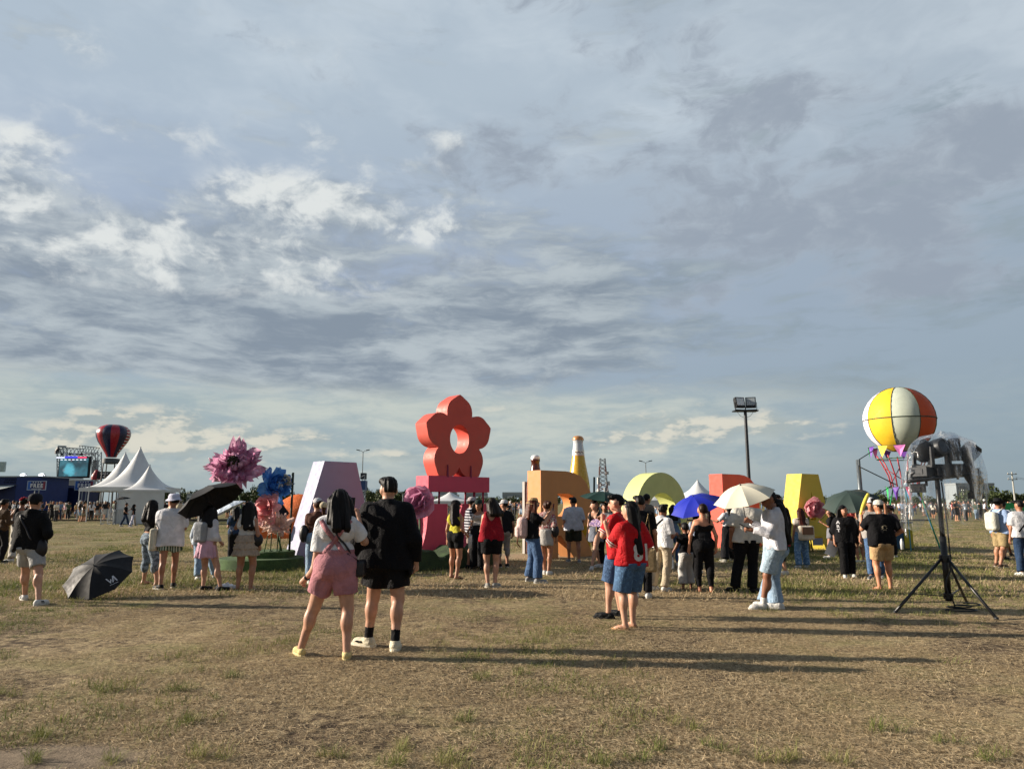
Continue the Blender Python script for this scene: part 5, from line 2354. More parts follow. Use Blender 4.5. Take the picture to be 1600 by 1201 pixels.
def drape():
    """a clear sheet hung over the lights: rings of points from the top down to a ragged hem"""
    n = 84
    top = [lsp(1441, 684, .1), lsp(1474, 682, .1), lsp(1518, 687, .1)]
    rows = []
    prof = [(.0, .02), (.30, .0), (.62, -.02), (.80, -.10), (.93, -.24), (1.0, -.42), (1.02, -.55), (1.06, -.72), (1.02, -.85), (1.0, -.98), (1.0, -1.10), (.98, -1.18)]
    r = np.random.default_rng(4)
    ph = r.uniform(0, 6.3, 6)
    zt0 = top[0].z + .06
    cx, cy = lsp(1478, 700).x, .10
    V, F = [], []
    m = len(prof)
    for i, (k, dz) in enumerate(prof):
        t = i / (m - 1)
        for j in range(n):
            a = 2 * PI * j / n
            fold = (.055 * math.sin(9 * a + ph[0]) + .04 * math.sin(17 * a + ph[1]) + .03 * math.sin(5 * a + ph[2] + 2 * t)) * max(0, t - .25) * 1.5
            rx = .545 * k * (1 + fold) + .14 * max(0, t - .35) * (math.cos(a) < 0) * 1.2
            ry = .28 * k * (1 + fold * 1.3) + .02
            side = math.cos(a)
            drop = 1.06 + (.14 * math.sin(3 * a + ph[3]) + .06 * math.sin(11 * a + ph[4])) * (t > .4) - .16 * max(0, side) * t + .10 * max(0, -side)
            z = zt0 + dz * drop - .03 * (1 + math.sin(4 * a + ph[5])) * (i < 3)
            jz = .035 * math.sin(3 * a + 1.7 * i + ph[1]) + .025 * math.sin(7 * a - 2.3 * i) if i < 5 else 0
            V.append((cx + rx * math.cos(a) * (1.0 + .08 * t) + jz * .4, cy + ry * math.sin(a), z + jz))
    for i in range(m - 1):
        for j in range(n):
            F.append((i * n + j, i * n + (j + 1) % n, (i + 1) * n + (j + 1) % n, (i + 1) * n + j))
    k = len(V)
    V.append((cx, cy, zt0 + .025))
    b = MB()
    b.add(V, F + [(k, (j + 1) % n, j) for j in range(n)])
    o = b.build('plastic_sheet', plastic_material(), None, True)
    o.location = (lg.x, lg.y, 0)
    tag(o, 'crumpled clear plastic sheet draped over the stage lights on the stand', 'plastic sheet')
    md = o.modifiers.new('smooth', 'SUBSURF')
    md.levels = md.render_levels = 1


drape()

# ------------------------------------------------------------------ white peaked tents on the left
TENT = paint('#c9cbcc', .6, .06, 1.2, .3, 0, .1)


def peak_tent(label, px, Y, half, eave, peak, rz, walls=(), vm=TENT, group='white peaked tents', eave_h=.35):
    c = at(px, 800, Y)
    t = thing('peaked_tent', label, 'tent', (c.x, Y, 0), R(rz), group)
    n = 12
    V, F = [], []
    prof = []
    for i in range(n + 1):
        s = i / n
        prof.append((half * (1 - s) + .03 * s, eave + (peak - eave) * (s ** 2.1 * .86 + s * .14)))
    for i, (r, z) in enumerate(prof):
        rnd = min(1, i / n * 1.6)
        for j in range(32):
            a = 2 * PI * (j + .5) / 32
            ca, sa = math.cos(a), math.sin(a)
            sq = r / max(abs(ca), abs(sa))
            rr = sq * (1 - rnd) + r * 1.05 * rnd
            sag = 0 if i else 0
            V.append((rr * ca, rr * sa, z - sag))
    for i in range(n):
        for j in range(32):
            F.append((i * 32 + j, i * 32 + (j + 1) % 32, (i + 1) * 32 + (j + 1) % 32, (i + 1) * 32 + j))
    b = MB()
    b.add(V, F)
    b.build('roof', vm, t, True)
    for q in range(4):
        a = q * PI / 2
        v = MB()
        pts = []
        k = 16
        for i in range(k + 1):
            x = -half + 2 * half * i / k
            pts.append((x, eave_h - .05 * abs(math.sin(i / k * PI * 6))))
        vs = [(x, -half - .004, eave + .03) for x, d in pts] + [(x, -half - .004 + .02 * math.sin(9 * x), eave - d) for x, d in pts]
        v.add(vs, [(i, k + 1 + i, k + 2 + i, i + 1) for i in range(k)])
        o = v.build('valance', vm, t, True)
        o.rotation_euler = (0, 0, a)
        p = MB().tube([(-half + .06, -half + .06, 0), (-half + .06, -half + .06, eave)], .045, 8).build('post', paint('#b8bcc0', .4, .08), t)
        p.rotation_euler = (0, 0, a)
        if q in walls:
            w = MB()
            k = 28
            vs = []
            for z in (.03, eave * .5, eave - .02):
                for i in range(k + 1):
                    x = -half + 2 * half * i / k
                    vs.append((x, -half + .03 + .035 * math.sin(x * 5.3) * math.sin(x * 2.1 + z), z))
            w.add(vs, [(r_ * (k + 1) + i, r_ * (k + 1) + i + 1, (r_ + 1) * (k + 1) + i + 1, (r_ + 1) * (k + 1) + i) for r_ in range(2) for i in range(k)])
            o = w.build('wall_sheet', vm, t, True)
            o.rotation_euler = (0, 0, a)
    MB().ball((0, 0, peak + .02), .06, 8, 6).build('finial', paint('#9da3a8', .4), t)
    return t


zz_ = lambda py, Y: at(200, py, Y).z
peak_tent('nearest white peaked tent with closed grey side walls', 228, 55, 1.62, zz_(766, 55), zz_(727, 55), 12, (0, 3), eave_h=.18)
peak_tent('tallest white peaked tent, open sided with a crowd under it', 211, 62.5, 2.9, zz_(762, 62.5), zz_(699, 62.5), 12)
peak_tent('farthest white peaked tent beside the red and navy balloon', 188, 71, 2.9, zz_(763, 71), zz_(707, 71), 12)
peak_tent('small white peaked tent behind the lime letter O', 1092, 62, 1.9, at(1092, 776, 62).z, at(1092, 750, 62).z, 25, group='small white tents beyond the letters')
peak_tent('white low tent seen under the pink slab', 703, 60, 2.1, at(703, 783, 60).z, at(703, 768, 60).z, 8, group='small white tents beyond the letters')
peak_tent('small grey-white tent seen through the ring of the O', 1022, 40, .85, at(1022, 782, 40).z, at(1022, 768, 40).z, 20, group='small white tents beyond the letters')
# steel barrier in front of the tents
for i, px in enumerate((170, 181)):
    b0 = at(px, 800, 56 - 3)
    bo_ = thing('barrier', 'grey steel crowd barrier beside the nearest tent', 'barrier', (b0.x, 56 - 3, 0), R(10), 'steel crowd barriers by the tents')
    f = MB()
    f.tube([(-.5, 0, .1), (-.5, 0, 1.08), (.5, 0, 1.08), (.5, 0, .1), (-.5, 0, .1)], .022, 6)
    f.box((-.4, 0, .03), (.06, .5, .06))
    f.box((.4, 0, .03), (.06, .5, .06))
    f.build('frame', paint('#9a9fa3', .4, .1, 5, .5, .4), bo_)
    for q in range(9):
        MB().tube([(-.42 + .105 * q, 0, .12), (-.42 + .105 * q, 0, 1.07)], .010, 5).build('bar', paint('#9a9fa3', .4, .1, 5, .5, .4), bo_)
tb = ground(184, 818)
BN2 = thing('rubbish_bin', 'dark blue-grey drum bin at the corner of the nearest tent', 'bin', (tb.x, tb.y, 0))
MB().lathe([(.01, 0), (.33, 0), (.35, .05), (.36, .45), (.38, .47), (.36, .49), (.37, .92), (.39, .95), (.37, .98), (.33, .97), (.32, .6)], 20).build('drum', paint('#263640', .5, .15), BN2, 'auto')

# ------------------------------------------------------------------ stage, screen, booths far left
sY = 105
sx = at(118, 800, sY)
k_ = sY / F_PX


def spx(px, py, Y=None):
    p = at(px, py, Y or sY)
    return p


ST = thing('screen_tower', 'truss tower with a lit video screen and lamp rig on top', 'stage screen', (sx.x, sY, 0))


def loc(px, py, dy=0):
    p = at(px, py, sY)
    return Vector((p.x - sx.x, dy, p.z))


ALU = paint('#8d9499', .45, .15, 4, .5, .3)


def truss(b, a, c, w=.6, n=10):
    a, c = Vector(a), Vector(c)
    t = (c - a).normalized()
    up = Vector((0, 0, 1)) if abs(t.z) < .9 else Vector((1, 0, 0))
    x, y = t.cross(up).normalized() * w / 2, None
    y = x.cross(t).normalized() * w / 2
    cs = [x + y, x - y, -x - y, -x + y]
    for q in cs:
        b.bar(a + q, c + q, .10)
    for i in range(n):
        p, q = a.lerp(c, i / n), a.lerp(c, (i + 1) / n)
        for e in range(4):
            b.bar(p + cs[e], q + cs[(e + 1) % 4], .06)
    return b


for a_, c_ in (((97, 790), (97, 700)), ((151, 790), (151, 706))):
    truss(MB(), loc(*a_), loc(*c_), .9).build('truss_leg', ALU, ST)
for a_, c_ in (((93, 703), (128, 706)), ((126, 701), (152, 704))):
    truss(MB(), loc(*a_), loc(*c_), .9, 6).build('truss_beam', ALU, ST)
truss(MB(), loc(95, 711), loc(145, 712), .5, 8).build('truss_beam', ALU, ST)
scw, sch = (loc(141, 716) - loc(98, 716)).x, loc(98, 716).z - loc(98, 744).z


def screen_mat():
    m, n, b, o = material('video_screen')
    tc = n.new('ShaderNodeTexCoord')
    x, y, z = n.xyz(E(n, tc.outputs['Object']))
    v = n.noise(n.comb(x, z, 0.0), .55, 3, .5)
    v2 = n.noise(n.comb(x, z, 3.0), 1.1, 3, .5)
    fig = n.m('EXPONENT', ((x + .55) * (x + .55) * .9 + (z + .5) * (z + .5) * .5) * -1.0)
    c = n.mix(n.ss(v, .35, .7), (.012, .03, .04), (.03, .10, .13))
    c = n.mix(n.ss(fig * v2 * 2.0, .45, .95), c, (.06, .24, .30))
    c = n.mix(n.ss(v2, .62, .8), c, (.10, .05, .05))
    b.inputs['Base Color'].default_value = (.02, .02, .02, 1)
    n.put(b.inputs['Emission Color'], c)
    b.inputs['Emission Strength'].default_value = 1.0
    return m


sco = MB().box((0, 0, 0), (scw, .2, sch)).build('screen', screen_mat(), ST, False, loc(119.5, 730, -.7))
MB().box((0, .25, 0), (scw + .5, .3, sch + .5)).build('screen_back', paint('#1b1e22', .6), ST, False, loc(119.5, 730, -.7))
for p0, p1, py, hgt, c_ in ((95, 107, 715.2, 1.6, '#d9dcee'), (108, 127, 714.6, 2.6, '#3c38c8'), (128, 141, 715.0, 2.0, '#d83a63')):
    w_ = (loc(p1, py) - loc(p0, py)).x
    MB().box((0, 0, 0), (w_, .15, hgt * k_)).build('light_strip', emit(c_, .9), ST, False, loc((p0 + p1) / 2, py, -.95))
for i in range(7):
    MB().box((0, 0, 0), (2.2 * k_, .2, 1.2 * k_)).build('spotlight', emit('#e8ecf6', .7), ST, False, loc(103 + 6 * i, 718.6, -1.0))
for i, px in enumerate((100, 106, 113, 120, 131, 137)):
    MB().ball((0, 0, 0), .18, 8, 6).build('hanging_lamp', paint('#d0d4d8' if i % 2 else '#2a2d30', .3), ST, True, loc(px, 709.5, -.5))
MB().box((0, .4, 0), (scw * 1.05, .2, 20 * k_)).build('back_sheet', paint('#a9b0b4', .7, .08), ST, False, loc(119, 759, .5))
MB().box((0, 0, 0), (8 * k_, .3, 34 * k_)).build('side_sheet', paint('#b0b6ba', .7, .06), ST, False, loc(145, 735, .6))
MB().tube([loc(94, 700, -.3), loc(91, 704, -.3), loc(90.5, 709, -.3)], .28, 6).build('speaker_array', paint('#17181b', .6), ST)
MB().box((0, 0, 0), (11 * k_, .4, .25)).build('roof_cap', ALU, ST, False, loc(97, 697.5))
# red inflatable and dark sign beside it
ri = at(145, 800, 98)
RI = thing('inflatable_figure', 'small dark red inflatable shape standing on a white block', 'inflatable', (ri.x, 98, 0))
MB().box((0, 0, at(145, 765, 98).z / 2), (1.5, 1.0, at(145, 750, 98).z + .3)).build('white_block', paint('#c4c6c6', .6), RI)
MB().lathe([(.55, 0), (.62, .4), (.45, .8), (.30, 1.0), (.26, 1.15), (.12, 1.32), (.02, 1.36)], 14, (0, 0, at(145, 749, 98).z)).build('figure', paint('#8c1f2a', .4), RI, True)
sg = at(158, 800, 92)
SGN = thing('booth_sign', 'black signboard with white lettering under the red and navy balloon', 'sign', (sg.x, 92, 0))
MB().box((0, 0, at(158, 742, 92).z), (1.9, .15, .9)).build('board', paint('#15171b', .5), SGN)
for q in (-.8, .8):
    MB().tube([(q, 0, 0), (q, 0, at(158, 742, 92).z)], .05, 6).build('leg', DK, SGN)
zq = at(158, 742, 92).z
for j, (w_, z_) in enumerate(((.35, .18), (.5, -.18))):
    for i in range(4):
        MB().box((-.45 + i * .28 + .1 * j, -.085, zq + z_), (.18, .02, .16)).build('letter', paint('#d8d8d8', .6), SGN)

# blue sponsor booths
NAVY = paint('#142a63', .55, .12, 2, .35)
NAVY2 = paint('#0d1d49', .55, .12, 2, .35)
WHT = paint('#d4d6da', .5, .05)
GREYC = paint('#8f969c', .5, .1)
oY = 78
ko = oY / F_PX


def opx(px, py, Y=oY):
    return at(px, py, Y)


def box_px(b, x0, x1, y0, y1, Y, d):
    """box whose front spans these photograph points at depth Y"""
    a, c = at(x0, y1, Y), at(x1, y0, Y)
    b.box(((a.x + c.x) / 2, d / 2, (a.z + c.z) / 2), (c.x - a.x, d, c.z - a.z))
    return b


BO = thing('sponsor_booth', 'big navy blue sponsor booth with slanted awning and white lettering', 'booth', (0, oY, 0))
MB_ = MB()
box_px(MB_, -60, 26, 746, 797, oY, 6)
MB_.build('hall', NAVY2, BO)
box_px(MB(), 25.5, 69, 745, 797, oY + .5, 5).build('side_block', NAVY, BO)
box_px(MB(), -60, 69, 743.2, 745, oY - .2, 7).build('roof_edge', GREYC, BO)
box_px(MB(), -60, 25, 757.4, 758.2, oY - .25, .2).build('trim_line', WHT, BO)
aw = MB()
a0, a1 = at(-30, 772, oY), at(24, 757.8, oY)
aw.add([(a0.x, -2.4, a0.z - .4), (a1.x, -.3, a1.z - .1), (a1.x, -.1, a1.z), (a0.x, -.1, a0.z + .9)], [(0, 1, 2, 3)])
aw.build('awning', paint('#aab0ae', .7, .1), BO)
for row, (y0, y1, xs) in enumerate(((748.2, 750.6, [7, 9.4, 11.6, 14.2, 17, 19.2, 21.4]), (752.0, 754.2, [5.2, 7.6, 9.6, 12.4, 15.2, 17.4, 19.6, 21.8]))):
    for i, x in enumerate(xs):
        b = MB()
        box_px(b, x, x + 1.7, y0 + .25 * (i % 2), y1, oY - .12, .1)
        b.build('letter', WHT, BO)
for px in (33.5, 62.5):
    b = MB().ball((0, 0, 0), (.32, .3, .22), 10, 6).build('roof_light', emit('#f0f4ff', 1.2), BO, True)
    p = at(px, 742, oY)
    b.location = (p.x, .3, p.z)
    b = MB().box((0, 0, 0), (.2, .3, .4)).build('lamp_bracket', DK, BO)
    p = at(px + 2.6, 743, oY)
    b.location = (p.x, .3, p.z)
tp = at(0, 729, oY)
MB().box((tp.x, .2, tp.z), (.9, .2, 1.1)).build('roof_panel', paint('#9fb0ae', .5), BO)
# lower blue counter with railing
BC = thing('sponsor_counter', 'low navy counter block with rail behind the crowd', 'booth', (0, oY + 6, 0))
box_px(MB(), 68, 98, 757.5, 797, oY + 6, 4).build('counter', NAVY, BC)
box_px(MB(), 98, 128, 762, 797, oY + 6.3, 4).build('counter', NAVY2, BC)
rl = MB()
for px in (70, 76, 82, 88, 94):
    a, c = at(px, 758, oY + 6), at(px, 747, oY + 6)
    rl.tube([(a.x, .2, a.z), (c.x, .2, c.z)], .035, 5)
for py in (747, 751, 754.5):
    a, c = at(68, py, oY + 6), at(95, py, oY + 6)
    rl.tube([(a.x, .2, a.z), (c.x, .2, c.z)], .03, 5)
rl.build('railing', GREYC, BC)
box_px(MB(), 75, 80, 748, 757, oY + 6, .2).build('panel', paint('#3a2a38', .5), BC)


def free_sign(label, x0, x1, y0, y1, Y):
    c = at((x0 + x1) / 2, 800, Y)
    s = thing('free_sign', label, 'sign', (c.x, Y, 0), 0, 'blue FREE signs of the sponsor booth')
    a, b_ = at(x0, y1, Y), at(x1, y0, Y)
    w, h, zc = b_.x - a.x, b_.z - a.z, (a.z + b_.z) / 2
    MB().box((0, 0, zc), (w, .12, h)).build('board', NAVY, s)
    m_ = paint('#7a2f44', .55)
    MB().box((w * .41, -.064, zc), (w * .16, .012, h * .96)).build('red_panel', m_, s)
    MB().box((-w * .41, -.064, zc), (w * .16, .012, h * .96)).build('blue_panel', paint('#2f5fae', .55), s)
    fr = MB()
    for q in (-1, 1):
        fr.box((0, -.06, zc + q * h / 2), (w + .08, .06, .07))
        fr.box((q * w / 2, -.06, zc), (.07, .07, h - .07))
    fr.build('frame', paint('#97a6bd', .5), s)
    t = text_mesh('FREE', h * .62, .01, .018, 1.22)
    link('lettering', t, WHT, s, (0, -.09, zc - h * .04))
    for i in range(4):
        st = MB()
        pts = []
        for j in range(10):
            r_ = .09 if j % 2 == 0 else .04
            pts.append((r_ * math.cos(PI / 2 + j * PI / 5), r_ * math.sin(PI / 2 + j * PI / 5)))
        st.add([(x, -.012, z) for x, z in pts] + [(x, 0, z) for x, z in pts], [tuple(range(10))] + [(j, 10 + j, 10 + (j + 1) % 10, (j + 1) % 10) for j in range(10)])
        st.build('star', WHT, s, False, ((-.27 + .18 * i) * w * .75, -.07, zc + h * .36))
    for x_, w_ in ((-.12, .30), (.17, .2)):
        MB().box((x_ * w, -.075, zc - h * .38), (w_ * w, .012, h * .06)).build('print_line', WHT, s)
    for q in (-1, 1):
        MB().tube([(q * .22, .05, 0), (q * .22, .05, zc)], .05, 6).build('leg', GREYC, s)
    return s


free_sign('blue and red FREE sign left of the screen tower', 38.5, 68.5, 751.5, 765, oY - 1.0)
free_sign('blue FREE sign partly hidden by the white tent', 113, 143, 751, 765, oY + 4)

# red and navy balloon on its platform
lY_ = 88
lb = at(166, 800, lY_)
LB = thing('balloon_prop', 'red and navy striped hot-air balloon standing above the tents', 'balloon', (lb.x, lY_, 0))
kb = lY_ / F_PX
zb0, zb1 = at(166, 714, lY_).z, at(166, 663, lY_).z
Hh = zb1 - zb0
prof = [(.55, 0), (.62, .06), (.86, .17), (1.22, .32), (1.56, .46), (1.79, .60), (1.86, .70), (1.78, .82), (1.45, .92), (.9, .98), (.05, 1.0)]
prof = [(r * 24 * kb / 1.86 * 1.0, zb0 + t * Hh) for r, t in prof]
gm_ = gore(1, 12, prof, 4, .015)
gm_.materials.append(paint('#9c1f2e', .3, .1, 3, .5))
base2 = math.atan2(-lb.y, -lb.x)
for i in range(12):
    o = link('balloon_panel', gm_, None, LB, None, (0, 0, base2 + i * PI / 6 + .1))
    o.material_slots[0].link = 'OBJECT'
    o.material_slots[0].material = paint('#9c1f2e' if i % 2 == 0 else '#1b1d3f', .3, .1, 3, .5)
hp = MB()
for j in range(9):
    t = .12 + .09 * j
    rr = np.interp(zb0 + t * Hh, [p[1] for p in prof], [p[0] for p in prof]) * 1.02
    hp.tube([(rr * math.cos(base2 + PI / 2 * .55 + q), rr * math.sin(base2 + PI / 2 * .55 + q), zb0 + t * Hh) for q in np.linspace(0, .55, 6)], .07, 5)
hp.build('light_band', paint('#d8d4cc', .4), LB)
MB().lathe([(.7 * 24 * kb / 1.86 * .6, -.1), (.95 * 24 * kb / 1.86, 0), (.95 * 24 * kb / 1.86, .55), (.6 * 24 * kb / 1.86, .6)], 20, (0, 0, zb0 - .75)).build('base_drum', paint('#4b5256', .5), LB, 'auto')
for q in range(4):
    a = base2 + .5 + q * PI / 2
    MB().tube([(.9 * math.cos(a), .9 * math.sin(a), zb0 - .7), (1.15 * math.cos(a), 1.15 * math.sin(a), 0)], .07, 6).build('leg', DK, LB)

# orange inflatable / tent fabric behind the purple A
oy = 33
oc = at(457, 800, oy)
pr = []
OT = thing('orange_inflatable', 'large orange fabric arch lying behind the blue cloth flower', 'inflatable', (oc.x, oy, 0))
V, F = [], []
n1_, n2_ = 26, 14
for i in range(n1_ + 1):
    for j in range(n2_ + 1):
        u, v = i / n1_, j / n2_ * PI
        x = (-1.75 + 4.2 * u)
        env = math.sin(min(1, u * 1.15 + .1) * PI * .62) ** .7
        hh = (1.98 * env) * (1 + .04 * math.sin(14 * u + 5 * v))
        V.append((x + .05 * math.sin(9 * v), -1.1 * math.cos(v) * (1 + .05 * math.sin(16 * u)), max(0, hh * math.sin(v) * (1 + .05 * math.sin(11 * u + 3 * v)))))
for i in range(n1_):
    for j in range(n2_):
        k = i * (n2_ + 1) + j
        F.append((k, k + 1, k + n2_ + 2, k + n2_ + 1))
b = MB()
b.add(V, F)
b.build('fabric_arch', cloth('#d06a34', .6), OT, True)
db = MB()
db.add([(-.5, -1.12, 1.3), (-.15, -1.10, 1.55), (.2, -1.12, 1.1), (-.05, -1.16, .75)], [(0, 1, 2, 3)])
db.build('dark_patch', cloth('#20222c'), OT)
b2 = at(640, 800, 30)
OT2 = thing('orange_inflatable', 'orange pointed fabric shape showing above the shoulder of the man in the black jacket', 'inflatable', (b2.x, 30, 0))
MB().lathe([(.75, 0), (.8, .5), (.62, 1.1), (.34, 1.6), (.05, 1.95)], 18).build('fabric_cone', cloth('#d9743a', .6), OT2, True, None, (0, R(18), 0))

# ------------------------------------------------------------------ lamps, towers, poles on the horizon
GALV = paint('#7d868b', .45, .12, 4, .5, .4)


def street_lamp(label, px, Y, py_top, double=True):
    c = at(px, 800, Y)
    t = thing('street_lamp', label, 'street lamp', (c.x, Y, 0), 0, 'double-armed lamps on the horizon')
    z = at(px, py_top, Y).z
    k = Y / F_PX
    MB().tube([(0, 0, 0), (0, 0, z - 3 * k)], [1.1 * k, .7 * k], 8).build('pole', GALV, t)
    for s in (-1, 1):
        MB().tube([(0, 0, z - 3.2 * k), (s * 3 * k, 0, z - 1.2 * k), (s * 8.5 * k, 0, z)], .4 * k, 6).build('arm', GALV, t)
        MB().box((0, 0, 0), (5.5 * k, 2.5 * k, 1.3 * k)).build('lamp_head', paint('#3b4248', .4), t, False, (s * 7.5 * k, 0, z), (0, R(-12 * s), 0))
    return t


street_lamp('double-armed street lamp right of the lilac letter A', 564, 85, 703)
street_lamp('double-armed street lamp above the lime letter O', 1011, 95, 720)
street_lamp('small double-armed street lamp between the man and the pink slab', 629, 150, 769)
# equipment tower by the purple A
ec = at(563, 800, 70)
ET = thing('camera_tower', 'slim scaffold tower with blue equipment beside the lilac A', 'tower', (ec.x, 70, 0))
zt2 = at(563, 742, 70).z
eb = MB()
for qx in (-.35, .35):
    for qy in (-.35, .35):
        eb.tube([(qx, qy, 0), (qx, qy, zt2)], .04, 5)
for i in range(9):
    z = i * zt2 / 9
    eb.tube([(-.35, -.35, z), (.35, -.35, z + zt2 / 9)], .025, 4)
    eb.tube([(.35, -.35, z), (.35, .35, z + zt2 / 9)], .025, 4)
eb.build('scaffold', ALU, ET)
MB().box((0, 0, zt2 - 1.0), (1.0, 1.0, .9)).build('blue_case', paint('#2b4674', .5), ET)
MB().box((.2, 0, zt2 - .1), (.5, .6, .6)).build('camera_box', paint('#2b3036', .5), ET)
MB().box((.05, -.5, .8), (.9, .1, 1.6)).build('white_panel', paint('#b9bfc2', .6), ET)
# red and white lattice tower
cy = 260
cc = at(943, 800, cy)
CT = thing('lattice_mast', 'tall red and white lattice telecom tower on the horizon', 'tower', (cc.x, cy, 0))
zt3 = at(943, 716, cy).z
RW = [paint('#8c6a66', .6), paint('#a9adb0', .6)]
for s in range(6):
    z0, z1 = zt3 * s / 6, zt3 * (s + 1) / 6
    w0, w1 = 1.9 - 1.0 * s / 6, 1.9 - 1.0 * (s + 1) / 6
    b = MB()
    for qx, qy in ((-1, -1), (1, -1), (1, 1), (-1, 1)):
        b.bar((qx * w0, qy * w0, z0), (qx * w1, qy * w1, z1), .28)
    for i in range(2):
        ta, tb_ = i / 2, (i + 1) / 2
        wa, wb = w0 + (w1 - w0) * ta, w0 + (w1 - w0) * tb_
        za, zb_ = z0 + (z1 - z0) * ta, z0 + (z1 - z0) * tb_
        for sy in (-1, 1):
            b.bar((-wa, sy * wa, za), (wb, sy * wb, zb_), .16)
            b.bar((wa, sy * wa, za), (-wb, sy * wb, zb_), .16)
    b.build('lattice_section', RW[s % 2], CT)
ab = MB()
rr_ = np.random.default_rng(3)
for i in range(16):
    z = zt3 * rr_.uniform(.12, .62)
    a = rr_.uniform(0, 6.3)
    ab.box((2.2 * math.cos(a), 2.2 * math.sin(a), z), (.6, .5, 1.6), a)
for i in range(3):
    ab.box((1.6, -.5, zt3 * (.3 + .2 * i)), (1.0, .6, 1.0))
ab.build('antenna', paint('#b9bcbc', .6), CT)


def utility_pole(label, px, Y, py_top, arms=2):
    c = at(px, 800, Y)
    z = at(px, py_top, Y).z
    t = thing('utility_pole', label, 'utility pole', (c.x, Y, 0), 0, 'poles on the right horizon')
    MB().tube([(0, 0, 0), (0, 0, z)], [.16, .11], 8).build('pole', paint('#a3a39c', .7), t)
    for i in range(arms):
        MB().box((0, 0, z - .4 - .9 * i), (1.7, .12, .12)).build('crossarm', paint('#80807a', .7), t)
        for q in (-.7, 0, .7):
            MB().lathe([(.05, 0), (.07, .08), (.04, .2)], 8, (q, 0, z - .34 - .9 * i)).build('insulator', paint('#9a9488', .4), t)
    return t


utility_pole('tall pale utility pole by the right edge of the photo', 1588, 125, 737)
utility_pole('short pale pole in front of the right-hand trees', 1522, 120, 764, 0)
utility_pole('thin pole above the green umbrella skyline', 1281, 170, 768, 1)
gl_ = at(1540, 800, 118)
GLB = thing('globe_lamp', 'small lamp post with a white globe before the right trees', 'lamp post', (gl_.x, 118, 0))
zgl = at(1540, 782, 118).z
MB().tube([(0, 0, 0), (0, 0, zgl)], .06, 6).build('pole', GALV, GLB)
MB().ball((0, 0, zgl + .1), .22, 10, 6).build('globe', paint('#d8dad6', .3), GLB, True)
# wires
wp = thing('power_line', 'thin power lines running off the right utility pole', 'power line', (at(1588, 800, 125).x, 125, 0))
zw = at(1588, 745, 125).z
for q in (-.6, .6):
    MB().tube([(q + 60 * t, 10 * t, zw - 3.0 * math.sin(PI * t)) for t in np.linspace(0, 1, 12)], .02, 4).build('wire', DK, wp)


# far buildings
def far_block(label, px0, px1, Y, py_top, col, floors=4, kind='offices', roof='#8b9092'):
    a, c = at(px0, 800, Y), at(px1, 800, Y)
    z = at(px0, py_top, Y).z
    w = c.x - a.x
    t = thing('far_building', label, 'building', ((a.x + c.x) / 2, Y, 0), 0)
    d = w * .5
    MB().box((0, d / 2, z / 2), (w, d, z)).build('wall', paint(col, .7, .08, .2), t)
    MB().box((0, d / 2, z + .2), (w * 1.02, d * 1.02, .5)).build('roof', paint(roof, .7), t)
    nb = max(3, int(w / 4))
    fl = z / floors
    for f in range(floors):
        for i in range(nb):
            MB().box((-w / 2 + w * (i + .5) / nb, -.03, fl * (f + .5)), (w / nb * .72, .1, fl * .5)).build('window', paint('#4a545b', .3), t)
    return t


far_block('pale flat-roofed office building rising behind the right trees', 1498, 1558, 190, 757, '#8f979b', 4)
far_block('small white flat building among the trees left of the stalls', 290, 306, 160, 774, '#b9bdbd', 2)
far_block('white low shed at the foot of the right trees', 1527, 1536, 122, 792, '#c8c9c5', 1)
far_block('white low shed near the right utility pole', 1581, 1592, 122, 791, '#c6c5bd', 1)
# elevated highway under construction: white columns and deck
hwY = 330
for i, px in enumerate((683, 695, 705, 711, 743, 756, 767, 790, 799, 800.5, 813)):
    c = at(px, 800, hwY)
    z = at(px, (776, 774, 776, 774, 779, 776, 778, 780, 776, 780, 781)[i], hwY).z
    p = thing('highway_pier', 'white concrete pier of the distant raised road', 'pier', (c.x, hwY, 0), 0, 'piers of the raised road on the horizon')
    MB().tube([(0, 0, 0), (0, 0, z)], .9, 8).build('column', paint('#b4b9ba', .7), p)
    MB().box((0, 0, z), (3.6, 2.4, .9)).build('pier_cap', paint('#b4b9ba', .7), p)
for x0, x1, py, lab in ((688, 714, 770.5, 'left'), (729, 762, 771.5, 'middle'), (785, 829, 772.5, 'right')):
    a, c = at(x0, py, hwY + 2), at(x1, py, hwY + 2)
    dk_ = thing('highway_deck', lab + ' length of grey raised road deck on the horizon between the U and the R', 'road deck', ((a.x + c.x) / 2, hwY + 2, 0))
    MB().box((0, 0, a.z - .5), (c.x - a.x, 6, 1.6)).build('deck', paint('#838c91', .7), dk_)
    MB().box((0, -2.8, a.z + .7), (c.x - a.x, .3, .8)).build('parapet', paint('#9aa2a5', .7), dk_)
    for q in (-.42, -.14, .14, .42):
        MB().box((q * (c.x - a.x), -1, a.z * .5), (1.6, 1.6, a.z)).build('column', paint('#9aa2a5', .7), dk_)


# ------------------------------------------------------------------ trees on the horizon
def leaf_mat():
    m, n, b, o = material('leaves')
    oi = n.new('ShaderNodeObjectInfo')
    g = n.new('ShaderNodeNewGeometry')
    rnd = E(n, g.outputs['Random Per Island'])
    orn = E(n, oi.outputs['Random'])
    c = n.mix(rnd, (.018, .032, .010), (.070, .098, .028))
    c = n.mix(orn * .5, c, (.05, .055, .022))
    n.put(b.inputs['Base Color'], c)
    b.inputs['Roughness'].default_value = .6
    b.inputs['Specular IOR Level'].default_value = .2
    return m


LEAF = leaf_mat()
BARK = paint('#3a2f26', .9, .3, 6)


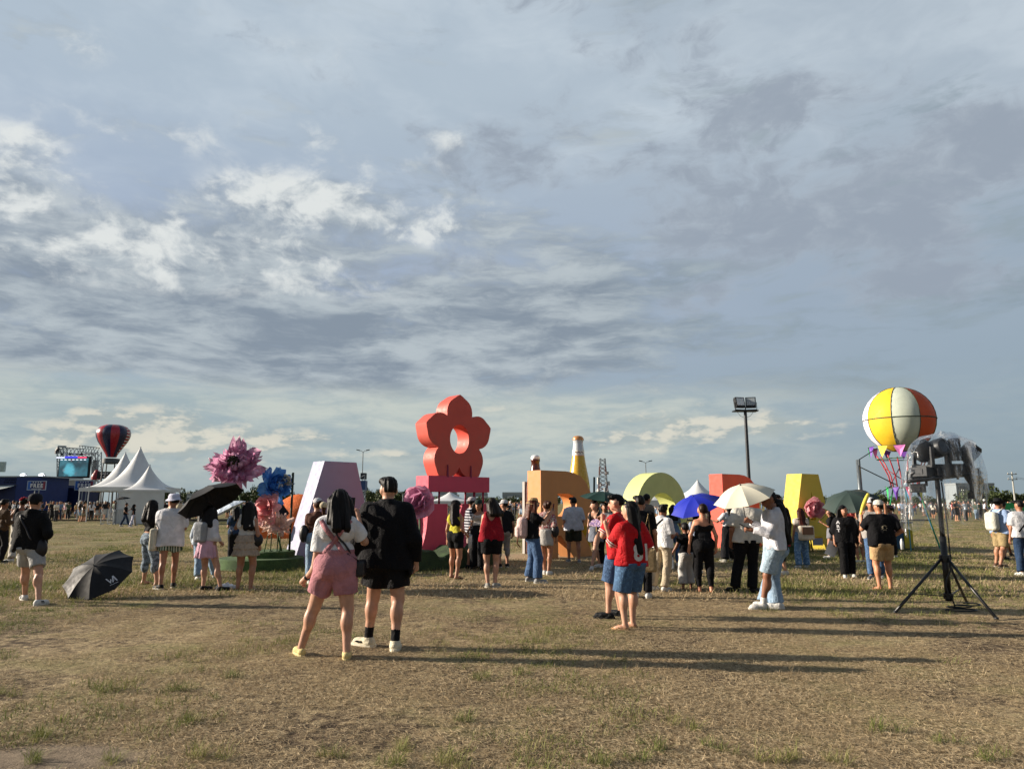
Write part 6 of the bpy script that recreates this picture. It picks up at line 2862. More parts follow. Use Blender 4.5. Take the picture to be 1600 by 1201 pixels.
def crown_mesh(seed, n, wide=1.0):
    """leaf clumps through a lumpy crown of about 1 m radius; base at z=0"""
    r = np.random.default_rng(seed)
    lob = [(r.normal() * .42 * wide, r.normal() * .42 * wide, .55 + r.uniform(-.25, .45), r.uniform(.30, .55)) for _ in range(9)]
    V, F = [], []
    for i in range(n):
        x, y, z, s = lob[r.integers(len(lob))]
        d = r.normal(size=3)
        d /= np.linalg.norm(d)
        p = np.array([x, y, z]) + d * s * r.uniform(.55, 1.05) * np.array([1.1 * wide, 1.1 * wide, .8])
        if p[2] < .06:
            continue
        a, b_ = r.normal(size=3), r.normal(size=3)
        a /= np.linalg.norm(a)
        b_ -= a * np.dot(a, b_)
        b_ /= np.linalg.norm(b_)
        w = r.uniform(.05, .12)
        k = len(V)
        V += [p - a * w - b_ * w * .6, p + a * w - b_ * w * .5, p + a * w * .7 + b_ * w * .7, p - a * w * .6 + b_ * w * .6]
        F.append((k, k + 1, k + 2, k + 3))
    return mesh_np('crown', np.array(V), np.array(F), False)


crowns = [crown_mesh(200 + i, 620, (1.0, 1.25, .85, 1.4, 1.1)[i]) for i in range(5)]
for me in crowns:
    me.materials.append(LEAF)
tk = []
for i in range(3):
    b = MB()
    b.tube([(0, 0, -.6), (.03, .02, -.2), (0, .0, .3), (.04, 0, .7)], [.09, .07, .055, .02], 7)
    for q in range(4):
        a = q * 1.6 + i
        b.tube([(0, 0, .1 + .1 * q), (.35 * math.cos(a), .35 * math.sin(a), .5 + .1 * q)], [.035, .012], 5)
    me = b.mesh('trunk', True)
    me.materials.append(BARK)
    tk.append(me)


def tree(px, Y, top_py, half_px, label, group, i):
    c = at(px, 800, Y)
    zt_ = at(px, top_py, Y).z
    r = half_px * Y / F_PX
    t = thing('tree', label, 'tree', (c.x, Y, 0), RNG.uniform(0, 6.3), group)
    h = zt_
    zb_ = h * .18
    s = (h - zb_) / 1.25
    co = link('crown', crowns[i % 5], None, t, (0, 0, zb_))
    co.scale = (r, r, s)
    tr = link('trunk', tk[i % 3], None, t, (0, 0, zb_ + .05))
    tr.scale = (r * .8, r * .8, max(s * .9, zb_ / .6))
    return t


rT = np.random.default_rng(17)
i = 0
for x in np.arange(243, 470, 9.5):
    tree(x + rT.uniform(-3, 3), 210 + rT.uniform(-25, 25), 768.5 + rT.uniform(-4.5, 3.5), rT.uniform(8, 13), 'dark tree in the hazy tree line left of the lilac A', 'tree line behind the cloth flowers', i)
    i += 1
tree(398, 180, 757, 11, 'taller rounded tree behind the mauve cloth flower', None, 0)
tree(412, 178, 763, 9, 'mid-height tree just right of the taller rounded tree', None, 2)
for x in np.arange(566, 665, 8.5):
    tree(x + rT.uniform(-3, 3), 190 + rT.uniform(-20, 20), 764 + (x - 566) * .055 + rT.uniform(-3, 2.5), rT.uniform(8, 12), 'dark green tree in the row right of the lilac A', 'tree row seen between the lilac A and the U', i)
    i += 1
for x in np.arange(664, 850, 11):
    tree(x + rT.uniform(-4, 4), 240 + rT.uniform(-25, 25), 778 + rT.uniform(-3, 3), rT.uniform(6, 10), 'small far tree below the raised road on the horizon', 'far trees between the U and the orange R', i)
    i += 1
for x in np.arange(860, 1260, 12):
    tree(x + rT.uniform(-4, 4), 240 + rT.uniform(-25, 25), 777 + rT.uniform(-4, 3), rT.uniform(7, 11), 'far tree showing low on the horizon behind the letters', 'far trees behind the letters', i)
    i += 1
for x in np.arange(1285, 1480, 10):
    tree(x + rT.uniform(-3, 3), 200 + rT.uniform(-25, 25), 775 + rT.uniform(-4, 3), rT.uniform(7, 11), 'far dark tree on the horizon under the balloon prop', 'far trees under the balloon prop', i)
    i += 1
tree(1372, 150, 767, 12, 'round dark tree left of the ropes of the balloon prop', None, 1)
for (x, Y, tp_, hw) in ((1512, 150, 772, 13), (1532, 145, 764, 17), (1551, 150, 762, 16), (1570, 158, 766, 14), (1588, 150, 767, 14), (1605, 150, 774, 14), (1622, 150, 768, 14), (1497, 160, 776, 10)):
    tree(x, Y, tp_, hw, 'big dark tree in the clump at the right edge', 'clump of big trees at the right edge', i)
    i += 1
for x in np.arange(-90, 30, 14):
    tree(x, 230, 774, 10, 'far tree behind the navy sponsor booth', 'far trees behind the sponsor booth', i)
    i += 1

# odds and ends
gp = ground(590 - 8, 806)
gs_ = at(1586, 805, 62)
GS = thing('green_banner', 'bright green banner with white print in the right-hand crowd', 'banner', (gs_.x, 62, 0), R(5))
MB().box((0, 0, 1.0), (2.0, .06, 1.15)).build('cloth_panel', paint('#2a9a55', .6), GS)
for q in range(3):
    MB().box((-.3 + .3 * q, -.036, .95 + .05 * q), (.22, .012, .3)).build('print', paint('#cfe6d6', .6), GS)
for q in (-.98, .98):
    MB().tube([(q, 0, 0), (q, 0, 1.6)], .03, 6).build('leg', GALV, GS)
te = ground(9, 858)
TE = thing('wooden_stand', 'pale wooden two-legged stand at the left edge of the field', 'stand', (te.x, te.y, 0), R(-8))
WD = paint('#a98f62', .7, .15, 8)
for q in (-.22, .02, .24):
    MB().bar((q, 0, 0), (q, 0, 1.12), .05).build('leg', WD, TE)
MB().bar((-.4, 0, 1.14), (.36, 0, 1.14), .06).build('top_rail', WD, TE)
MB().bar((-.4, 0, .25), (.36, 0, .25), .03).build('lower_rail', WD, TE)
pb = ground(354, 921)
pv, pq = solid([Ell((-.06, 0, .05), [.13, .09, .055]), Ell((.07, .02, .045), [.11, .08, .05]), Cap((.0, 0, .08), (.02, 0, .13), .03, .012)], .012, .03,
               lambda g: setattr(g, 'D', np.maximum(g.D + fold_field(g, 4, .012, 40, 40), .003 - g.Z).astype(np.float32)))
pbg = link('plastic_bag', mesh_np('plastic_bag', pv, pq), paint('#d4d8de', .35, .06))
pbg.location = (pb.x, pb.y, 0)
tag(pbg, 'crumpled white plastic bag lying on the grass', 'plastic bag')
# dark mats / seated edge strip far away: low kerb line at the back of the field
structure(MB().box((0, 0, 0), (90, .35, .14)).build('kerb', paint('#5b5348', .9, .2), None, False, (-8, 64, .06)))

# ------------------------------------------------------------------ the people one can tell apart
BLACK, NAVYC, WHITE, CREAM = '#131316', '#1a2138', '#cfcfd2', '#c9c3b2'
DENIM = cloth('#42597a', .85, None, (30, '#4e688a', .55))
LDENIM = cloth('#8299b0', .85, None, (26, '#90a6bb', .55))
DDENIM = cloth('#26374f', .85, None, (30, '#2e4260', .6))
cBK, cBK2 = cloth(BLACK), cloth('#1a1a1d')
cWH, cWH2 = cloth('#cfcfd2'), cloth('#c8c2b4')
SHW, SHB = cloth('#c9c8c4', .5), cloth('#17171a', .5)
SOLEW = paint('#c6c3ba', .6)
SKL, SKM, SKD = '#b68c74', '#a0735a', '#845a44'
LEATHER = paint('#17151a', .45, .15, 8)


def tee(m, **k):
    return dict(m=m, **k)


def shorts(m, ln=.62, **k):
    return dict(t='shorts', m=m, len=ln, **k)


def pants(m, ln=.95, **k):
    return dict(t='pants', m=m, len=ln, **k)


def skirt(m, **k):
    return dict(t='skirt', m=m, **k)


def snk(m=None, sole=None, **k):
    return dict(t='sneaker', m=m or SHW, sole=sole or SOLEW, **k)


# 1 --- the couple in front
PINK = cloth('#a8747b', .85)
W1 = person('woman in white shirt and pink overall shorts raising a phone, black hair to mid back', None, 769, 2, 'f', 1.08,
            top=tee(cWH, e=.022, len=-.03, sleeve=.72, slr=.078, hemw=.07), bottom=dict(t='shorts', m=PINK, len=.64, e=.030, hem=.125, rise=.16),
            shoes=dict(t='clog', m=cloth('#c9b67c', .5), sole=paint('#cdbd88', .6), s=.92),
            hair='mid', arms=(('px', (491, 889), (478, 903), .02, .10), ('px', (570, 846), (559, 806), .12, .30)),
            feet=[(470, 1024), (541, 1030)], feetyaw=(32, 6), cx=528, skinc=SKL, hyaw=-6, group='couple in front of the camera', curl=.55)
ribbon(W1, 'overall_strap', [(-.155 * W1.k, 1.405 * W1.k), (.0, 1.20 * W1.k), (.115 * W1.k, 1.05 * W1.k)], .048, PINK)
ribbon(W1, 'overall_strap', [(.155 * W1.k, 1.405 * W1.k), (.0, 1.20 * W1.k), (-.115 * W1.k, 1.05 * W1.k)], .048, PINK, -1, .010)
wr = V3(*W1.arm_j[0][1])
el = V3(*W1.arm_j[0][0])
u_ = (wr - el) / np.linalg.norm(wr - el)
wa = MB().tube([wr - u_ * .035, wr - u_ * .012], .034, 12)
wa.build('watch_strap', paint('#141416', .5), W1.obj, True)
ph1 = phone(W1, 1, 'dark phone held up by the woman in pink overall shorts', 0, -12, .05)
ph1.location.x -= .05
bag1 = soft_thing('crossbody_bag', 'small black crossbody bag at the hip of the woman in pink overall shorts', 'bag', W1,
                  [Box_((.255 * W1.k, .05, .90 * W1.k), (.10, .20, .17), .03)], LEATHER, .012)
sp_ = project(W1, [(-.06 * W1.k + t * .235 * W1.k, (1.40 - t * .36) * W1.k) for t in np.linspace(0, 1, 14)], -1, .014)
strap_of(bag1, sp_ + [Vector((.24 * W1.k, -.04, .99 * W1.k)), Vector((.258 * W1.k, .02, .95 * W1.k))], .013, LEATHER)

M1 = person('big man in black hooded jacket and black shorts, cream clog sneakers and black socks', None, 749, -4, 'm', 1.17,
            top=tee(cloth('#0e0e12', .8), e=.040, len=.145, sleeve=1.92, slr=.085, cuff=.062, neck='hood', fold=.011, name='jacket', hemw=.115),
            bottom=shorts(cloth('#101013', .7), .70, e=.032, hem=.128), shoes=dict(t='sneaker', m=cloth('#c8bfa6', .5), sole=paint('#cfc7b2', .6), s=1.16),
            socks=dict(m=cBK, len=.30), hair='fade', arms=('hang', 'hang'), feet=[(575, 1010), (617, 1016)], feetyaw=(62, 8),
            cx=606, skinc=SKL, hyaw=20, group='couple in front of the camera')
for i in (0, 1):       # dark vent slots in the cream shoes
    pass
vt = MB()
fy = R(62)
fd = V3(-math.sin(fy), math.cos(fy), 0)
fx = V3(fd[1], -fd[0], 0)
for q, l_ in ((.055, .07), (.10, .05)):
    p = M1.anks[0] + fd * q * M1.k - fx * .0
    a = Vector((p[0], p[1], .055)) + Vector((-fx[0], -fx[1], 0)) * .055
    vt.ball(tuple(a), (.03, .012, .010), 8, 6)
vt.build('shoe_vent', cBK, M1.obj, True)
sg = MB()
for i in (0,):
    hp, kn = M1.hips[i], M1.knees[i]
    for z0 in (.0,):
        a, b_ = hp + (kn - hp) * .40 + V3(-.120, -.05, 0) * M1.k, hp + (kn - hp) * .66 + V3(-.128, -.05, 0) * M1.k
        sg.bar(a, b_, .018, .02)
sg.build('side_stripe', cloth('#8d8d90'), M1.obj)

# 2 --- left edge
P1 = person('man in black shirt and black beanie cap with light grey shorts, at the left edge', None, 774, -4, 'm', 1.12,
            top=tee(cloth('#121214', .85), e=.034, len=.10, sleeve=1.85, slr=.075, cuff=.055, fold=.012, neck='collar', hemw=.11), bottom=shorts(cloth('#9b9a98'), .78, e=.024, hem=.112),
            shoes=snk(SHW, SOLEW, stripe=SHB), hair='fade', hat='beanie', arms=('fwd', ((.14, -.06, -.27), (-.12, .2, .02))),
            feet=[(38, 938), (59, 946)], feetyaw=(50, -6), skinc=SKL, cx=53)
wear_hat(P1, 'beanie', cloth('#191b22'))
b_ = soft_thing('shoulder_bag', 'round black shoulder bag on the right hip of the man in the beanie cap', 'bag', P1,
                [Ell((.215 * P1.k, -.055, .86 * P1.k), [.115, .075, .15]), Ell((.19 * P1.k, -.05, .93 * P1.k), [.10, .07, .09])], LEATHER, .013)
strap_of(b_, project(P1, [(-.12 * P1.k + t * .26 * P1.k, (1.40 - t * .40) * P1.k) for t in np.linspace(0, 1, 12)], -1, .012), .014, LEATHER)

P2 = person('person in black vest and pale trousers with red hair ornament, cropped at the left edge', (25, 874), 779, 35, 'f', 1.0,
            top=tee(cBK, e=.02, len=.02, sleeve=0, neck='tank', scoop=.6), bottom=pants(cloth('#b6b0a4'), .97, hem=.095, knee=.085), shoes=snk(), hair='bun',
            arms=(((.12, .14, -.22), (-.02, .26, .02)), 'fwd'), skinc=SKD, feet=[(17, 878), (33, 872)], feetyaw=(60, 30))
ob_ = MB()
for q in range(6):
    a = q * PI / 5 - .3
    ob_.ball(tuple(P2.hd(.085 * math.cos(a), -.03, .06 + .07 * math.sin(a))), .032, 8, 6)
ob_.build('hair_ornament', cloth('#a3202c'), P2.obj, True)
cbx = MB().box((0, 0, 0), (.16, .10, .12)).build('box_bag', LEATHER)
cbx.location = world_pt(P2, (-.10, .17, 1.0))
tag(cbx, 'small black box bag hanging in front of the vest-wearing person at the left edge', 'bag')
MB().tube([(-.07, 0, .06), (-.03, .0, .28), (.05, -.02, .42)], .008, 5).build('strap', LEATHER, cbx)
P2b = person('person in brown long sleeves cut off by the left edge of the photo', (-4, 880), 781, -20, 'm', 1.05, top=tee(cloth('#4d3a2a'), e=.02, sleeve=1.8), bottom=pants(cBK2),
             shoes=snk(SHB), hair='short', arms=('hang', 'fwd'), skinc=SKD)

# 3 --- umbrella left on the grass
ug_ = ground(149, 934)
ax = Vector((-.08, -.66, .74)).normalized()
UB = paint('#16171a', .75, .12, 4, .25)
apx = at(146, 893, ug_.y - .02)
um = umbrella('open black umbrella with white VA logo lying on the grass', apx, ax, .56, .21, paint('#17181b', .65, .1, 3, .3), None, None, 9, R(20))
bpy.context.view_layer.update()
mz = min((ch.matrix_world @ v.co).z for ch in um.children if ch.name.startswith('canopy') for v in ch.data.vertices)
um.location.z -= mz - .004
um.location.y += 0
bpy.context.view_layer.update()
# the printed logo, laid on the lower right panel
cpan = [ch for ch in um.children if ch.name.startswith('canopy')]
dg_verts, dg_faces = [], []
for ch in cpan:
    k = len(dg_verts)
    mw = um.matrix_world @ ch.matrix_local
    dg_verts += [mw @ v.co for v in ch.data.vertices]
    dg_faces += [tuple(i_ + k for i_ in p.vertices) for p in ch.data.polygons]
ubv = BVHTree.FromPolygons(dg_verts, dg_faces)


def logo_poly(pts, px0, py0, s, rot):
    out = []
    c_, s_ = math.cos(rot), math.sin(rot)
    for x, y in pts:
        X, Y = px0 + s * (c_ * x - s_ * y), py0 + s * (s_ * x + c_ * y)
        d = ray(X, Y).normalized()
        h_ = ubv.ray_cast(Vector((0, 0, CAM_H)), d)
        if h_[0] is None:
            return None
        out.append(um.matrix_world.inverted() @ (h_[0] - d * .006))
    return out


lgm = MB()
strokes = [[(-9, -4.5), (-6.6, -4.5), (-3.2, 2.2), (-1.2, -1.8), (.2, .4), (-3.2, 5.6)], [(-.2, 5), (3.2, -5), (5.6, -5), (9.5, 5), (7.2, 5), (4.4, -1.8), (2.2, 5)],
           [(3.6, 2.6), (5.2, 2.6), (4.4, 1.0)]]
for st in strokes:
    q = logo_poly(st, 174, 905, .95, R(-24))
    if q:
        lgm.add(q, [tuple(range(len(q)))])
for x0 in range(6):
    q = logo_poly([(-6 + 2.6 * x0, 7.4), (-4.2 + 2.6 * x0, 7.4), (-4.2 + 2.6 * x0, 8.2), (-6 + 2.6 * x0, 8.2)], 174, 905, .95, R(-24))
    if q:
        lgm.add(q, [(0, 1, 2, 3)])
lgm.build('logo', paint('#c9cbd0', .5), um)

# 4 --- group by the cloth flowers
P4 = person('woman in cropped black top and denim shorts, hidden behind the white bucket hat', None, 783, -35, 'f', 1.0,
            top=tee(cBK, e=.02, len=-.14, sleeve=.8), bottom=pants(cloth('#55606a', .85, None, (20, '#7d8b98', .5)), .12, hem=.085, e=.016), shoes=dict(t='sandal', m=cloth('#7a5a44')),
            hair='mid', arms=('face', 'face'), feet=[(224, 913), (244, 916)], feetyaw=(-20, -40), skinc=SKL, cx=237)
P5 = person('person in white bucket hat, loose white shirt and green striped shorts', None, 773, 10, 'm', .96,
            top=tee(cloth('#d2d2d6'), e=.040, len=.17, sleeve=.85, slr=.09, hemw=.12, fold=.012), bottom=shorts(cloth('#39503f', .85, (0, 150, '#b9bfae')), .52, e=.030, hem=.118),
            shoes=snk(SHB, SOLEW), hair='fade', hat='bucket', arms=('fwd', 'cross'), feet=[(250, 921), (270, 918)], feetyaw=(50, 10), skinc=SKM, hyaw=55, face=True)
wear_hat(P5, 'bucket', cloth('#cfcfe0'))
b_ = soft_thing('tote_bag', 'cream canvas tote bag on the left side of the bucket-hat person', 'bag', P5,
                [Box_((-.27 * P5.k, .0, .90 * P5.k), (.12, .34, .40), .04)], cloth('#c6c1ae'), .016, .02)
strap_of(b_, [(-.26 * P5.k, .1, 1.08 * P5.k), (-.20 * P5.k, .06, 1.42 * P5.k), (-.20 * P5.k, -.06, 1.42 * P5.k), (-.27 * P5.k, -.1, 1.08 * P5.k)], .014, cloth('#c6c1ae'))
P6 = person('man in cream T-shirt and dark jeans with black waist bag, beside the white tent', None, 774, -8, 'm', 1.05,
            top=tee(cloth('#b9ae93'), e=.03, len=.06, sleeve=.75, slr=.08), bottom=pants(DDENIM, hem=.075, knee=.07), shoes=snk(SHB, SHB), hair='short',
            arms=('hang', 'carry'), feet=[(262, 861), (280, 858)], skinc=SKM, hyaw=15, feetyaw=(10, -60), hat='cap')
wear_hat(P6, 'cap', cloth('#14161a'))
b_ = soft_thing('waist_bag', 'black waist bag of the man in the cream T-shirt', 'bag', P6, [Ell((.19 * P6.k, .0, 1.0 * P6.k), [.09, .08, .09])], LEATHER, .02)
P8 = person('woman in pale pink skirt, white blouse and dark red vest under a tilted black umbrella', None, 792, -14, 'f', 1.0,
            top=tee(cloth('#cdcdd2'), e=.026, len=-.06, sleeve=1.7, slr=.075, cuff=.05, fold=.012), bottom=skirt(cloth('#c99fae'), len=.27, flare=.235, folds=13, amp=.02),
            shoes=snk(SHB, SHB), hair='mid', hairc='black', arms=('pole', 'carry'), feet=[(317, 922), (344, 923)], feetyaw=(-30, -50), skinc=SKL, socks=None, cx=328)
vest = [Cap(V3(-.06, .03, 1.22) * P8.k, V3(.06, .03, 1.22) * P8.k, .135 * P8.k, .135 * P8.k, 1.02), Cap(V3(-.05, .02, 1.10) * P8.k, V3(.05, .02, 1.10) * P8.k, .125 * P8.k, .125 * P8.k, 1.05)]
P8.part('vest', solid(vest, .016, .03, lambda g: setattr(g, 'D', np.maximum(np.maximum(g.D, (1.06 * P8.k) - g.Z), g.Z - 1.30 * P8.k).astype(np.float32))), cloth('#5d1f27'))
b_ = soft_thing('backpack', 'slim grey backpack on the woman in the pale pink skirt', 'backpack', P8, [Box_((-.05 * P8.k, -.19 * P8.k, 1.19 * P8.k), (.24, .15, .36), .06)], cloth('#8f9296'), .016)
for s_ in (-1, 1):
    strap_of(b_, [(s_ * .10 * P8.k, -.14 * P8.k, 1.34 * P8.k), (s_ * .12 * P8.k, -.04, 1.43 * P8.k), (s_ * .12 * P8.k, .07, 1.40 * P8.k), (s_ * .13 * P8.k, .13 * P8.k, 1.28 * P8.k)], .018, cloth('#8f9296'))
hp_ = world_pt(P8, hand_pt(P8, 0))
umbrella('tilted black umbrella over the woman in the pale pink skirt', at(322, 763, P8.root.y + .15), Vector((-.50, .16, .85)), .60, .27, paint('#1b1c20', .7, .06, 3, .2), hp_, 'open umbrellas held in the crowd', 8, R(8))
P9 = person('person in light jeans and pale blue shirt standing behind the pink-skirt woman', None, 800, -5, 'f', .98,
            top=tee(cloth('#b9c4d2'), e=.028, len=.06, sleeve=1.7), bottom=pants(LDENIM, hem=.10, knee=.09), shoes=snk(), hair='mid', arms=('hang', 'fwd'),
            feet=[(309, 906), (336, 903)], feetyaw=(40, -20), skinc=SKL, cx=318)
P10 = person('woman with dark hair in white ruffled top and beige tiered skirt, hand raised', None, 786, -2, 'f', 1.08,
             top=tee(cloth('#cbc7c0'), e=.022, len=-.10, sleeve=0, neck='tank', scoop=1.0, ruffle=True), bottom=skirt(cloth('#a39382'), len=.27, flare=.265, folds=17, amp=.020, tiers=3, rise=.14),
             shoes=dict(t='sandal', m=cloth('#c4b6aa')), hair='long', arms=(((.14, .18, -.16), (-.02, .12, .17)), 'hang'), feet=[(371, 922), (391, 922)], feetyaw=(12, -12), skinc=SKM, hyaw=-4)
for s_ in (-1, 1):
    fr = solid([Cap(P10.sh[(s_ + 1) // 2] + V3(-s_ * .045, -.09, -.10), P10.sh[(s_ + 1) // 2] + V3(-s_ * .03, .0, .07), .035, .04)], .016, .02,
               lambda g: setattr(g, 'D', (g.D + fold_field(g, 8, .010, 50, 60)).astype(np.float32)))
    P10.part('ruffle_strap', fr, cloth('#cbc7c0'))
phone(P10, 0, 'white phone in the raised hand of the tiered-skirt woman', 20, -10, .05)
soft_thing('shoulder_bag', 'small black bag on the right side of the tiered-skirt woman', 'bag', P10, [Ell((.225 * P10.k, -.02, .98 * P10.k), [.10, .07, .12])], LEATHER, .016)
# lace parasol seen beyond her
umbrella('white lace-edged parasol beyond the tiered-skirt woman', at(352, 786, P10.root.y + 3.2), Vector((-.45, -.1, .85)), .42, .16, cloth('#bcc8d6'), at(362, 830, P10.root.y + 3.2), 'open umbrellas held in the crowd', 8, .2)
P10b = person('person in dark clothes holding the white lace-edged parasol', (364, 880), 792, 10, 'f', 1.0, top=tee(cloth('#2c3d57'), e=.02, sleeve=.7), bottom=pants(cBK2), shoes=snk(), hair='mid', arms=('pole', 'hang'), skinc=SKL)
P12 = person('woman in white cap with scrunchie ponytail, brown top and light jeans by the lilac A', None, 780, 8, 'f', 1.0,
             top=tee(cloth('#5b3d33'), e=.020, len=-.02, sleeve=.6), bottom=pants(LDENIM, hem=.105, knee=.095), shoes=snk(), hair='pony', hairc='brown', hat='cap',
             arms=('fwd', 'fwd'), feet=[(484, 912), (497, 914)], skinc=SKL, hyaw=15)
wear_hat(P12, 'cap', cloth('#c5c5ca'))
sc_ = MB().ball(tuple(P12.hd(0, -.13, .0)), (.075, .06, .075), 12, 8)
sc_.build('scrunchie', cloth('#bdb096'), P12.obj, True)
soft_thing('shoulder_bag', 'round black bag at the left hip of the white-cap ponytail woman', 'bag', P12, [Ell((-.24 * P12.k, -.02, 1.02 * P12.k), [.09, .10, .17])], LEATHER, .018)

# 5 --- between U and R
P15 = person('woman in black cap with long hair, yellow crop top and black shorts', None, 783, -30, 'f', 1.0,
             top=tee(cloth('#c2b93f'), e=.016, len=-.08, sleeve=0, neck='tank', scoop=1.1), bottom=shorts(cBK, .55, e=.02, hem=.10), shoes=dict(t='sandal', m=cBK), hair='long', hairc='dark',
             hat='cap', arms=('down', 'carry'), feet=[(705, 903), (713, 905)], feetyaw=(0, -20), skinc=SKM, cx=712, hyaw=-35, face=True)
wear_hat(P15, 'cap', cBK)
P16 = person('man in navy and white striped T-shirt and pale cap turned to the right', None, 778, -70, 'm', 1.05,
             top=tee(cloth('#23242f', .85, (2, 95, '#a9aab0')), e=.03, len=.12, sleeve=.75, slr=.08), bottom=shorts(cloth('#8f7f78'), .7, e=.025, hem=.11), shoes=snk(SHB, SHB), hair='fade', hat='cap',
             arms=('carry', 'carry'), feet=[(731, 888), (741, 888)], skinc=SKM, cx=737, face=True)
wear_hat(P16, 'cap', cloth('#b3a7a8'))
pbx = thing('paper_bag', 'white paper bag held by the man in the striped T-shirt', 'bag', world_pt(P16, (-.10, .28, .70)), R(20))
MB().box((0, 0, .14), (.24, .12, .28)).build('bag_body', paint('#c4c4c6', .6), pbx)
MB().tube([(-.06, 0, .28), (-.05, 0, .40), (.05, 0, .40), (.06, 0, .28)], .006, 5).build('bag_handle', paint('#c4c4c6', .6), pbx)
P17 = person('woman in white bustier and black trousers under a dark cap, facing the camera', None, 782, 165, 'f', 1.0,
             top=tee(cloth('#b6aea6'), e=.014, len=-.13, sleeve=0, neck='strapless', line=.06, straps=True), bottom=pants(cBK2, .97, e=.02, hem=.11, knee=.10, rise=.17), shoes=snk(SHB, SHB), hair='long', hairc='dark', hat='cap',
             arms=('down', 'carry'), feet=[(741, 889), (753, 890)], feetyaw=(14, -14), skinc=SKM, face=True)
wear_hat(P17, 'cap', cloth('#233230'))
fl = thing('tumbler', 'white upright tumbler hanging from the hand of the bustier woman', 'tumbler', world_pt(P17, (.12, .26, .50)))
MB().lathe([(.005, 0), (.042, 0), (.05, .26), (.05, .28), (.005, .285)], 14).build('tumbler_body', paint('#c9c9c9', .4), fl, True)
MB().lathe([(.052, .28), (.052, .31), (.02, .32)], 14).build('tumbler_lid', paint('#8f9396', .4), fl, True)
MB().tube([(-.04, 0, .3), (-.03, 0, .42), (.03, 0, .42), (.04, 0, .3)], .006, 5).build('carry_loop', DK, fl)
P18 = person('woman with dark bob in loose red sleeveless top and black shorts', None, 780, 0, 'f', 1.0,
             top=tee(cloth('#8f1826'), e=.030, len=.05, sleeve=0, neck='tank', scoop=.9, hemw=.11, fold=.012), bottom=shorts(cBK, .60, e=.030, hem=.115), shoes=snk(cloth('#9a978f', .5)), hair='bob', hairc='#1f1813',
             arms=('fwd', 'fwd'), feet=[(762, 918), (773, 918)], feetyaw=(14, -30), skinc=SKL, hyaw=-8)
P19 = person('person in white visor cap with dark clothes behind the red-top woman', (787, 886), 782, 20, 'm', 1.0,
             top=tee(cBK2, e=.025, len=.06, sleeve=.7), bottom=pants(cloth('#8a8580'), .15, hem=.10, e=.02), shoes=snk(SHB), hair='short', hat='cap', arms=('hang', 'hang'), skinc=SKM, hyaw=40)
wear_hat(P19, 'cap', cloth('#c2c2c4'))
P20 = person('woman in tan sun hat and sunglasses, black T-shirt and jeans, lifting her phone', None, 779, -80, 'f', 1.02,
             top=tee(cBK, e=.026, len=.04, sleeve=.8, slr=.075), bottom=pants(DENIM, hem=.10, knee=.092), shoes=snk(cloth('#8c8f93', .5)), hair='mid', hairc='auburn', hat='bucket',
             arms=(((.05, .20, -.20), (-.03, .16, .19)), ((.05, .22, -.16), (-.02, .14, .20))), feet=[(826, 908), (840, 911)], feetyaw=(15, -10), skinc=SKL, cx=833, face=True)
wear_hat(P20, 'bucket', cloth('#b3966c'))
gls = MB()
for q in (-1, 1):
    gls.ball(tuple(P20.hd(q * .033, .094, .012)), (.026, .012, .022), 8, 6)
gls.build('sunglasses', paint('#0c0c0e', .15), P20.obj, True)
phone(P20, 1, 'phone held up by the woman in the tan sun hat', -80, -10, .05)
b_ = soft_thing('backpack', 'pale pink backpack worn by the woman in the tan sun hat', 'backpack', P20, [Box_((0, -.235 * P20.k, 1.12 * P20.k), (.30, .20, .42), .09), Box_((0, -.33 * P20.k, 1.04 * P20.k), (.24, .10, .22), .05)], cloth('#c7aaa6'), .017)
for s_ in (-1, 1):
    strap_of(b_, [(s_ * .11, -.17, 1.32 * P20.k), (s_ * .125, -.05, 1.45 * P20.k), (s_ * .13, .08, 1.42 * P20.k), (s_ * .15, .13, 1.25 * P20.k), (s_ * .16, .02, 1.02 * P20.k)], .02, cloth('#cbb7b2'))
strap_of(b_, [(.05, -.33 * P20.k, .95 * P20.k), (.07, -.36 * P20.k, .80 * P20.k), (.03, -.28 * P20.k, .72 * P20.k)], .012, cloth('#7a4c3a'), 'loose_strap')
P21 = person('woman in red patterned blouse and pale grey skirt beside the tan sun hat', None, 784, -12, 'f', 1.0,
             top=tee(cloth('#bcb0a8', .85, None, (38, '#8e3a44', .5)), e=.024, len=-.04, sleeve=.9, slr=.07), bottom=skirt(cloth('#a8a5a0'), len=.26, flare=.175, folds=7, amp=.006), shoes=snk(), hair='bun', hairc='brown',
             arms=('face', 'hang'), feet=[(851, 897), (857, 898)], feetyaw=(10, -15), skinc=SKM, hyaw=10)
soft_thing('shoulder_bag', 'black shoulder bag of the woman in the red patterned blouse', 'bag', P21, [Ell((.22 * P21.k, -.03, 1.02 * P21.k), [.09, .08, .14])], LEATHER, .02)
P22 = person('man in loose white shirt and olive shorts facing the orange R', None, 778, 2, 'm', 1.04,
             top=tee(cloth('#b9bcc4'), e=.036, len=.10, sleeve=.9, slr=.085, hemw=.115), bottom=shorts(cloth('#33352a'), .82, e=.03, hem=.108), shoes=snk(cloth('#7f8286', .5)), hair='short', arms=('carry', 'carry'),
             feet=[(889, 878), (905, 879)], feetyaw=(10, -10), skinc=SKM)
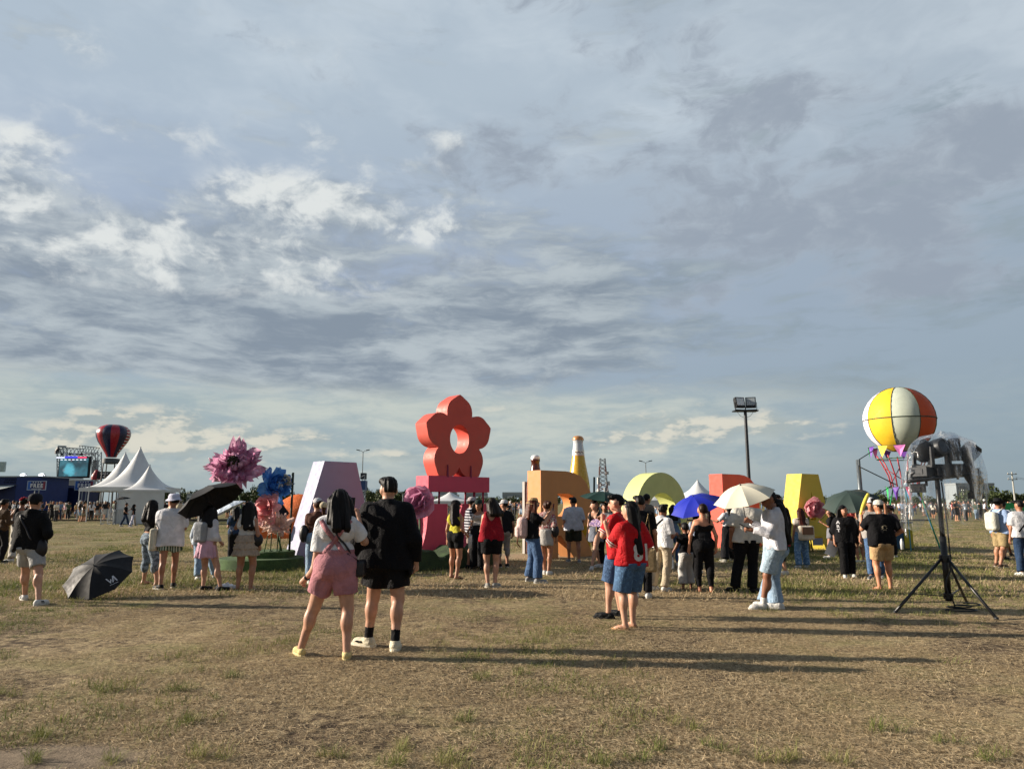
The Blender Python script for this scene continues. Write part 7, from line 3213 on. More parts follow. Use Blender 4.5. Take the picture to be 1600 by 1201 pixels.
P23 = person('woman in black tank top and short grey skirt with a purple fan at her waist', None, 783, 150, 'f', 1.0,
             top=tee(cBK, e=.015, len=-.08, sleeve=0, neck='tank', scoop=1.2), bottom=skirt(cloth('#6e7480'), len=.27, flare=.205, folds=8, amp=.01), shoes=snk(), hair='mid', hairc='#2a1a12',
             arms=('carry', 'down'), feet=[(925, 890), (937, 886)], feetyaw=(14, -20), skinc=SKL, hyaw=-60, face=True)
fn = thing('hand_fan', 'lilac and pink hand fan held by the woman in the black tank top', 'fan', world_pt(P23, (-.16, .30, .98)), R(150))
v_ = MB()
for q in range(9):
    a0_, a1_ = PI * (.05 + .1 * q), PI * (.05 + .1 * (q + 1))
    y0_ = .01 * (q % 2)
    v_.add([(0, 0, 0), (.19 * math.cos(a0_), y0_, .19 * math.sin(a0_)), (.19 * math.cos(a1_), .01 - y0_, .19 * math.sin(a1_))], [(0, 1, 2)])
v_.build('fan_leaf', cloth('#9d84b8', .7, None, (20, '#d0b4c8', .5)), fn)
MB().box((0, 0, -.04), (.02, .02, .12)).build('fan_handle', WD, fn)
P24 = person('man in white T-shirt with dark hair beneath the dark green umbrella', (947, 886), 786, 170, 'm', 1.0, top=tee(cloth('#b5bac0'), e=.03, sleeve=.7), bottom=pants(cBK2), shoes=snk(), hair='short', arms=('hang', 'pole'), skinc=SKM, face=True)
umbrella('dark green umbrella between the orange R and the lime O', at(945, 768, P24.root.y - .15), Vector((.10, -.12, 1)), .60, .17, paint('#18332e', .7, .06, 3, .2), world_pt(P24, hand_pt(P24, 1)), 'open umbrellas held in the crowd', 8, .3)

# 6 --- red jerseys
JER = cloth('#b3141c', .6)
P25 = person('boy in red jersey and denim shorts with black clogs, hand and phone at his face', None, 775, 62, 'm', 1.06,
             top=tee(JER, e=.036, len=.12, sleeve=.92, slr=.09, hemw=.10, fold=.010), bottom=shorts(DENIM, 1.02, e=.034, hem=.118), shoes=dict(t='clog', m=cloth('#15171a', .5), s=1.08), hair='short',
             arms=('face', 'phone'), feet=[(951, 966), (970, 962)], feetyaw=(12, 0), skinc=SKL, cx=964, face=True, curl=.6)
P26 = person('person with long black hair in red jersey with white number, denim shorts and sandals', None, 786, 30, 'f', 1.09,
             top=tee(JER, e=.034, len=.10, sleeve=1.0, slr=.095, hemw=.10, fold=.011), bottom=shorts(cloth('#46607e', .85, None, (24, '#527090', .55)), .98, e=.036, hem=.125), shoes=dict(t='sandal', m=cloth('#a5825e')), hair='verylong',
             arms=(((.06, .16, -.24), (.04, .05, .24)), 'hang'), feet=[(977, 984), (989, 980)], feetyaw=(38, 28), skinc=SKL, cx=984, curl=.6, hyaw=25)
print_on(P26, text_mesh('81', .27, 0, .012), 'jersey_number', cloth('#cfc8c2'), .07 * P26.k, 1.02 * P26.k)
stp = MB()
for P_, i in ((P26, 0), (P25, 0), (P25, 1)):
    b = MB()
    e_, s_ = P_.arm_j[i][0], P_.sh[i]
    for t in (.80, .90):
        c_ = s_ + (e_ - s_) * t
        c2 = s_ + (e_ - s_) * (t + .045)
        rr = (.056 * P_.k * 1.1 + .036 * P_.k) * (1 - t) + .1 * P_.k * t + .004
        b.tube([c_, c2], rr * .98, 14, False)
    b.build('sleeve_stripe', cloth('#c9c2bc'), P_.obj, True)
b = MB()
for q in range(3):
    b.box((0, 0, 0), (.02, .01, .05))
print_on(P25, text_mesh('49', .07, 0, .004), 'shoulder_print', cloth('#cfc8c2'), .10 * P25.k, 1.40 * P25.k)
phone(P25, 1, 'black phone at the face of the boy in the red jersey', 62, -10, .04)
P27 = person('dark-haired person in black clothes behind the red jerseys with a tan tote', (1003, 934), 776, -10, 'm', 1.0, top=tee(cBK, e=.025, len=.08, sleeve=.8), bottom=pants(cBK2), shoes=snk(), hair='short', arms=('hang', 'hang'), skinc=SKM)
b_ = soft_thing('tote_bag', 'tan canvas tote bag hanging beside the red jersey shorts', 'bag', P27, [Box_((.10, -.26, .62), (.30, .10, .36), .03)], cloth('#8f7c5c'), .018)
strap_of(b_, [(.02, -.26, .78), (.10, -.22, 1.2), (.14, -.1, 1.36), (.18, -.24, .78)], .01, cloth('#8f7c5c'))
P28 = person('man in navy T-shirt and dark jeans with black sneakers facing right', None, 783, -75, 'm', 1.1, top=tee(cloth('#1b2340'), e=.03, len=.10, sleeve=.8, slr=.085), bottom=pants(DDENIM, hem=.08, knee=.075), shoes=snk(SHB, SOLEW), hair='fade',
             arms=('carry', 'carry'), feet=[(1005, 884), (1020, 886)], skinc=SKM, cx=1002)
P29 = person('man in grey-brown T-shirt with short dark hair before the ring of the O', (1013, 880), 773, -60, 'm', 1.1, top=tee(cloth('#6b6258'), e=.03, sleeve=.8), bottom=pants(cBK2), shoes=snk(), hair='short', arms=('hang', 'carry'), skinc=SKM)
P30 = person('man in white polo and beige trousers with a thin chest strap, looking down', None, 789, -48, 'm', 1.02, top=tee(cloth('#d2d2d4'), e=.03, len=.09, sleeve=.85, slr=.085, neck='collar'), bottom=pants(cloth('#b3a58e'), .97, hem=.078, knee=.074), shoes=snk(),
             hair='messy', arms=('fwd', 'fwd'), feet=[(1021, 922), (1038, 924)], feetyaw=(10, -5), skinc=SKD, cx=1034, nod=.8)
ribbon(P30, 'sling_strap', [(-.13 * P30.k, 1.18 * P30.k), (.0, 1.33 * P30.k), (.10 * P30.k, 1.42 * P30.k)], .03, cBK, -1, .008)
P31 = person('woman in denim blue top holding up a pale phone behind the white polo man', (1054, 884), 790, -20, 'f', .95, top=tee(cloth('#5f7690'), e=.02, len=.04, sleeve=.6), bottom=pants(DENIM), shoes=snk(), hair='mid', arms=('down', 'phone'), skinc=SKM)
phone(P31, 1, 'pale phone held up left of the blue umbrella', 0, -10, .06)
bt_ = thing('water_bottle', 'small clear water bottle held low left of the child', 'bottle', at(1051, 888, P31.root.y - 2.6), 0)
MB().lathe([(.005, 0), (.033, 0), (.035, .03), (.033, .12), (.035, .16), (.014, .20), (.014, .21)], 12).build('bottle_body', paint('#aeb8c0', .15, .05, 3, .8), bt_, True)
MB().lathe([(.017, .21), (.017, .235), (.003, .237)], 10).build('bottle_cap', paint('#d0d4d8', .4), bt_, True)
P32 = person('child in black T-shirt and baggy white trousers between two adults', None, 819, 3, 'c', 1.0, top=tee(cBK, e=.02, len=.02, sleeve=.6), bottom=pants(cloth('#bdbbb8'), .85, hem=.12, knee=.11, e=.03), shoes=dict(t='sandal', m=cBK), hair='short',
             arms=(((.10, .03, -.25), (.12, .05, -.20)), ((.10, -.02, -.25), (.02, .06, -.22))), feet=[(1068, 921), (1080, 920)], skinc=SKD)
P33 = person('woman in black strapless top and black trousers, barefoot, hair in a low ponytail', None, 789, 0, 'f', 1.06, top=tee(cBK2, e=.020, len=-.06, sleeve=0, neck='strapless', line=.0, ruffle=True), bottom=pants(cBK, .93, hem=.052, knee=.066, e=.016), shoes=None, hair='lowpony', hairc='#24150f',
             arms=(((.10, .0, -.27), (.02, .06, -.24)), 'hang'), feet=[(1093, 925), (1112, 926)], feetyaw=(15, -15), skinc='#c0886a', hyaw=-8)
bX = at(1083, 800, P33.root.y + 1.6)
P33b = person('person under the bright blue umbrella, hidden behind the strapless-top woman', (1090, 896), 800, 10, 'f', 1.0, top=tee(cloth('#8b95a8'), e=.02), bottom=pants(cBK2), shoes=snk(), hair='mid', arms=('pole', 'hang'), skinc=SKM)
umbrella('bright royal blue umbrella tilted left behind the strapless-top woman', at(1083, 775, P33b.root.y - .1), Vector((-.34, -.28, .90)), .60, .24, paint('#16259c', .55, .06, 3, .3), world_pt(P33b, hand_pt(P33b, 0)), 'open umbrellas held in the crowd', 8, .35)
P34 = person('woman in tan cap, white T-shirt and wide black trousers reaching left', None, 786, 30, 'f', 1.0, top=tee(cloth('#c6c8cc'), e=.022, len=-.03, sleeve=.8, slr=.07), bottom=pants(cBK2, .98, hem=.12, knee=.11), shoes=snk(cloth('#8a8a84', .5)), hair='mid', hat='cap',
             arms=(((.16, .14, -.20), (.10, .20, .06)), 'fwd'), feet=[(1133, 878), (1147, 876)], skinc=SKM)
wear_hat(P34, 'cap', cloth('#a07a3c'))
P35 = person('man in pale grey-white T-shirt and black trousers with a dark cap, back turned', None, 771, -6, 'm', 1.12, top=tee(cloth('#c2beb4'), e=.036, len=.08, sleeve=.85, slr=.09, hemw=.115), bottom=pants(cBK, .99, hem=.09, knee=.08, e=.022), shoes=snk(SHB, SHB), hair='short', hat='cap',
             arms=('hang', 'carry'), feet=[(1149, 925), (1176, 926)], feetyaw=(40, -60), skinc=SKD, cx=1166, hyaw=15)
wear_hat(P35, 'cap', cloth('#24262a'))
P36 = person('young man walking left in white sweatshirt and pale denim shorts, white sneakers', None, 768, 82, 'm', 1.02,
             top=tee(cloth('#c4c4ca'), e=.042, len=.085, sleeve=1.9, slr=.085, cuff=.05, fold=.013, hemw=.09, name='sweatshirt'), bottom=shorts(cloth('#93a6b4', .85, None, (26, '#9fb1be', .55)), .94, e=.034, hem=.118), shoes=snk(SHW, SOLEW, s=1.05), socks=dict(m=SHW, len=.22),
             hair='short', arms=(((.03, .10, -.26), (-.03, .25, .04)), ((.04, .08, -.25), (-.06, .22, .14))), feet=[(1193, 952), (1217, 951)], feetyaw=(6, -14), cx=1205, skinc=SKD, nod=.6, face=True, curl=.8)
hp_ = world_pt(P36, hand_pt(P36, 1))
umbrella('cream white umbrella carried by the young man in the white sweatshirt', at(1157, 758, P36.root.y - .05), Vector((-.30, -.22, .93)), .46, .19, paint('#c6c2b0', .7, .04, 3, .2), hp_, 'open umbrellas held in the crowd', 8, R(10))
phone(P36, 0, 'phone in the hand of the young man in the white sweatshirt', 82, -60, .03)
P37 = person('woman walking behind the white sweatshirt man in pale jeans and black top', None, 782, 60, 'f', 1.0, top=tee(cBK, e=.025, len=.04, sleeve=1.7), bottom=pants(LDENIM, .99, hem=.12, knee=.10), shoes=snk(), hair='verylong', arms=('hang', 'hang'),
             feet=[(1195, 948), (1214, 950)], skinc=SKL, cx=1213)
P38 = person('person in black jacket with light hair holding a red fan before the yellow A', None, 774, 120, 'm', 1.0, top=tee(cBK2, e=.03, len=.06, sleeve=1.8), bottom=pants(cBK2, .2, hem=.1), shoes=snk(), hair='short', arms=('down', 'hang'), feet=[(1216, 900), (1228, 898)], skinc=SKL, face=True)
rf = MB().box((0, 0, .0), (.12, .02, .30)).build('fan', cloth('#a82a38'))
rf.location = at(1229, 842, P38.root.y - .35)
rf.rotation_euler = (0, R(-8), 0)
tag(rf, 'long red paddle-shaped fan held down before the yellow A', 'fan')
P39 = person('woman with long brown hair, white and brown backpack and light jeans at the yellow A', None, 795, 0, 'f', 1.0, top=tee(cloth('#c4b8ae'), e=.02, len=-.04, sleeve=.5), bottom=pants(cloth('#5f7fa3', .85, None, (20, '#86a3c0', .55)), .97, hem=.095, knee=.09), shoes=snk(),
             hair='verylong', hairc='#3a1710', arms=('hang', ((.12, .02, -.27), (.10, .10, -.18))), feet=[(1249, 888), (1261, 887)], skinc=SKM)
b_ = soft_thing('backpack', 'small white backpack with brown flap on the long-haired woman', 'backpack', P39, [Box_((.04, -.26 * P39.k, 1.02 * P39.k), (.36, .16, .34), .05)], cloth('#cbc0ae'), .018)
c_ = Vector(b_['_c'])
MB().box((.05 - c_.x, -.26 * P39.k - .085 - c_.y, 1.08 * P39.k - c_.z), (.26, .02, .17)).build('flap', paint('#7c5a44', .6), b_)
for s_ in (-1, 1):
    strap_of(b_, [(s_ * .10, -.18, 1.18), (s_ * .12, -.03, 1.42 * P39.k), (s_ * .12, .10, 1.38 * P39.k)], .016, cloth('#c8bca8'))
fg = thing('hand_fan', 'grey paddle fan held low by the long-haired woman', 'fan', world_pt(P39, hand_pt(P39, 1, .12)), 0)
MB().box((.10, 0, -.06), (.24, .015, .17), 0).build('fan_leaf', paint('#7f8596', .6), fg)

# 7 --- right group
P40 = person('woman in loose black T-shirt and wide black trousers walking towards the camera', None, 791, 168, 'f', 1.12, top=tee(cBK, e=.038, len=.12, sleeve=1.05, slr=.10, hemw=.12, fold=.012), bottom=pants(cloth('#111113'), .98, hem=.10, knee=.095), shoes=snk(), hair='mid',
             arms=('down', 'hang'), feet=[(1321, 903), (1331, 901)], feetyaw=(12, -12), skinc=SKM, face=True)
pr_ = MB()
for q in range(5):
    z = 1.36 - .055 * q
    pr_.box((.165 + .012 * q, .0, z), (.035, .008, .03))
print_on(P40, text_mesh('A\nR\nT', .085, 0, .004), 'shirt_print', cloth('#b5b5b8'), .17 * P40.k, 1.22 * P40.k, 1.0)
ppr = MB().box((0, 0, 0), (.22, .012, .30)).build('folder', paint('#cfd1d6', .6))
ppr.location = at(1300, 857, P40.root.y + .1)
ppr.rotation_euler = (R(8), R(22), 0)
tag(ppr, 'white paper folder carried low beside the walking woman in black', 'folder')
P41 = person('barefoot man in black T-shirt and beige shorts with white cap, holding a yellow stick up', None, 783, -6, 'm', 1.10, top=tee(cBK, e=.034, len=.09, sleeve=.85, slr=.09, hemw=.11), bottom=shorts(cloth('#b0916a'), .80, e=.030, hem=.115), shoes=None, hair='fade', hat='cap',
             arms=(((.12, .12, -.20), (-.02, .02, .26)), 'hip'), feet=[(1375, 922), (1392, 921)], feetyaw=(32, -14), skinc='#b57f60')
wear_hat(P41, 'cap', cloth('#c4c0b6'), None, 0)
print_on(P41, text_mesh('*', .16, 0, .02), 'shirt_print', cloth('#a89c84'), .02 * P41.k, 1.16 * P41.k)
st = MB().tube([(0, 0, -.06), (0, 0, 0), (.01, 0, .12), (.03, 0, .26), (.05, 0, .36), (.055, 0, .385)], [.018, .028, .036, .036, .03, .008], 12).build('cheer_stick', paint('#c9bb4a', .3, .06), None, True)
st.location = world_pt(P41, hand_pt(P41, 0, .08))
st.rotation_euler = (R(-6), R(20), 0)
tag(st, 'yellow inflatable cheering stick raised by the man in the white cap', 'cheering stick')
P42 = person('person in white cap and jeans hidden behind the barefoot man', None, 779, 150, 'm', 1.0, top=tee(cloth('#9a9692'), e=.03), bottom=pants(DENIM), shoes=snk(cloth('#6d6f72', .5)), hair='short', hat='cap', arms=('raise', 'hang'), feet=[(1362, 905), (1378, 903)], skinc=SKM)
wear_hat(P42, 'cap', cloth('#c9c9cc'))
P43 = person('girl in black top and grey shorts beside the yellow A, hair blown', None, 796, 60, 'f', 1.0, top=tee(cBK, e=.022, len=-.02, sleeve=.9), bottom=shorts(cloth('#75757c'), .6, e=.026, hem=.11), shoes=snk(), hair='bob', arms=('pole', 'hang'), feet=[(1296, 872), (1306, 870)], skinc=SKM)
umbrella('big dark green umbrella tilted towards the camera right of the yellow A', at(1325, 769, P43.root.y - .2), Vector((-.30, -.30, .90)), .78, .30, paint('#2c3a36', .6, .06, 3, .3), world_pt(P43, hand_pt(P43, 0)), 'open umbrellas held in the crowd', 8, .1)
P44 = person('person in tan skirt and white shoes between the two black-shirted people', (1346, 879), 800, 10, 'f', .98, top=tee(cloth('#7d7570'), e=.02), bottom=skirt(cloth('#8d745c'), len=.40, flare=.18, folds=6, amp=.006), shoes=snk(), hair='mid', arms=('hang', 'carry'), skinc=SKM)
P45 = person('person in dusty pink cap and mauve shirt beside the yellow-fronted bin', (1397, 872), 790, 20, 'm', 1.0, top=tee(cloth('#6d565a'), e=.03, sleeve=.8), bottom=pants(cBK2), shoes=snk(), hair='short', hat='cap', arms=('hang', 'carry'), skinc=SKM)
wear_hat(P45, 'cap', cloth('#6e4f52'))
P45b = person('person in pale blue shirt just left of the yellow-fronted bin', (1381, 868), 800, -10, 'f', 1.0, top=tee(cloth('#9db0c4'), e=.02), bottom=pants(cBK2), shoes=snk(), hair='mid', arms=('hang', 'hang'), skinc=SKM)
wb = MB().lathe([(.005, 0), (.04, 0), (.045, .2), (.02, .27), (.02, .29), (.005, .29)], 12).build('water_bottle', paint('#c5c9cc', .25), None, True)
wb.location = at(1410, 858, P45.root.y - .8)
tag(wb, 'white water bottle held beside the yellow-fronted bin', 'bottle')
P46 = person('big man in light blue shirt, beige shorts and black hat wearing a white backpack', None, 779, -76, 'm', 1.16, top=tee(cloth('#8fa5c9'), e=.034, len=.09, sleeve=.85, slr=.09), bottom=shorts(cloth('#94825f'), .92, e=.032, hem=.115), shoes=snk(cloth('#5c4438', .5)), hair='fade', hat='cowboy',
             arms=('down', 'down'), feet=[(1557, 885), (1564, 887)], feetyaw=(8, -8), skinc=SKM, cx=1561, face=True)
wear_hat(P46, 'cowboy', cloth('#17181b'))
b_ = soft_thing('backpack', 'cream white backpack of the man in the light blue shirt', 'backpack', P46, [Box_((0, -.26 * P46.k, 1.16 * P46.k), (.32, .20, .46), .09)], cloth('#bfbfb4'), .018)
for s_ in (-1, 1):
    strap_of(b_, [(s_ * .12, -.2, 1.38 * P46.k), (s_ * .14, -.05, 1.48 * P46.k), (s_ * .14, .12, 1.42 * P46.k), (s_ * .15, .14, 1.22 * P46.k)], .02, cloth('#bfbfb4'))
P47 = person('person in black shorts and black shoes stepping behind the light blue shirt man', None, 784, -60, 'm', 1.0, top=tee(cloth('#b9c0cc'), e=.03), bottom=shorts(cBK, .7, e=.03, hem=.11), shoes=snk(SHB, SHB), hair='short', arms=('down', 'carry'), feet=[(1570, 874), (1580, 868)], skinc=SKD)
P48 = person('person in white T-shirt and dark jeans cut off by the right edge', None, 783, -8, 'm', 1.08, top=tee(cloth('#cbcbce'), e=.032, len=.08, sleeve=.8, slr=.085), bottom=pants(DDENIM, hem=.085, knee=.08), shoes=snk(), hair='short', arms=('down', 'carry'), feet=[(1597, 900), (1612, 898)], skinc=SKM)
ribbon(P48, 'bag_strap', [(.14 * P48.k, 1.38 * P48.k), (.02, 1.2 * P48.k), (-.14 * P48.k, 1.0 * P48.k)], .03, cBK, -1, .008)
# by the nearest tent
PA = person('person under a small black umbrella in black shirt and blue jeans by the tent wall', None, 786, -70, 'm', 1.0, top=tee(cBK, e=.03), bottom=pants(DDENIM), shoes=snk(), hair='short', arms=('pole', 'carry'), feet=[(188, 822), (201, 822)], skinc=SKM, group='people walking past the nearest tent')
umbrella('small black umbrella at the corner of the nearest white tent', at(191, 776, PA.root.y - .1), Vector((-.1, -.1, 1)), .50, .15, cBK2, world_pt(PA, hand_pt(PA, 0)), 'open umbrellas held in the crowd', 8, .3)
PB = person('person in white trousers and black top walking by the tent wall', None, 788, -60, 'f', 1.0, top=tee(cBK, e=.02), bottom=pants(cloth('#aaa6ae'), hem=.11), shoes=snk(), hair='mid', arms=('hang', 'hang'), feet=[(203, 823), (211, 821)], skinc=SKM, group='people walking past the nearest tent')
PC = person('man in white shirt and pale shorts walking away from the tent', None, 782, -80, 'm', 1.0, top=tee(cloth('#c9c9cb'), e=.03), bottom=shorts(cloth('#8d8a88'), .8, hem=.11), shoes=snk(SHB), hair='short', arms=('hang', 'carry'), feet=[(214, 818), (223, 816)], skinc=SKD, group='people walking past the nearest tent')


# ------------------------------------------------------------------ the distant crowd
def crowd_mesh(seed, h, fem, bottom, arms, hair, turn, name='crowd_person', hat=False):
    """small whole figure; vertex colour R marks skin, G the trousers, B the hair (none = shirt)"""
    r = np.random.default_rng(seed)
    k = 1.0
    f = r.uniform(.95, 1.12)
    st = r.uniform(.08, .16)
    fw = r.uniform(-.15, .15)
    hips = [V3(-.085, 0, .90), V3(.085, 0, .90)]
    ank = [V3(-st, fw, .07), V3(st, -fw, .07)]
    kn = [ik_knee(hips[i], ank[i], .43, .41, V3(0, 1, 0)) for i in (0, 1)]
    sh = [V3(-.18, 0, 1.38), V3(.18, 0, 1.38)]
    reg = {'skin': [], 'top': [], 'low': [], 'hair': []}
    reg['top'] += [Cap(V3(-.06, 0, 1.0), V3(.06, 0, 1.0), .125 * f, .125 * f, 1.1), Cap(V3(-.08, 0, 1.25), V3(.08, 0, 1.25), .128 * f, .128 * f, 1.1), Cap(sh[0], sh[1], .07, .07)]
    for i in (0, 1):
        a = arms[i]
        e, w = arm_pose(a, (-1, 1)[i], sh[i], 1, 1)
        reg['top'].append(Cap(sh[i], sh[i] + (e - sh[i]) * .7, .065, .065))
        reg['skin'] += [Cap(sh[i], e, .045, .04), Cap(e, w, .04, .03), Cap(w, w + (w - e) * .3, .035, .03)]
        reg['skin'] += [Cap(kn[i], ank[i], .055, .04)]
        reg['hair'].append(Cap(ank[i] + V3(0, -.03, -.025), ank[i] + V3(0, .14, -.035), .045, .035)) if seed % 3 == 0 else reg['skin'].append(Cap(ank[i] + V3(0, -.03, -.025), ank[i] + V3(0, .14, -.035), .045, .035))
        if bottom == 'pants':
            reg['low'] += [Cap(hips[i], kn[i], .105, .08), Cap(kn[i], ank[i], .08, .07)]
        elif bottom == 'shorts':
            reg['low'] += [Cap(hips[i], hips[i] + (kn[i] - hips[i]) * .75, .108, .10)]
            reg['skin'] += [Cap(hips[i], kn[i], .085, .06)]
        else:
            reg['low'] += [Cap(V3(0, 0, .95), V3(0, 0, .62), .12, .20, 1.1)]
            reg['skin'] += [Cap(hips[i], kn[i], .085, .06)]
    reg['low'].append(Cap(V3(-.07, 0, .93), V3(.07, 0, .93), .115 * f, .115 * f, 1.05))
    hd_ = V3(0, .02, 1.585)
    reg['skin'] += [Ell(hd_, [.078, .098, .115]), Cap(V3(0, 0, 1.42), hd_, .055, .055)]
    reg['hair'].append(Ell(hd_ + V3(0, -.025, .03), [.088, .10, .105]))
    if hair:
        reg['hair'].append(Cap(hd_ + V3(0, -.07, 0), V3(0, -.11, 1.25), .07, .05))
    allp = [(p, c) for c, ps in reg.items() for p in ps]
    V, Q = solid([p for p, c in allp], h, .03)
    X, Y, Z = V[:, 0], V[:, 1], V[:, 2]
    names = ['skin', 'top', 'low', 'hair']
    D = np.stack([np.min([p.ev(X, Y, Z) for p in reg[c]], 0) for c in names], 1)
    which = D.argmin(1)
    me = mesh_np(name, V, Q)
    ca = me.color_attributes.new('zone', 'FLOAT_COLOR', 'POINT')
    col = np.zeros((len(V), 4), dtype=np.float32)
    col[:, 3] = 1
    for i, ch in ((0, 0), (2, 1), (3, 2)):
        col[which == i, ch] = 1
    ca.data.foreach_set('color', col.ravel())
    return me


def crowd_mat():
    m, n, b, o = material('crowd_clothes')
    at_ = n.new('ShaderNodeAttribute')
    at_.attribute_name = 'zone'
    r, g, bl = n.xyz(E(n, at_.outputs['Vector']))
    oi = n.new('ShaderNodeObjectInfo')
    rnd = E(n, oi.outputs['Random'])

    def pick(h, cols):
        rp = n.new('ShaderNodeValToRGB')
        rp.color_ramp.interpolation = 'CONSTANT'
        el_ = rp.color_ramp.elements
        while len(el_) < len(cols):
            el_.new(.5)
        for i, c in enumerate(cols):
            el_[i].position = i / len(cols)
            el_[i].color = (*lin(c), 1)
        n.put(rp.inputs[0], h)
        return E(n, rp.outputs[0])
    h2 = n.m('FRACT', rnd * 7.31)
    h3 = n.m('FRACT', rnd * 13.7)
    low = pick(h2, ['#17171a', '#1d2a40', '#b7b4ae', '#17171a', '#465c7a', '#8d806c', '#222226', '#7f93a8'])
    sk = pick(h3, ['#a97557', '#c08f72', '#8a5a40', '#b5825f'])
    hr = pick(n.m('FRACT', rnd * 29.3), ['#0f0c0b', '#1a120e', '#0f0c0b', '#c9c6c0', '#15110f', '#2a1a12'])
    c = n.mix(r, E(n, oi.outputs['Color']), sk)
    c = n.mix(g, c, low)
    c = n.mix(bl, c, hr)
    n.put(b.inputs['Base Color'], c)
    b.inputs['Roughness'].default_value = .8
    return m


CM = crowd_mat()
cvar = []
poses = [('hang', 'fwd'), ('phone', 'hang'), ('carry', 'carry'), ('hang', 'hip'), ('raise', 'hang'), ('cross', 'cross'), ('down', 'down'), ('fwd', 'phone')]
for i in range(16):
    me = crowd_mesh(300 + i, .036, i % 2, ('pants', 'shorts', 'skirt', 'pants')[i % 4], poses[i % 8], i % 2 == 1, 0)
    me.materials.append(CM)
    cvar.append(me)
shirts = ['#cfcfd2', '#131316', '#17171a', '#1b1b22', '#24262c', '#c8c2b4', '#1a2138', '#131316', '#cfcfd2', '#8f1826', '#c99fae', '#7d7570', '#131316', '#d2d2d6', '#5f7690', '#b3966c', '#3a4a3a', '#b9c4d2', '#4d3a2a']
rc = np.random.default_rng(77)
bands = [
    # x0, x1, foot y0, y1, count, label, group
    (-10, 62, 803, 818, 22, 'distant person in the crowd before the navy sponsor booth', 'crowd before the sponsor booth'),
    (60, 140, 803, 815, 34, 'distant person in the crowd under the screen tower', 'crowd under the screen tower'),
    (128, 186, 805, 814, 26, 'distant person in the shade of the white tents', 'crowd under the white tents'),
    (262, 335, 804, 812, 18, 'distant person in the dark row right of the nearest tent', 'far row right of the nearest tent'),
    (335, 478, 802, 811, 26, 'distant person in the row behind the cloth flowers', 'far row behind the cloth flowers'),
    (562, 664, 801, 812, 24, 'distant person in the row between the lilac A and the U', 'far row between the lilac A and the U'),
    (664, 705, 801, 810, 6, 'distant person seen under the pink slab', 'far people under the pink slab'),
    (770, 842, 801, 814, 38, 'distant person in the crowd left of the orange R', 'crowd left of the orange R'),
    (905, 1110, 801, 812, 26, 'distant person seen between the orange R and the coral R', 'far people behind the O'),
    (1200, 1330, 801, 811, 14, 'distant person behind the yellow letter A', 'far people behind the yellow A'),
    (1330, 1480, 801, 812, 22, 'distant person behind the wrapped light stand', 'far people behind the light stand'),
    (1480, 1612, 802, 814, 34, 'distant person in the row before the big right-hand trees', 'far row before the right-hand trees'),
]
placed = []
for x0, x1, y0, y1, n_, lab, grp in bands:
    for q in range(n_):
        for tr_ in range(12):
            px, py = rc.uniform(x0, x1), y0 + (y1 - y0) * rc.uniform(0, 1) ** .8
            g_ = ground(px, py)
            if all((g_.x - a) ** 2 + (g_.y - b_) ** 2 > .30 for a, b_ in placed):
                break
        placed.append((g_.x, g_.y))
        o = bpy.data.objects.new('person', cvar[rc.integers(16)])
        C.objects.link(o)
        o.location = (g_.x, g_.y, 0)
        o.rotation_euler = (0, 0, rc.uniform(0, 6.3))
        s = rc.uniform(.93, 1.06)
        o.scale = (s, s, s)
        c = lin(shirts[rc.integers(len(shirts))])
        o.color = (*c, 1)
        tag(o, lab, 'person', grp)
# umbrellas standing out of the far rows
for px, py, c_, lab in ((300, 787, '#17181b', 'black umbrella in the dark row right of the nearest tent'), (470, 786, '#17181b', 'black umbrella in the row behind the orange arch'),
                        (640, 790, '#c9b43a', 'yellow umbrella in the row right of the lilac A'), (806, 792, '#1d2a40', 'navy umbrella in the crowd left of the orange R'),
                        (1535, 791, '#17181b', 'black umbrella in the row before the right-hand trees'), (1452, 792, '#33343a', 'dark umbrella seen through the clear plastic'), (70, 790, '#2a2d33', 'dark umbrella in the crowd before the navy booth')):
    g_ = ground(px, 808)
    p_ = at(px, py, g_.y)
    umbrella(lab, p_, Vector((-.2, -.15, 1)), .55, .18, paint(c_, .7, .06, 3, .2), Vector((p_.x + .05, p_.y, 1.2)), 'umbrellas in the far rows', 6, px * .1, False)
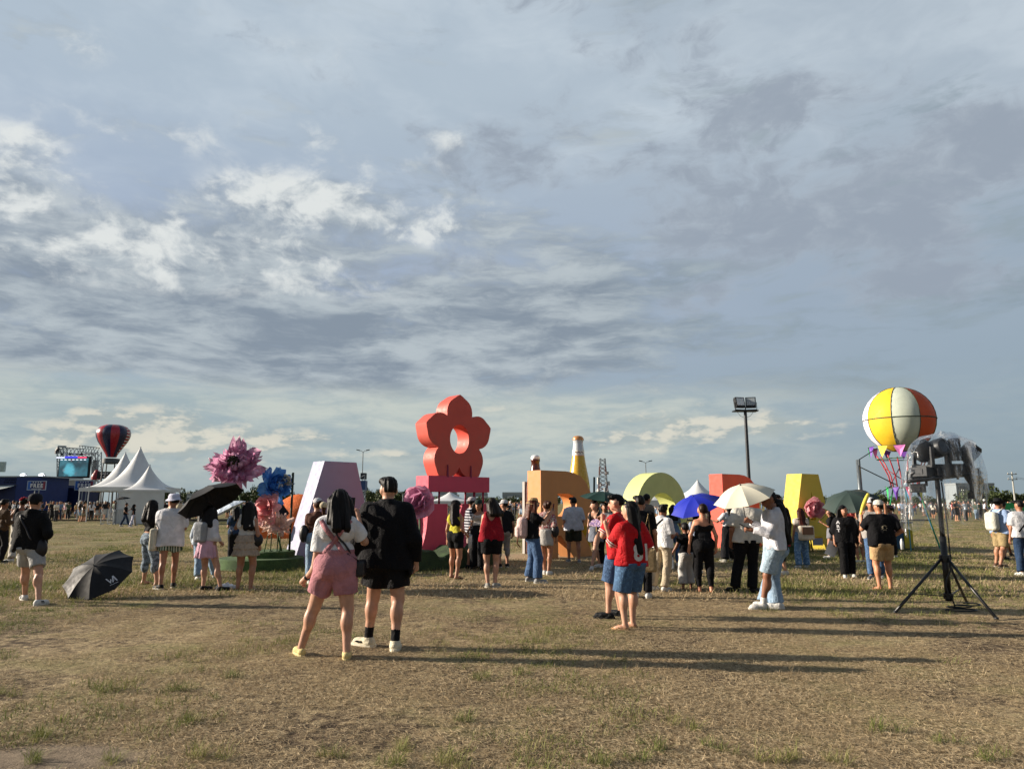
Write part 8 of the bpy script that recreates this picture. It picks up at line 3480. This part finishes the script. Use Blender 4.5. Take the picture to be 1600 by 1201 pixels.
# everyone beyond those: one far mass
tiny = [crowd_mesh(400 + i, .075, i % 2, ('pants', 'shorts', 'skirt')[i % 3], poses[i % 8], i % 2, 0, 'crowd') for i in range(6)]
VV, FF, CC = [], [], []
off_ = 0
for q in range(620):
    me = tiny[q % 6]
    n_ = len(me.vertices)
    co = np.empty(n_ * 3, dtype=np.float32)
    me.vertices.foreach_get('co', co)
    co = co.reshape(-1, 3)
    cl_ = np.empty(n_ * 4, dtype=np.float32)
    me.color_attributes['zone'].data.foreach_get('color', cl_)
    cl_ = cl_.reshape(-1, 4)
    fc = np.empty(len(me.loops), dtype=np.int32)
    me.loops.foreach_get('vertex_index', fc)
    px, py = rc.uniform(-20, 1620), rc.uniform(796, 804)
    if q > 470:
        px, py = rc.uniform(-20, 260), rc.uniform(802, 808)
    if 1110 < px < 1200 and rc.uniform() < .6:
        continue
    g_ = ground(px, py)
    a = rc.uniform(0, 6.3)
    x, y = co[:, 0] * math.cos(a) - co[:, 1] * math.sin(a), co[:, 0] * math.sin(a) + co[:, 1] * math.cos(a)
    VV.append(np.stack([x + g_.x, y + g_.y, co[:, 2]], 1))
    FF.append(fc.reshape(-1, 4) + off_)
    top_c = lin(shirts[rc.integers(len(shirts))])
    low_c = lin(['#17171a', '#1d2a40', '#b7b4ae', '#465c7a'][rc.integers(4)])
    sk_c, hr_c = lin(SKM), lin('#120e0c')
    z = cl_[:, :3]
    full = np.tile(np.array(top_c), (n_, 1))
    for ch, c in ((0, sk_c), (1, low_c), (2, hr_c)):
        full[z[:, ch] > .5] = c
    CC.append(np.concatenate([full, np.ones((n_, 1))], 1))
    off_ += n_
me = mesh_np('crowd', np.concatenate(VV), np.concatenate(FF))
ca = me.color_attributes.new('clothes', 'FLOAT_COLOR', 'POINT')
ca.data.foreach_set('color', np.concatenate(CC).astype(np.float32).ravel())
m, n, b, o = material('far_crowd')
at_ = n.new('ShaderNodeAttribute')
at_.attribute_name = 'clothes'
n.nt.links.new(at_.outputs['Color'], b.inputs['Base Color'])
b.inputs['Roughness'].default_value = .85
cr = link('crowd', me, m)
tag(cr, 'far-off festival crowd reading as one dark band along the horizon', 'crowd', None, 'stuff')
for me in tiny:
    bpy.data.meshes.remove(me)
